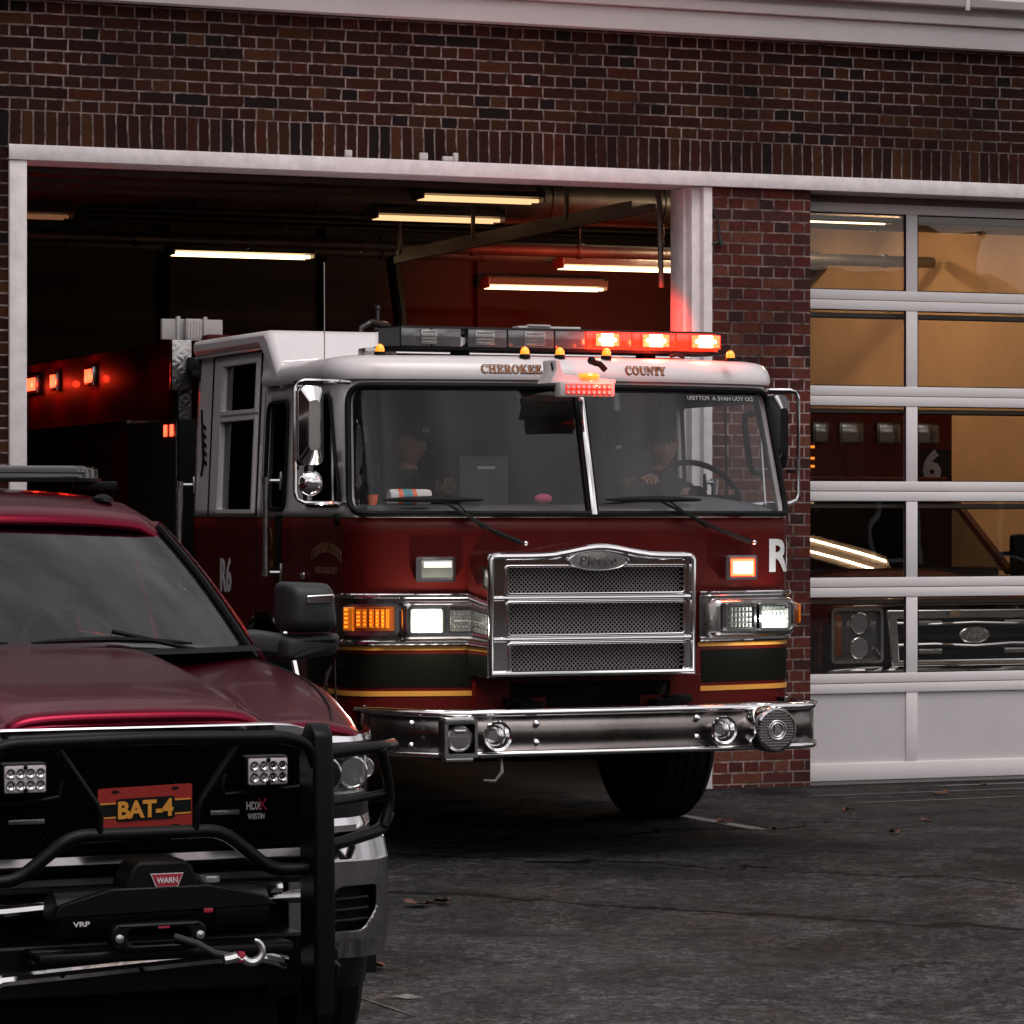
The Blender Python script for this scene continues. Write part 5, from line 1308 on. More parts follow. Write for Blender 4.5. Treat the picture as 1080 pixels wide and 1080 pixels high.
# A pillars: red strips from roof to fender
def strip(s, u0, u1, o0, o1, n=14):
    b = B(); b.loft([[ws(s * u0, v, o0), ws(s * (u0 + .01), v, o0 + .018), ws(s * u1, v, o1), (ws(s * u1, v, o1)[0], ws(s * u1, v, o1)[1] + .03, ws(s * u1, v, o1)[2] - .05)] for v in [-.10 + 1.14 * k / n for k in range(n + 1)]], closed=False); return b
for s in (-1, 1): obj('windshield_pillar', strip(s, 1.035, 1.095, .0, -.01), 'pickup_red', PT, sharp=60)
# roof
def roof_ring(y, z, w):
    out = []
    for k in range(25):
        t = -1 + 2 * k / 24; x = w * (t if abs(t) < .8 else math.copysign(.8 + .2 * math.sin((abs(t) - .8) / .2 * PI / 2), t)); out.append((x, y, z))
    return out
b = B(); rings = []
for y, z, w in ((2.06, 1.715, .76), (2.09, 1.745, .775), (2.16, 1.775, .785), (2.35, 1.812, .79), (2.7, 1.84, .79), (3.2, 1.845, .79), (3.7, 1.83, .78), (3.86, 1.80, .76)):
    rg = []
    for k in range(33):
        t = -1 + 2 * k / 32; x = w * t; c = .045 * (1 - abs(t) ** 3.2); edge = -.10 * max(0, (abs(t) - .88) / .12) ** 2
        yy = y - .16 * (1 - t * t) * max(0, 1 - (y - 2.06) / .8) + 0
        rg.append((x + math.copysign(.03 * max(0, (abs(t) - .88) / .12), t), yy, z - .035 + c + edge))
    rings.append(rg)
b.loft(rings, closed=False); obj('roof', b, ['pickup_red', 'inside'], PT, sharp=60, solid=.02, solid_mat=1)
# side glass and pillars
for s in (-1, 1):
    def gs(y, z):
        return (s * (.945 - (z - 1.2) * .29), y, z)
    win = [[(1.75, 1.25), (2.58, 1.26), (2.58, 1.70), (2.22, 1.70)], [(2.66, 1.26), (3.6, 1.27), (3.5, 1.70), (2.66, 1.70)]]
    b = B(); b.sheet([(1.42, 1.20), (3.86, 1.22), (3.80, 1.75), (2.20, 1.725)], win, .12, gs); obj('cab_side', b, ['pickup_red', 'inside'], PT, solid=.03, solid_mat=1)
    for w in win: b = B(); b.sheet(w, (), .3, lambda y, z: (gs(y, z)[0] - s * .01, y, z)); obj('side_window', b, 'glass_side', PT)
b = B(); b.sheet([(-.93, 1.2), (.93, 1.2), (.79, 1.76), (-.79, 1.76)], [rrect(-.6, .6, 1.30, 1.66, .05)], .2, lambda x, z: (x, 3.86, z)); obj('cab_rear', b, 'inside', PT, solid=.03)
b = B(); b.sheet(rrect(-.62, .62, 1.28, 1.68, .05), (), .3, lambda x, z: (x, 3.85, z)); obj('rear_window', b, 'glass_side', PT)
# interior
b = B(); b.loft([[(-.9 + 1.8 * k / 16, y - (.2 * (1 - (-1 + k / 8) ** 2) if y < 1.7 else 0) , z + .02 * math.exp(-((-.9 + 1.8 * k / 16 - .38) / .2) ** 2)) for k in range(17)] for y, z in ((1.50, 1.255), (1.75, 1.275), (1.98, 1.27), (2.03, 1.22), (2.05, 1.0))], closed=False); obj('dashboard', b, 'dash', PT)
b = B(); b.box(-.9, .9, 1.5, 3.8, .45, .55); b.box(-.9, .9, 3.72, 3.8, .5, 1.3)
for x in (-.4, .4): b.box(x - .26, x + .26, 2.5, 3.0, .75, .92, .05); b.box(x - .25, x + .25, 2.95, 3.1, .85, 1.45, .05); b.box(x - .13, x + .13, 2.98, 3.07, 1.46, 1.64, .04)
obj('cab_interior', b, 'inside', PT)
b = B(); c = Vector((.39, 1.98, 1.24)); b.tube([c + Vector((.19 * math.cos(a), .09 * math.sin(a), .165 * math.sin(a))) for a in [2 * PI * k / 32 for k in range(32)]], .014, 8, closed=True)
b.sphere(c, .06, (1, .5, .9)); b.tube([c, c + Vector((.19, 0, 0))], .012, 6); b.tube([c, c + Vector((-.19, 0, 0))], .012, 6); obj('steering_wheel', b, 'black_plastic', PT)
b = B(); b.box(-.14, .14, 1.98, 2.03, 1.60, 1.66, .015); b.tube([(0, 2.0, 1.66), (0, 2.02, 1.72)], .012, 6); obj('rear_view_mirror', b, 'black_plastic', PT)
b = B(); b.box(-.09, .01, 1.62, 1.68, 1.272, 1.33, .01); obj('dash_gadget', b, 'dash', PT)
# wipers
for x0, x1, px in ((-.70, -.06, -.1), (.02, .62, .62)):
    b = B()
    def wpt(x, k, off): 
        p = ws(x / .86, k, off); return p
    b.tube([wpt(x0 + (x1 - x0) * t, .010 + .018 * math.sin(PI * t), .022) for t in (0, .1, .3, .5, .7, .9, 1)], .008, 6, rad=[.004, .008, .011, .012, .011, .008, .004])
    b.tube([wpt(px, -.03, .02), wpt((x0 + x1) / 2, .06, .035)], .009, 6); obj('wiper', b, 'rubber', PT)
# bed
b = B(); b.box(-.95, .95, 3.92, 5.6, .60, .64); b.box(-.95, .95, 5.56, 5.6, .6, 1.25); b.box(-.95, .95, 3.9, 3.94, .6, 1.25)
for s in (-1, 1): b.box(min(s * .90, s * .97), max(s * .90, s * .97), 3.92, 5.6, 1.2, 1.26, .01)
obj('cargo_bed', b, 'pickup_red', PT)
b = B(); b.box(-.5, .5, .1, 5.5, .10, .34); b.box(-.62, .62, .04, .3, .30, 1.05); b.box(-.75, .75, .3, 1.4, .35, 1.0); b.box(-.8, .8, .86, .98, .14, .30, .03)
for v in b.bm.verts: pass
obj('chassis', b, 'dark', PT)
def pwheel(x, y, s):
    r, w, hub = .40, .27, .24
    b = B(); b.lathe([(hub, -w / 2), (r * .9, -w / 2), (r, -w / 2 + .03), (r, -.05), (r - .01, -.045), (r - .01, -.035), (r, -.03), (r, .03), (r - .01, .035), (r - .01, .045), (r, .05), (r, w / 2 - .03), (r * .9, w / 2), (hub, w / 2)], (x, y, GP + r + (.0)), (s, 0, 0), 44)
    t = obj('wheel', b, 'tyre', PT)
    b = B(); b.lathe([(hub + .005, w / 2 - .005), (hub - .02, w / 2 - .02), (.14, w / 2 - .05), (.06, w / 2 - .02), (0, w / 2 - .015)], (x, y, GP + r), (s, 0, 0), 32); obj('rim', b, 'chrome_soft', t)
for s in (-1, 1): pwheel(s * .84, .92, s); pwheel(s * .84, 4.45, s)
# nose: grille, chrome, headlights, bumper
b = B(); b.prism([(-.60, .72), (.60, .72), (.60, 1.075), (-.60, 1.075)], .02, .05, 'y'); gp = obj('front_grille', b, 'black_plastic', PT, label='black honeycomb grille behind the guard')
b = B(); r = .0105
row = 0; z = .735
while z < 1.06:
    x = -.575 + (r * .87 if row % 2 else 0)
    while x < .575:
        cx = x; hexo = [(cx + r * .96 * math.sin(PI / 3 * k), z + r * .96 * math.cos(PI / 3 * k)) for k in range(6)]; hexi = [(cx + r * .72 * math.sin(PI / 3 * k), z + r * .72 * math.cos(PI / 3 * k)) for k in range(6)]
        b.loft([[(a, .012, c) for a, c in hexo], [(a, .008, c) for a, c in hexi], [(a, .02, c) for a, c in hexi]])
        x += r * 1.74
    z += r * 1.5; row += 1
obj('honeycomb', b, 'black_powder', gp, dedupe=False, recalc=False)
b = B(); q = [(-.60, 1.072), (-.50, 1.098), (-.42, 1.104), (.42, 1.104), (.50, 1.098), (.60, 1.072), (.60, 1.058), (-.60, 1.058)]; b.prism(q, -.015, .03, 'y'); obj('hood_chrome', b, 'chrome', gp, bevel=.006)
for (x0, x1, z0, z1, mt) in ((-.56, .56, .655, .712, 'chrome_dark'), (-.60, .60, .60, .645, 'black_plastic'), (-.62, .62, .535, .575, 'chrome_soft')):
    b = B(); b.loft([[(x, y - (.0), z) for y, z in [( -.005, z0), (-.03, (z0 + z1) / 2), (-.01, z1), (.04, z1), (.04, z0)]] for x in (x0, 0, x1)], True, True, True); obj('grille_bar', b, mt, gp, bevel=.004)
def bn(x, y, z, k=1.0): return (x, y + plan(x) * k, z)
def wrapbar(prof, x0, x1, n=30):
    """profile (y, z) swept along the curved nose"""
    b = B(); b.loft([[bn(x0 + (x1 - x0) * i / n, y, z) for y, z in prof] for i in range(n + 1)], True, True, True); return b
for s in (-1, 1):
    g = lambda a, c: (s * a, s * c)
    b = wrapbar([(-.01, 1.012), (-.022, 1.03), (-.012, 1.05), (.05, 1.05), (.05, 1.012)], *g(.585, .972), 22); obj('headlight_brow', b, 'chrome', PT, sharp=40)
    b = wrapbar([(-.005, .735), (-.02, .745), (-.02, .765), (.06, .84), (.06, .735)], *g(.585, .972), 22); obj('headlight_sill', b, 'chrome', PT, sharp=40)
    b = wrapbar([(.0, .768), (.01, .835), (.06, .835), (.06, .768)], *g(.585, .972), 22); obj('headlight_skirt', b, 'black_plastic', PT)
    # housing: dark bucket, reflectors, lens
    b = wrapbar([(.07, .84), (.07, 1.012), (.09, 1.012), (.09, .84)], *g(.585, .965), 22); hl = obj('headlight', b, 'lens_grey', PT, label='unlit clear headlight behind the guard wing')
    b = B()
    for cx_, rr in ((.665, .058), (.78, .052), (.885, .035)):
        y0 = plan(cx_) + .035
        b.lathe([(rr, 0), (rr * .9, .004), (rr * .6, -.03), (rr * .35, -.04), (.001, -.045)], (s * cx_, y0, .925), (0, -1, 0), 20)
    b.box(min(s * .60, s * .845), max(s * .60, s * .845), .13, .15, .855, .868) if False else None
    obj('reflector', b, 'chrome', hl)
    b = wrapbar([(.02, .850), (.012, .862), (.02, .868), (.05, .868), (.05, .850)], *g(.595, .84), 10); obj('light_pipe', b, 'lens_clear', hl)
    b = wrapbar([(.02, .985), (.012, .992), (.02, 1.000), (.05, 1.0), (.05, .985)], *g(.595, .82), 10); obj('light_pipe', b, 'lens_clear', hl)
    b = B(); n = 12; xs = [.587 + .385 * i / n for i in range(n + 1)]
    b.loft([[bn(s * x, .0, z) for z in (.842, .88, .93, .97, 1.010)] for x in xs], closed=False); obj('lens', b, 'glass_lamp', hl)
    # bumper end
    prof = [(.0, .34), (-.03, .36), (-.036, .42), (-.036, .62), (-.036, .69), (-.034, .712), (.0, .718)]
    foc = [(.60, .45)]
    b = B(); b.sheet([(.50, 0), (.50, 1), (1.12, 1), (1.12, 0)], [one_sided([(.630, .22), (.80, .22), (.90, .50), (.90, .64), (.70, .64), (.630, .50)], [.03] * 6)], .035,
        lambda a, t: (lambda yy, z: (s * min(a, .93) if False else s * bump_x(a), bump_y(a) + yy, z))(*bprof(t))) if False else None
    def bprof(t):
        k = t * (len(prof) - 1); i = min(len(prof) - 2, int(k)); f = k - i; return (prof[i][0] + (prof[i + 1][0] - prof[i][0]) * f, .34 + (.718 - .34) * t)
    def bx(a): # arc-ish parameter to plan position
        if a < .70: return (a, plan(a))
        t = (a - .70) / .42; ang = t * R(82); return (.70 + .255 * math.sin(ang) , plan(.70) + .255 * (1 - math.cos(ang)) + .0 + max(0, t - .6) * .55)
    fog = one_sided([(.610, .24), (.79, .24), (.86, .42), (.86, .62), (.70, .62), (.610, .46)], [.04] * 6)
    b = B(); b.sheet([(.50, 0), (1.20, 0), (1.20, 1), (.50, 1)], [fog], .014, lambda a, t: (s * bx(a)[0], bx(a)[1] + bprof(t)[0], bprof(t)[1]))
    obj('bumper_end', b, 'bumper_chrome', PT, sharp=60, solid=.008)
    b = B(); b.sheet(fog, (), .014, lambda a, t: (s * bx(a)[0], bx(a)[1] + bprof(t)[0] + .045, bprof(t)[1])); fg = obj('fog_light_recess', b, 'black_plastic', PT)
    b = B(); b.loft([[(s * bx(a)[0], bx(a)[1] + bprof(t)[0] + d, bprof(t)[1]) for a, t in fog] for d in (-.004, .05)]); obj('recess_rim', b, 'black_plastic', fg)
    for k in range(3):
        b = B(); t = .32 + .09 * k; b.tube([(s * bx(a)[0], bx(a)[1] + bprof(t)[0] + .02, bprof(t)[1] + .02 * (a - .64)) for a in (.64, .70, .76, .82)], .007, 6); obj('fin', b, 'black_powder', fg)
    b = wrapbar([(.02, .24), (.0, .30), (.0, .345), (.08, .345), (.10, .24)], *g(.45, .86), 12); obj('air_dam', b, 'black_plastic', PT)
# centre bumper / winch tray
b = B(); b.prism([(-.62, .30), (.62, .30), (.62, .40), (.50, .46), (-.50, .46), (-.62, .40)], -.14, .02, 'y'); obj('winch_bumper', b, 'black_powder', PT, bevel=.008)
for pts, rr in (([(-.56, .352), (-.46, .392), (-.2, .405), (.0, .415), (.20, .425), (.36, .42), (.44, .40)], .022),):
    b = B(); b.tube([(x, -.145, z - .03) for x, z in pts], rr, 10); obj('bumper_strip', b, 'chrome', PT)
    for x in (-.28, -.03): 
        b = B(); b.lathe([(.007, 0), (.007, .006), (0, .007)], (x, -.167, .372)); obj('bolt', b, 'dark', PT)
for x0, x1, z in ((-.58, -.28, .555), (.02, .46, .585)):
    b = B(); b.tube([(x0, -.04, z - .005), ((x0 + x1) / 2, -.055, z), (x1, -.04, z + .006)], .022, 10); obj('tow_tube', b, 'chrome', PT)
GG = None
gg = None
def uprights():
  for s in (-1, 1):
    # flat upright plates with rounded heads
    x0, x1 = (.405, .472)
    pl = [(-.36, .22), (-.23, .22), (-.23, .34), (-.215, 1.02), (-.235, 1.08), (-.27, 1.115), (-.31, 1.115), (-.345, 1.085), (-.355, 1.0), (-.37, .5)]
    q = B(); q.prism([(y + .02, z) for y, z in pl], s * .550 - .055 - .034, s * .550 - .055 + .034, 'x'); obj('guard_upright', q, 'black_powder', gg, bevel=.012)
gdx = -.055
def gt(name, pts, r, mat='black_powder'):
    b = B(); P_ = [Vector(p) + Vector((gdx, 0, 0)) for p in pts]; out = []
    for i, p in enumerate(P_):   # round the corners
        if 0 < i < len(P_) - 1:
            a = P_[i - 1] - p; c = P_[i + 1] - p; d = min(.05, a.length * .4, c.length * .4); a = p + a.normalized() * d; c = p + c.normalized() * d
            for k in range(5): t = k / 4; out.append(a * (1 - t) ** 2 + p * 2 * t * (1 - t) + c * t * t)
        else: out.append(p)
    b.tube(out, r, 12); return obj(name, b, mat, gg or PT)
gg = gt('grille_guard', [(-.54, -.30, .97), (-.51, -.31, 1.05), (-.43, -.32, 1.078), (0, -.33, 1.086), (.43, -.32, 1.078), (.51, -.31, 1.05), (.54, -.30, .97)], .021)
uprights(); gg['label'] = 'black tubular grille guard with flat uprights'
gt('lower_tube', [(-.54, -.28, .672), (-.40, -.28, .672), (-.235, -.29, .800), (.235, -.29, .800), (.40, -.28, .672), (.54, -.28, .672)], .021)
for s in (-1, 1):
    gt('brace', [(s * .292, -.31, 1.078), (s * .150, -.31, .875), (s * .150, -.30, .805)], .0105)
    gt('wing_tube', [(s * .55, -.27, 1.015), (s * .64, -.23, 1.022), (s * .83, -.12, 1.025), (s * .92, .03, 1.02)], .020)
    gt('wing_tube', [(s * .55, -.27, .735), (s * .64, -.23, .740), (s * .82, -.12, .765), (s * .90, .02, .80)], .020)
    gt('wing_tube', [(s * .55, -.27, .862), (s * .66, -.22, .868), (s * .855, -.10, .880)], .013)
    gt('wing_upright', [(s * .81, -.15, 1.020), (s * .85, -.115, .90), (s * .855, -.105, .84), (s * .83, -.12, .775)], .017)
    # LED pods
    cx_ = .385 * s + (.0)
    b = B(); b.box(cx_ - .072, cx_ + .072, -.13, -.06, .912, 1.010, .012); pod = obj('light_pod', b, 'black_powder', PT, label='rectangular eight-lens light pod on the guard')
    b = B(); b.box(cx_ - .064, cx_ + .064, -.137, -.128, .920, 1.002, .006); obj('pod_face', b, 'white_plastic', pod)
    b = B()
    for i in range(4):
        for j in range(2): b.lathe([(.0145, 0), (.0145, .004), (.011, .003), (.006, -.002), (.003, .001), (0, .001)], (cx_ + .0305 * (i - 1.5), -.138, .961 + .036 * (j - .5)), seg=14)
    obj('pod_lens', b, 'chrome', pod)
    b = B(); b.lathe([(.007, 0), (.007, .003), (0, .004)], (cx_, -.138, .996), seg=8); b.lathe([(.007, 0), (.007, .003), (0, .004)], (cx_, -.138, .926), seg=8); obj('pod_bolt', b, 'dark', pod)
    b = B(); b.tube([(cx_ - .12, -.08, .955), (cx_ - .13, -.08, .915), (cx_ - .12, -.08, .89), (cx_ + .10, -.08, .905), (cx_ + .19 * 1, -.06, .912)] if s > 0 else [(cx_ - .2, -.06, .885), (cx_, -.08, .882), (cx_ + .12, -.08, .90), (cx_ + .13, -.08, .95)], .006, 6); obj('pod_cable', b, 'rubber', pod)
    b = B(); b.box(.245 * s + .045 - .045, .245 * s + .045 + .050, .000, .010, .818, .834, .003) if s > 0 else b.box(-.40, -.285, .0, .01, .812, .828, .003); obj('marker_strip', b, 'lens_grey', PT)
# second brace pair bent down to the lower tube are the guard's V; licence plate between
b = B(); pc, pz = .008, .855
tx = lambda x, y, z: (x + pc, y - .075, z + pz + x * .03)
def plate_part(name, mat, build, parent=None, **k):
    b = B(); build(b); b.warp(tx); return obj(name, b, mat, parent or plate, **k)
plate = None
plate = plate_part('licence_plate', 'bat_red', lambda b: b.prism(rrect(-.150, .150, -.068, .068, .006, 3), -.004, .004, 'y'), PT, label='red plate reading BAT-4 with a black middle band')
plate_part('plate_band', 'rubber', lambda b: b.box(-.146, .146, -.0055, -.004, -.018, .020))
plate_part('plate_line', 'bat_gold', lambda b: b.box(-.146, .146, -.0057, -.004, .0195, .024)); plate_part('plate_line', 'bat_gold', lambda b: b.box(-.146, .146, -.0057, -.004, -.023, -.0185))
plate_part('plate_shadow', 'rubber', lambda b: b.prism(rrect(-.094, .094, -.035, .034, .010, 3), -.0062, -.004, 'y'))  # black outline panel behind the plate letters
tb = text_mesh('BAT-4', .176, .054, .003, .035, .96)
tb.warp(lambda x, y, z: tx(x, y - .006, z)); obj('plate_lettering', tb, 'bat_gold', plate)
plate_part('plate_slot', 'rubber', lambda b: [b.box(x - .011, x + .011, -.006, .0, z - .004, z + .004) for x in (-.095, .095) for z in (.057, -.057)])
# badge
letters('badge_lettering', 'HDX', .050, .026, 'white_plastic', lambda x, y, z: (x + .385, y - .010 + .005, z + .845), PT, bold=.02)
letters('badge_lettering', 'WESTIN', .055, .018, 'white_plastic', lambda x, y, z: (x + .392, y - .010 + .005, z + .812), PT, bold=.02)
letters('badge_mark', 'X', .030, .034, 'crimson_flat', lambda x, y, z: (x + .412, y - .012 + .005, z + .849), PT, bold=.0)
# winch
b = B(); b.prism([(-.15, .57), (-.135, .66), (-.115, .705), (-.09, .722), (.045, .722), (.07, .705), (.09, .66), (.105, .57)], -.34, -.20, 'y'); wn = obj('winch', b, 'black_plastic', PT, bevel=.014, label='black winch with a rope fairlead and silver hook')
b = B(); b.cyl((-.30, -.25, .56), (.30, -.25, .56), .065, 28); b.cyl((-.34, -.25, .56), (-.17, -.25, .56), .078, 28); b.cyl((.15, -.25, .56), (.32, -.25, .56), .078, 28); obj('winch_drum', b, 'black_powder', wn)
b = B(); b.box(-.40, .40, -.33, -.16, .425, .458, .006); b.prism([(-.34, .60), (-.17, .645), (.12, .645), (.30, .605), (.34, .575), (-.36, .565)], -.345, -.30, 'y'); obj('winch_tray', b, 'black_powder', wn, bevel=.004)
b = B(); b.prism(rpoly([(-.20, .462), (.10, .462), (.10, .545), (-.20, .545)], .038, 5), -.395, -.345, 'y', [rrect(-.145, .045, .480, .528, .022, 4)]); fl_ = obj('fairlead', b, 'black_powder', wn, bevel=.008)
for x in (-.175, .075):
    b = B(); b.lathe([(.014, 0), (.013, .008), (.0, .012)], (x, -.395, .503), seg=12); obj('fairlead_bolt', b, 'silver', fl_)
for x, z, w_ in ((-.10 + .10, .592, .0),): pass
b = B(); b.prism([(-.080 + .035, .636 + .008), (-.005 + .035 - .006, .636 + .008), (.006 + .035, .676 + .008), (-.091 + .035 - .006, .676 + .008)], -.346, -.339, 'y'); bd = obj('winch_badge', b, 'white_plastic', wn)
b = B(); b.prism([(-.078 + .036, .638 + .008), (-.007 + .028, .638 + .008), (.003 + .035, .674 + .008), (-.088 + .030, .674 + .008)], -.3475, -.344, 'y'); obj('badge_field', b, 'crimson_flat', bd)
letters('badge_lettering', 'WARN', .066, .017, 'white_plastic', lambda x, y, z: (x - .011, y - .3475, z + .664), bd, bold=.03, ext=.002)
letters('badge_lettering', 'VRP', .052, .015, 'reflective', lambda x, y, z: (x - .295 + .02, y - .346, z + .545 + .0), wn, bold=.03, ext=.002)
b = B(); b.box(.105, .135, -.345, -.335, .560, .575, .003); b.box(-.055, -.02, -.40, -.395, .528, .534); obj('warning_tag', b, 'crimson_flat', wn)
b = B(); b.lathe([(.001, 0), (.030, .001), (.032, .012), (.030, .02), (0, .022)], (.145, -.28, .645), (0, 0, 1), 16); obj('winch_knob', b, 'lens_clear', wn)
b = B(); b.tube([(.0, -.385, .50), (.06, -.42, .48), (.11, -.43, .450), (.16, -.43, .44)], .010, 8); obj('winch_rope', b, 'rope', wn)
b = B(); b.tube([(.135, -.44, .430), (.155, -.44, .432), (.175, -.44, .437)], .016, 8)
hk = obj('hook_eye', b, 'silver', wn)
b = B(); cc = Vector((.222, -.44, .452)); b.tube([(.175, -.44, .437), (.188, -.44, .428)] + [cc + Vector((.034 * math.cos(a), 0, .034 * math.sin(a))) for a in [R(215 + 20 * k) for k in range(12)]], .011, 8, rad=[.012, .013] + [.013, .014, .014, .014, .013, .013, .012, .012, .011, .010, .009, .006]); obj('hook', b, 'silver', wn)
b = B(); b.box(.178, .200, -.452, -.428, .420, .452, .005); obj('hook_strap', b, 'crimson_flat', wn)
for x in (-.55, .55):
    b = B(); b.tube([(x, -.10, .40), (x, -.2, .39), (x + .03, -.22, .36), (x + .03, -.2, .33), (x, -.1, .33)], .013, 8); obj('tow_hook', b, 'black_powder', PT)
# door mirrors
for s in (-1, 1):
    def mb(x0, x1, y0, y1, z0, z1, bv, name, mat, par, seg=3):
        b = B(); b.box(min(s * x0, s * x1), max(s * x0, s * x1), y0, y1, z0, z1, bv, seg); return obj(name, b, mat, par, sharp=50)
    b = B(); arm = [(s * .90, 1.66, 1.285), (s * 1.03, 1.62, 1.30), (s * 1.16, 1.60, 1.295)]
    for o_, zz, hh in ((0, 0, 0),):
        b.loft([[(x, y + dy, z + dz) for dy, dz in ((-.03, -.055), (-.04, .0), (-.03, .028), (.04, .028), (.04, -.06))] for x, y, z in ((s * .885, 1.66, 1.30), (s * .98, 1.63, 1.305), (s * 1.08, 1.61, 1.290), (s * 1.20, 1.60, 1.285))], True, True, True)
    m = obj('door_mirror', b, 'mirror_plastic', PT, label='tall dark grey towing mirror', bevel=.012)
    b = B(); b.loft([rpz for rpz in [[(s * x, y, z) for x, z in one_sided([(1.045 + i1, 1.215 + .5 * i1), (1.27 - i1, 1.24 + i1), (1.285 - i1, 1.32 - .3 * i1), (1.045 + i1, 1.31 - .3 * i1)], [.03] * 4)] for y, i1 in ((1.66, 0), (1.58, 0), (1.545, .014), (1.53, .03))]], True, True, True); obj('lower_mirror', b, 'mirror_plastic', m, sharp=50)
    b = B(); b.loft([[(s * x, y, z) for x, z in one_sided([(1.06 + i1, 1.325 + i1), (1.262 - i1, 1.325 + i1), (1.245 - i1, 1.50 - i1), (1.06 + i1, 1.508 - i1)], [.035] * 4)] for y, i1 in ((1.66, 0), (1.57, 0), (1.53, .008), (1.505, .022), (1.495, .04))], True, True, True); obj('mirror_head', b, 'mirror_plastic', m, sharp=50)
    b = B(); b.loft([[(s * x, y, z) for x, z in one_sided([(1.120, 1.430), (1.228, 1.434), (1.226, 1.464), (1.120, 1.459)], [.008] * 4)] for y in (1.60, 1.484)], True, True, True); obj('signal_strip', b, 'chrome', m, bevel=.004)
# roof lightbar
b = B(); cs = rpoly([(-.70, 2.66), (-.62, 2.50), (.62, 2.50), (.72, 2.66), (.66, 2.80), (-.66, 2.80)], .04, 4)
b.loft([[(x, y, z) for x, y in cs] for z in (1.876, 1.889)], True, True, True); lb2 = obj('lightbar', b, 'black_plastic', PT, label='low dark roof lightbar, off')
b = B(); b.loft([[(x * k, 2.65 + (y - 2.65) * k, z) for x, y in cs] for z, k in ((1.889, .985), (1.925, .98), (1.936, .95))], True, True, True); obj('lightbar_lens', b, 'lens_black', lb2)
b = B()
for k in range(9): b.box(-.58 + .135 * k, -.58 + .135 * k + .10, 2.505, 2.515, 1.895, 1.918, .002)
obj('led_module', b, 'bumper_steel', lb2)
b = B(); b.tube([(-.6, 2.50, 1.91), (.6, 2.50, 1.91)], .003, 5)
for s in (-1, 1): b.box(min(s * .60, s * .76), max(s * .60, s * .76), 2.60, 2.68, 1.845, 1.878, .004)
obj('lightbar_foot', b, 'black_powder', lb2)
for x in (.60,):
    b = B(); b.lathe([(.001, 0), (.04, 0), (.036, .012), (.016, .026), (0, .028)], (x, 2.28, 1.80), (0, 0, 1), 16)
    b.warp(lambda X, Y, Z, x=x: (x + (X - x) * 1.0, 2.28 + (Y - 2.28) * 1.6, Z)); obj('roof_marker', b, 'black_plastic', PT)
# ------------------------------------------------------------------ rescue truck behind the closed glazed door
RX = 3.70
RT = thing('rescue_truck', 'dark rescue truck with chrome grille parked behind the glazed garage door', 'rescue truck', (RX, 0, 0))
def rb(name, mat, x0, x1, y0, y1, z0, z1, bv=.01, par=None, **k):
    b = B(); b.box(x0, x1, y0, y1, z0, z1, bv); return obj(name, b, mat, par or RT, **k)
XR = [0, .25, .45, .60, .80, .95, 1.05, 1.12]
def rring(y, zs, k=1): 
    r_ = [(x * k, y, z) for x, z in zip(XR, zs)]; return [(-x, a, c) for x, a, c in reversed(r_[1:])] + r_
b = B(); b.loft([rring(.90, [1.13, 1.13, 1.13, 1.12, 1.11, 1.09, 1.05, .98], .96), rring(.93, [1.17, 1.17, 1.165, 1.15, 1.14, 1.12, 1.07, .98], .97), rring(1.2, [1.24, 1.24, 1.235, 1.19, 1.18, 1.17, 1.12, 1.0], 1), rring(1.7, [1.31, 1.31, 1.30, 1.26, 1.25, 1.24, 1.18, 1.0]), rring(2.2, [1.36, 1.36, 1.35, 1.31, 1.30, 1.28, 1.22, 1.0])], closed=False)
obj('hood', b, 'engine_red', RT, subsurf=1)
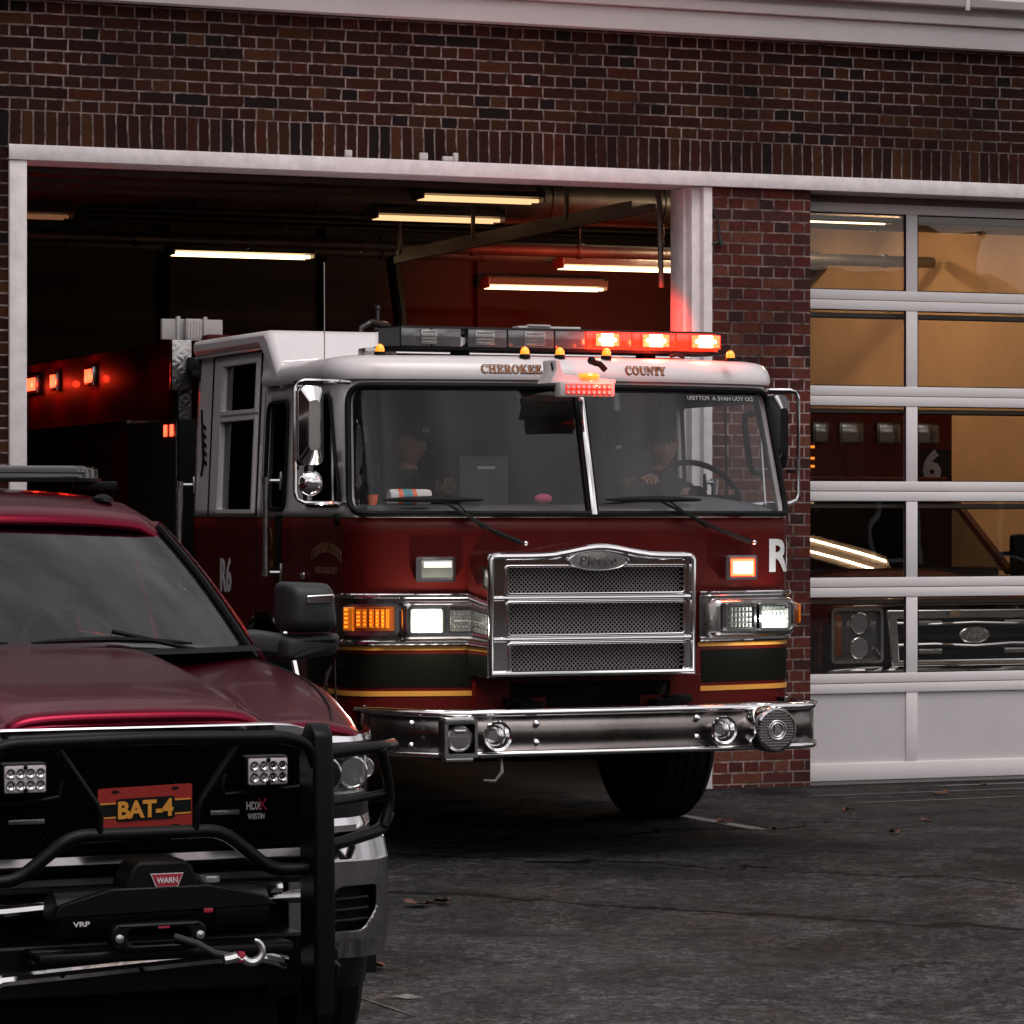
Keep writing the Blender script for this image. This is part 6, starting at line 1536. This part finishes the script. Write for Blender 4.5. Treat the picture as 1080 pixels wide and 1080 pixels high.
for s in (-1, 1):
    b = B(); ar = [(1.55 + .5 * math.cos(PI * k / 14), .42 + .5 * math.sin(PI * k / 14)) for k in range(15)]
    b.sheet([(.95, 1.0), (.95, .5), (1.05, .42)] + list(reversed(ar))[1:-1] + [(2.05, .42), (3.2, .42), (3.2, 1.32), (2.2, 1.28), (2.2, 1.0)], (), .3, lambda y, z: (s * 1.115, y, z)); obj('body_side', b, 'engine_red', RT, solid=.03)
    b = B(); b.lathe([(.25, -.12), (.38, -.13), (.41, -.10), (.41, .10), (.38, .13), (.25, .12), (.22, .03), (0, .03)], (s * .95, 1.55, .42), (s, 0, 0), 36); obj('wheel', b, 'tyre', RT)
    b = B(); b.lathe([(.25, -.12), (.38, -.13), (.41, -.10), (.41, .10), (.38, .13), (.25, .12), (.22, .03), (0, .03)], (s * .95, 5.2, .42), (s, 0, 0), 36); obj('wheel', b, 'tyre', RT)
    # stacked headlight in a chrome frame
    h = rb('headlight', 'lens_grey', min(s * .70, s * 1.07), max(s * .70, s * 1.07), .86, .92, .755, 1.105, .03)
    b = B(); b.prism(rrect(min(s * .69, s * 1.08), max(s * .69, s * 1.08), .745, 1.115, .03), .835, .87, 'y', [rrect(min(s * .71, s * 1.06), max(s * .71, s * 1.06), .765, 1.095, .02)]); obj('headlight_frame', b, 'chrome_soft', h)
    b = B()
    for z in (.845, 1.015): b.lathe([(.075, 0), (.07, .004), (.045, -.025), (.02, -.03), (.012, -.005), (0, 0)], (s * .86, .855, z), (0, -1, 0), 20)
    obj('reflector', b, 'chrome', h)
    b = B(); b.box(min(s * 1.0, s * 1.05), max(s * 1.0, s * 1.05), .845, .858, .79, 1.07, .004); obj('amber_corner', b, 'amber_dark', h)
    b = B(); b.tube([(s * .70 + .02 * k * s, .845, .78 + .03 * k) for k in range(3)] , .008, 5); obj('chrome_rib', b, 'chrome', h)
    b = B(); b.box(min(s * 1.02, s * 1.17), max(s * 1.02, s * 1.17), 2.08, 2.16, 1.29, 1.60, .03); mm = obj('door_mirror', b, 'black_plastic', RT)
    b = B(); b.tube([(s * 1.0, 2.3, 1.45), (s * 1.08, 2.15, 1.46)], .018, 8); obj('mirror_arm', b, 'black_plastic', mm)
    for z in (.80, .99):
        b = B(); b.box(min(s * .24, s * .42), max(s * .24, s * .42), .842, .86, z, z + .035, .004); w = obj('led_flasher', b, 'lens_clear', RT)
g = B(); g.prism([(-.62, .70), (.62, .70), (.66, 1.10), (-.66, 1.10)], .845, .90, 'y', [[(-.56, .76), (.56, .76), (.58, 1.04), (-.58, 1.04)]]); gr2 = obj('grille', g, 'chrome', RT, bevel=.01)
b = B()
for z in (.83, .90, .97): b.box(-.58, .58, .86, .89, z, z + .022, .004)
obj('grille_bar', b, 'black_plastic', gr2)
b = B(); b.tube([(-.58, .87, .86), (-.3, .85, .865), (0, .84, .85), (.3, .85, .865), (.58, .87, .86)], .014, 8); b.tube([(-.58, .87, 1.01), (-.3, .85, 1.0), (0, .84, 1.01), (.3, .85, 1.0), (.58, .87, 1.01)], .012, 8); obj('chrome_wing', b, 'chrome', gr2)
rb('grille_backing', 'dark', -.6, .6, .895, .905, .72, 1.08, 0, gr2)
b = B(); b.lathe([(1, 0), (1.03, .012), (.93, .018), (.88, .012), (0, .014)], (0, 0, 0), (0, -1, 0), 36); b.warp(lambda x, y, z: (x * .115, y + .838, z * .055 + .925)); em2 = obj('emblem', b, 'chrome_soft', gr2)
letters('emblem_lettering', 'Ford', .13, .05, 'silver', lambda x, y, z: (x, y + .822, z + .925), em2, shear=.3) if False else None
tb = text_mesh('Ford', .125, .048, .004, .01, 1.0, .35); tb.warp(lambda x, y, z: (x, y + .823, z + .925)); obj('emblem_lettering', tb, 'silver', em2)
b = B(); b.loft([[(x, .70 + .10 * abs(x / 1.12) ** 3 + dy, z) for x in [-1.12 + 2.24 * k / 16 for k in range(17)]] for dy, z in ((.06, .42), (.0, .46), (-.01, .58), (.0, .70), (.05, .722), (.16, .722))], closed=False); obj('bumper', b, 'chrome', RT)
rb('hood_trim', 'chrome', -.9, .9, .875, .90, 1.128, 1.150, .006)
# cab glass, roof
def rws(u, v): return (u * (1.03 - .12 * v), 2.16 + .78 * v - .12 * (1 - u * u) * (1 - v), 1.33 + .62 * v + .03 * (1 - u * u))
b = B(); b.sheet([(-1, 0), (1, 0), (1, 1), (-1, 1)], (), .2, rws); obj('windshield', b, 'glass_side', RT)
for s in (-1, 1): b = B(); b.tube([rws(s, v) for v in (0, .25, .5, .75, 1)], .035, 8); obj('windshield_pillar', b, 'engine_red', RT)
rb('roof', 'engine_red', -.93, .93, 2.85, 3.18, 1.93, 2.02, .03)
b = B(); b.tube([(.4 + .2 * math.cos(a), 2.55 + .1 * math.sin(a), 1.42 + .17 * math.sin(a)) for a in [2 * PI * k / 24 for k in range(24)]], .014, 6, closed=True); obj('steering_wheel', b, 'black_plastic', RT)
rb('dashboard', 'dash', -.98, .98, 2.2, 2.55, 1.10, 1.36, .03)
for x in (-.45, .45): rb('seat', 'inside', x - .25, x + .25, 2.9, 3.05, 1.0, 1.75, .05)
# box body with light heads and number
bx = rb('rescue_box', 'engine_red', -1.22, 1.145, 3.2, 6.6, .55, 2.52, .03)
for x0 in (-1.16, -1.08 + .225, -1.08 + .225 + .33, .19, .53, .85) if False else (-.905, -.665, -.34, -.01, ):
    pass
for x0, x1 in ((-.055 - .0, .085), (.165, .370), (.480, .685), (.800, 1.01), (-.37, -.17), (-.70, -.50), (-1.03, -.83)):
    w = rb('light_head', 'bumper_steel', x0, x1, 3.165, 3.20, 2.27, 2.43, .01); l = rb('lens', 'lens_clear', x0 + .015, x1 - .015, 3.155, 3.166, 2.285, 2.415, .004, w)
rb('number_panel', 'rubber', .74, 1.12, 3.19, 3.199, 1.96, 2.23, 0)
tb = text_mesh('6', .155, .245, .004, .045); tb.warp(lambda x, y, z: (x + .955, y + 3.188, z + 2.11)); obj('number', tb, 'reflective', RT, label='pale figure 6 on a dark panel')
for z in (2.235, 2.15, 2.09): rb('marker_light', 'amber_lit', -.06, -.03, 3.185, 3.199, z, z + .02, .003)
for k in range(4): rb('shelf_line', 'black_plastic', -1.1, .6, 3.192, 3.199, 1.5 + .14 * k, 1.505 + .14 * k, 0)

# ------------------------------------------------------------------ people
def head(b, c, turn=0, tilt=0):
    bm = bmesh.new(); bmesh.ops.create_uvsphere(bm, u_segments=28, v_segments=20, radius=1)
    for v in bm.verts:
        x, y, z = v.co
        X, Y, Z = x * .076, y * .096, z * .118
        if z < -.1: X *= 1 - .34 * (-z - .1) ** 1.0; Y = Y * (1 - .12 * (-z))
        if y < 0:                                         # face side
            fx = X / .076
            Y += -.022 * math.exp(-((X / .013) ** 2)) * math.exp(-((Z + .012) / .024) ** 2)     # nose
            Y += .012 * (math.exp(-(((abs(X) - .030) / .015) ** 2))) * math.exp(-((Z - .012) / .013) ** 2)   # eye sockets
            Y += -.006 * math.exp(-((Z - .036) / .012) ** 2) * math.exp(-(X / .05) ** 2)     # brow
            Y += -.006 * math.exp(-(X / .02) ** 2) * math.exp(-((Z + .052) / .008) ** 2)     # lips
            Y += -.010 * math.exp(-(X / .025) ** 2) * math.exp(-((Z + .092) / .016) ** 2)     # chin
        v.co = (X, Y, Z)
    for s in (-1, 1):                                     # ears
        e = bmesh.ops.create_uvsphere(bm, u_segments=10, v_segments=8, radius=1)['verts']
        for v in e: v.co = (s * .077 + v.co.x * .008, .008 + v.co.y * .017, -.004 + v.co.z * .030)
    M_ = Matrix.Translation(c) @ Matrix.Rotation(turn, 4, 'Z') @ Matrix.Rotation(tilt, 4, 'X')
    b.merge(bm, M_); return M_
def skinned(verts, edges, radii, root=0, sub=2):
    me = bpy.data.meshes.new('skeleton'); me.from_pydata(verts, edges, []); o = bpy.data.objects.new('skeleton', me); COL.objects.link(o)
    md = o.modifiers.new('Skin', 'SKIN'); sl_ = me.skin_vertices[0].data if me.skin_vertices else None
    if sl_ is None:
        bm = bmesh.new(); bm.from_mesh(me); bm.verts.layers.skin.verify(); bm.to_mesh(me); bm.free(); sl_ = me.skin_vertices[0].data
    for i, r_ in enumerate(radii): sl_[i].radius = r_ if isinstance(r_, tuple) else (r_, r_); sl_[i].use_root = (i == root)
    md2 = o.modifiers.new('Sub', 'SUBSURF'); md2.levels = sub; md2.render_levels = sub
    dg = bpy.context.evaluated_depsgraph_get(); dg.update()
    m2 = bpy.data.meshes.new_from_object(o.evaluated_get(dg)); b = B(); b.bm.from_mesh(m2)
    bpy.data.objects.remove(o); bpy.data.meshes.remove(me); bpy.data.meshes.remove(m2); return b
def hand(b, wrist, direction, side, curl=1.0, up=Vector((0, 0, 1))):
    """palm and five bent fingers; direction = where the fingers point, side = towards the thumb"""
    w = Vector(wrist); d = Vector(direction).normalized(); s = Vector(side).normalized(); n = d.cross(s).normalized()
    pal = [w + d * .0, w + d * .04, w + d * .085]
    b.loft([[p + s * a * k + n * c_ for a, c_ in ((-.038, -.010), (-.038, .010), (0, .015), (.038, .010), (.038, -.010), (0, -.014))] for p, k in zip(pal, (.62, .95, 1.0))], True, True, True)
    for i, (off, L_) in enumerate(((.030, .072), (.010, .080), (-.010, .074), (-.029, .058))):
        p = w + d * .080 + s * off; dd = d.copy(); pts = [p]
        for k in range(3):
            ang = curl * (.35 + .45 * k); q = d * math.cos(ang) - n * math.sin(ang); pts.append(pts[-1] + q * L_ * (.44, .32, .24)[k])
        b.tube(pts, .008, 8, rad=[.0095, .009, .008, .0065])
    p = w + d * .025 + s * .030; pts = [p, p + (d * .6 + s * .8).normalized() * .034, p + (d * .6 + s * .8).normalized() * .034 + (d * .9 + s * .25 - n * .4).normalized() * .028, p + (d * .6 + s * .8).normalized() * .034 + (d * .9 + s * .25 - n * .4).normalized() * .028 + (d * .8 - n * .6).normalized() * .022]
    b.tube(pts, .01, 8, rad=[.012, .011, .010, .0075])
def person(label, px, py, seatz, hc, turn, hands, capcol='cap'):
    """seated figure facing the camera side; coordinates in the engine's frame"""
    p = thing('person', label, 'person', (EX + px, py, seatz), 0)
    O = Vector((px, py, seatz)); rel = lambda *v: Vector(v) - O
    hcv = rel(*hc); sh = hcv + Vector((0, .06, -.24))
    V = [Vector((0, .02, .10)), Vector((0, .03, .28)), sh + Vector((0, .02, -.08)), hcv + Vector((0, .03, -.16)), hcv + Vector((0, .02, -.07))]
    Rd = [(.15, .12), (.14, .11), (.17, .115), (.058, .06), (.055, .06)]
    E_ = [(0, 1), (1, 2), (2, 3), (3, 4)]
    ws_ = []
    for s, h in zip((-1, 1), hands):
        h = Vector(h) - O; a = sh + Vector((s * .19, .02, -.03)); el = (a + h) / 2 + Vector((s * .08, .06, -.13))
        k = len(V); V += [a, el, h]; Rd += [.062, .046, .030]; E_ += [(2, k), (k, k + 1), (k + 1, k + 2)]; ws_.append((h, h - el, s))
    for s in (-1, 1):
        k = len(V); V += [Vector((s * .10, -.05, .08)), Vector((s * .15, -.46, .10)), Vector((s * .15, -.50, -.36)), Vector((s * .15, -.62, -.42))]; Rd += [.095, .07, .048, .04]; E_ += [(0, k), (k, k + 1), (k + 1, k + 2), (k + 2, k + 3)]
    V2 = [tuple(v) for v in V]
    b = skinned(V2, E_, Rd)
    for h, dr, s in ws_: hand(b, h, Vector((0, -1, .25)) if s else dr, Vector((-s, 0, .3)), 1.2)
    mt = head(b, hcv, turn, R(6))
    body = obj('body', b, 'skin', p)
    # clothes: the same skeleton a little larger, without head and hands
    keep = len(V)
    Vc = [Vector(v) for v in V]; Rc = [tuple(x + .012 for x in r_) if isinstance(r_, tuple) else r_ + .010 for r_ in Rd]
    Vc[4] = Vc[3] + Vector((0, .004, .035)); Rc[3] = (.078, .078); Rc[4] = (.072, .072)
    b = skinned([tuple(v) for v in Vc], E_, Rc); obj('uniform', b, 'uniform', p)
    for s in (-1, 1):
        b = B(); c = mt @ Vector((s * .030, -.0825, .012)); b.sphere(c, .0115); e = obj('eye', b, 'eye', p)
        b = B(); b.sphere(mt @ Vector((s * .030, -.0905, .012)), .0052); obj('iris', b, 'pupil', e)
        b = B(); b.tube([mt @ Vector((s * .015, -.098, .030)), mt @ Vector((s * .030, -.098, .035)), mt @ Vector((s * .046, -.088, .030))], .003, 5); obj('eyebrow', b, 'hair', p)
    b = B(); b.tube([mt @ Vector((x, -.1035 + 12 * x * x, -.052)) for x in (-.022, -.011, 0, .011, .022)], .004, 6, rad=[.001, .004, .0045, .004, .001]); obj('mouth', b, 'lip', p)
    # hair and cap
    bm = bmesh.new(); bmesh.ops.create_uvsphere(bm, u_segments=24, v_segments=16, radius=1); bmesh.ops.delete(bm, geom=[v for v in bm.verts if v.co.z < .28 - .75 * max(0, v.co.y)], context='VERTS')
    for v in bm.verts: v.co = (v.co.x * .081, v.co.y * .101, v.co.z * .123)
    b = B(); b.merge(bm, mt); obj('hair', b, 'hair', p, solid=.004)
    bm = bmesh.new(); bmesh.ops.create_uvsphere(bm, u_segments=24, v_segments=16, radius=1); bmesh.ops.delete(bm, geom=[v for v in bm.verts if v.co.z < .40], context='VERTS')
    for v in bm.verts: v.co = (v.co.x * .086, v.co.y * .107, v.co.z * .135)
    b = B(); b.merge(bm, mt); cp = obj('cap', b, capcol, p, solid=.004)
    b = B(); b.loft([[mt @ Vector((.075 * math.sin(t) * k, -.075 - (.075 * math.cos(t)) * kk, .056 - .012 * kk - .012 * abs(math.sin(t)))) for t in [R(-80 + 160 * i / 12) for i in range(13)]] for k, kk in ((1, .2), (1, .6), (.92, 1.0))], closed=False); obj('cap_peak', b, capcol, cp, solid=.004)
    return p, mt, cp
p1, m1, c1 = person('driver in dark uniform and cap behind the steering wheel, hands on the rim', .80, -2.0, 1.46, (.82, -2.26, 2.13), R(-18), [(.625, -2.40, 1.93), (1.12, -2.42, 1.80)])
b = B(); b.box(-.21, -.14, -.245, -.235, .40, .49, .003); obj('shoulder_patch', b, 'gold_dark', p1)
b = B(); b.box(.06, .11, -.235, -.225, .34, .41, .004); obj('badge', b, 'gold', p1)
p2, m2, c2 = person('crew member in dark cap on the passenger side, head turned inwards', -.62, -1.85, 1.46, (-.58, -1.98, 2.13), R(35), [(-.72, -2.30, 1.84), (-.50, -2.28, 1.86)])
b = B(); b.prism(rpoly([(-.035, .075), (.035, .075), (.028, .105), (-.03, .108)], .008, 3), -.104, -.100, 'y'); 
for v in b.bm.verts: v.co = m2 @ v.co
obj('cap_patch', b, 'sticker_white', c2)

# ------------------------------------------------------------------ things on the fire engine's dash
def dthing(name, label, cat, build, mat, x, y, z):
    t = thing(name, label, cat, (EX + x, y, z)); b = B(); build(b); o = obj(name.split('_')[-1] if False else 'body', b, mat, t); return t
t = dthing('orange_cup', 'small orange cup at the left foot of the windshield', 'cup', lambda b: b.lathe([(.022, 0), (.030, .05), (.030, .055), (.024, .055), (.020, .01), (0, .01)], (0, 0, 0), (0, 0, 1)), 'orange', -1.10, -2.86, 1.795)
t = dthing('paper_roll', 'white roll with orange and teal bands lying on the dash', 'roll', lambda b: b.lathe([(.001, 0), (.038, .002), (.042, .02), (.042, .21), (.038, .228), (.001, .23)], (-.10, 0, .042), (1, 0, 0)), 'white_cloth', -.92, -2.88, 1.795)
for x0, x1, mt in ((-.055, -.03, 'orange'), (-.028, .022, 'teal'), (.024, .045, 'orange')):
    b = B(); b.lathe([(.043, x0), (.043, x1)], (0, 0, .042), (1, 0, 0)); obj('band', b, mt, t)
t = dthing('cloth_bundle', 'pink patterned cloth bundle resting near the windshield divider', 'cloth', lambda b: b.sphere((0, 0, .03), .05, (1, .6, .55)), 'shirt_pink', -.14, -2.85, 1.80)

# ------------------------------------------------------------------ the street opposite, seen only in glass and chrome
M['roof_shingle'] = P('grey_shingles', (.06, .058, .06), .85, var=.3, vscale=4)
M['house_brick'] = brick('house_brickwork', ('X', 'Z'), pal=[(.10, .05, .03), (.16, .07, .04), (.13, .06, .035), (.2, .09, .05)], mortar=(.2, .17, .15))
M['house_side'] = brick('house_brickwork_side', ('Y', 'Z'), pal=[(.10, .05, .03), (.16, .07, .04), (.13, .06, .035), (.2, .09, .05)], mortar=(.2, .17, .15))
M['foliage'] = P('evergreen_foliage', (.030, .045, .020), .8, var=.5, vscale=1.5)
M['bark'] = P('bark', (.07, .05, .035), .9, var=.4, vscale=8)
def house(x, y, w, d, h, rh, label, chim=.3):
    t = thing('brick_house', label, 'house', (x, y, gz(y)))
    b = B(); b.mat(0)
    for yy in (0, -d): b.face([b.bm.verts.new(p) for p in ((-w / 2, yy, -.5), (w / 2, yy, -.5), (w / 2, yy, h), (-w / 2, yy, h))])
    b.mat(1)
    for xx in (-w / 2, w / 2): b.face([b.bm.verts.new(p) for p in ((xx, 0, -.5), (xx, -d, -.5), (xx, -d, h), (xx, -d / 2, h + rh), (xx, 0, h))])
    obj('wall', b, ['house_brick', 'house_side'], t, recalc=False)
    b = B(); b.prism([(.5, h - .25), (-d / 2, h + rh), (-d - .5, h - .25), (-d - .5, h - .1), (-d / 2, h + rh + .18), (.5, h - .1)], -w / 2 - .4, w / 2 + .4, 'x'); r_ = obj('roof', b, 'roof_shingle', t)
    cx = w * chim; b = B(); b.box(cx - .7, cx + .7, -d * .4 - .5, -d * .4 + .5, h * .7, h + rh + .75); b.box(cx - .8, cx + .8, -d * .4 - .6, -d * .4 + .6, h + rh + .75, h + rh + 1.0, .05); obj('chimney', b, 'house_brick', r_)
    n = max(2, int(w / 3))
    for i in range(n):
        xx = -w / 2 + w * (i + .5) / n
        b = B(); b.prism([(xx - .55, 1), (xx + .55, 1), (xx + .55, 2.6), (xx - .55, 2.6)], .01, .08, 'y', [[(xx - .47, 1.08), (xx + .47, 1.08), (xx + .47, 2.52), (xx - .47, 2.52)]]); f = obj('window', b, 'white_trim', t)
        b = B(); b.box(xx - .47, xx + .47, .012, .02, 1.08, 2.52); obj('pane', b, 'glass_dark', f)
    return t
house(24, -46, 16, 9, 4.6, 3.0, 'long brick house with a grey roof across the street on the east side', .40)
house(3, -50, 14, 9, 5.4, 3.4, 'tall brick house with a chimney straight across the street')
house(-18, -47, 15, 9, 4.4, 2.8, 'low brick house with a chimney across the street on the west side')
house(46, -50, 16, 9, 5, 3.0, 'brick house at the far east end of the street')
rnd = random.Random(11)
def tree(x, y, h, label):
    t = thing('street_tree', label, 'tree', (x, y, gz(y)), 0, 'trees across the street')
    b = B(); b.tube([(0, 0, -.2), (.1, .05, h * .3), (-.05, 0, h * .6), (.05, 0, h * .85)], .2, 8, rad=[h * .035, h * .026, h * .016, h * .006])
    for k in range(9):
        a = rnd.uniform(0, 2 * PI); z = h * rnd.uniform(.3, .75); L_ = h * rnd.uniform(.15, .3); b.tube([(0, 0, z), (L_ * .5 * math.cos(a), L_ * .5 * math.sin(a), z + L_ * .4), (L_ * math.cos(a), L_ * math.sin(a), z + L_ * .7)], .05, 5, rad=[h * .012, h * .008, .02])
    obj('trunk', b, 'bark', t)
    b = B(); cl = [(rnd.gauss(0, h * .16), rnd.gauss(0, h * .16), h * rnd.uniform(.35, .95), h * rnd.uniform(.08, .15)) for _ in range(26)]
    for cx, cy, cz, cr in cl:
        for _ in range(70):
            v = Vector((rnd.gauss(0, 1), rnd.gauss(0, 1), rnd.gauss(0, .8))).normalized() * cr * rnd.uniform(.5, 1.05) + Vector((cx, cy, cz))
            a1 = Vector((rnd.uniform(-1, 1), rnd.uniform(-1, 1), rnd.uniform(-1, 1))).normalized(); a2 = a1.cross(Vector((rnd.uniform(-1, 1), rnd.uniform(-1, 1), .3))).normalized(); q = rnd.uniform(.12, .28)
            b.face([b.bm.verts.new(v + o_) for o_ in (a1 * q, a2 * q * .6, -a1 * q, -a2 * q * .6)])
    obj('crown', b, 'foliage', t, dedupe=False, recalc=False, sharp=180)
an = thing('brick_annex', 'dark brick side wing with small windows standing left of the open bay', 'building', (-13.5, -6.5, 0))  # added out of view: blocks sky light so the engine's side stays dark
b = B(); b.mat(0)
for yy in (-6.5, 6.3): b.face([b.bm.verts.new(p) for p in ((-5, yy, -.3), (5, yy, -.3), (5, yy, 7), (-5, yy, 7))])
b.mat(1)
for xx in (-5, 5): b.face([b.bm.verts.new(p) for p in ((xx, -6.5, -.3), (xx, 6.3, -.3), (xx, 6.3, 7), (xx, -6.5, 7))])
obj('wall', b, ['brick', 'brick_side'], an, recalc=False)
b = B(); b.box(-5.2, 5.2, -6.7, 6.3, 7.0, 7.25, .02); obj('roof', b, 'white_trim', an)
for yy in (-4.5, -1.5, 1.5, 4.3):
    b = B(); b.prism([(yy - .6, 1), (yy + .6, 1), (yy + .6, 2.6), (yy - .6, 2.6)], 5.0, 5.06, 'x', [[(yy - .52, 1.08), (yy + .52, 1.08), (yy + .52, 2.52), (yy - .52, 2.52)]]); f = obj('window', b, 'white_trim', an)
    b = B(); b.box(5.005, 5.02, yy - .52, yy + .52, 1.08, 2.52); obj('pane', b, 'glass_dark', f)
for x, y, h in ((-34, -44, 11), (-8, -43, 9), (13.5, -44, 8), (47, -40, 9), (60, -42, 12), (-52, -40, 13), (12, -60, 15), (-6, -62, 16), (62, -62, 15), (-28, -62, 14), (80, -30, 14), (-70, -25, 15)):
    tree(x, y, h, 'leafy tree standing across the street from the fire station')
# ------------------------------------------------------------------ light, sky and camera
W = bpy.data.worlds.new('World'); SC.world = W; W.use_nodes = True
nt = W.node_tree; bg = nt.nodes['Background']
sky = nt.nodes.new('ShaderNodeTexSky'); sky.sky_type = 'NISHITA'; sky.sun_disc = False
SUN_EL, SUN_AZ = R(66), R(168)
sky.sun_elevation = SUN_EL; sky.sun_rotation = SUN_AZ
sky.air_density = 1.6; sky.dust_density = 3.5; sky.ozone_density = 1
hs = nt.nodes.new('ShaderNodeHueSaturation'); hs.inputs['Saturation'].default_value = .18
tn = nt.nodes.new('ShaderNodeMix'); tn.data_type = 'RGBA'; tn.blend_type = 'MULTIPLY'; tn.inputs[0].default_value = 1; tn.inputs[7].default_value = (1.0, .94, .93, 1)
nt.links.new(sky.outputs[0], hs.inputs['Color']); nt.links.new(hs.outputs[0], tn.inputs[6])
# broken overcast: brighter and darker banks of cloud
tcw = nt.nodes.new('ShaderNodeTexCoord'); mpw = nt.nodes.new('ShaderNodeMapping'); mpw.inputs['Scale'].default_value = (1, 1, 2.6)
cw = nt.nodes.new('ShaderNodeTexNoise'); cw.inputs['Scale'].default_value = 1.9; cw.inputs['Detail'].default_value = 7; cw.inputs['Roughness'].default_value = .58; cw.inputs['Distortion'].default_value = .3
mr = nt.nodes.new('ShaderNodeMapRange'); mr.inputs['From Min'].default_value = .36; mr.inputs['From Max'].default_value = .64; mr.inputs['To Min'].default_value = .45; mr.inputs['To Max'].default_value = 1.55
cl = nt.nodes.new('ShaderNodeVectorMath'); cl.operation = 'SCALE'
nt.links.new(tcw.outputs['Generated'], mpw.inputs[0]); nt.links.new(mpw.outputs[0], cw.inputs['Vector']); nt.links.new(cw.outputs['Fac'], mr.inputs['Value'])
nt.links.new(tn.outputs[2], cl.inputs[0]); nt.links.new(mr.outputs['Result'], cl.inputs['Scale']); nt.links.new(cl.outputs[0], bg.inputs[0])
bg.inputs[1].default_value = .145
# the sun lamp shines from the same bearing as the sky's sun (rotation measured clockwise from +Y)
sd = Vector((math.sin(SUN_AZ) * math.cos(SUN_EL), math.cos(SUN_AZ) * math.cos(SUN_EL), math.sin(SUN_EL)))
sl = bpy.data.lights.new('Sun', 'SUN'); sl.energy = .5; sl.angle = R(30); sl.color = (1, .95, .93)
so = bpy.data.objects.new('Sun', sl); COL.objects.link(so); so.rotation_euler = sd.to_track_quat('Z', 'Y').to_euler()

cam = bpy.data.cameras.new('Camera'); cam.lens = 120; cam.sensor_width = 36; cam.clip_end = 1500
co = bpy.data.objects.new('Camera', cam); COL.objects.link(co)
co.location = (-7.73, -19.61, 1.76); co.rotation_euler = (R(90), 0, R(-21.5))
SC.camera = co
SC.view_settings.view_transform = 'Standard'; SC.view_settings.look = 'None'
SC.view_settings.exposure = .12; SC.view_settings.gamma = 1
SC.cycles.max_bounces = 8; SC.cycles.transparent_max_bounces = 16; SC.cycles.glossy_bounces = 5
SC.cycles.sample_clamp_indirect = 4
SC.cycles.caustics_reflective = False; SC.cycles.caustics_refractive = False
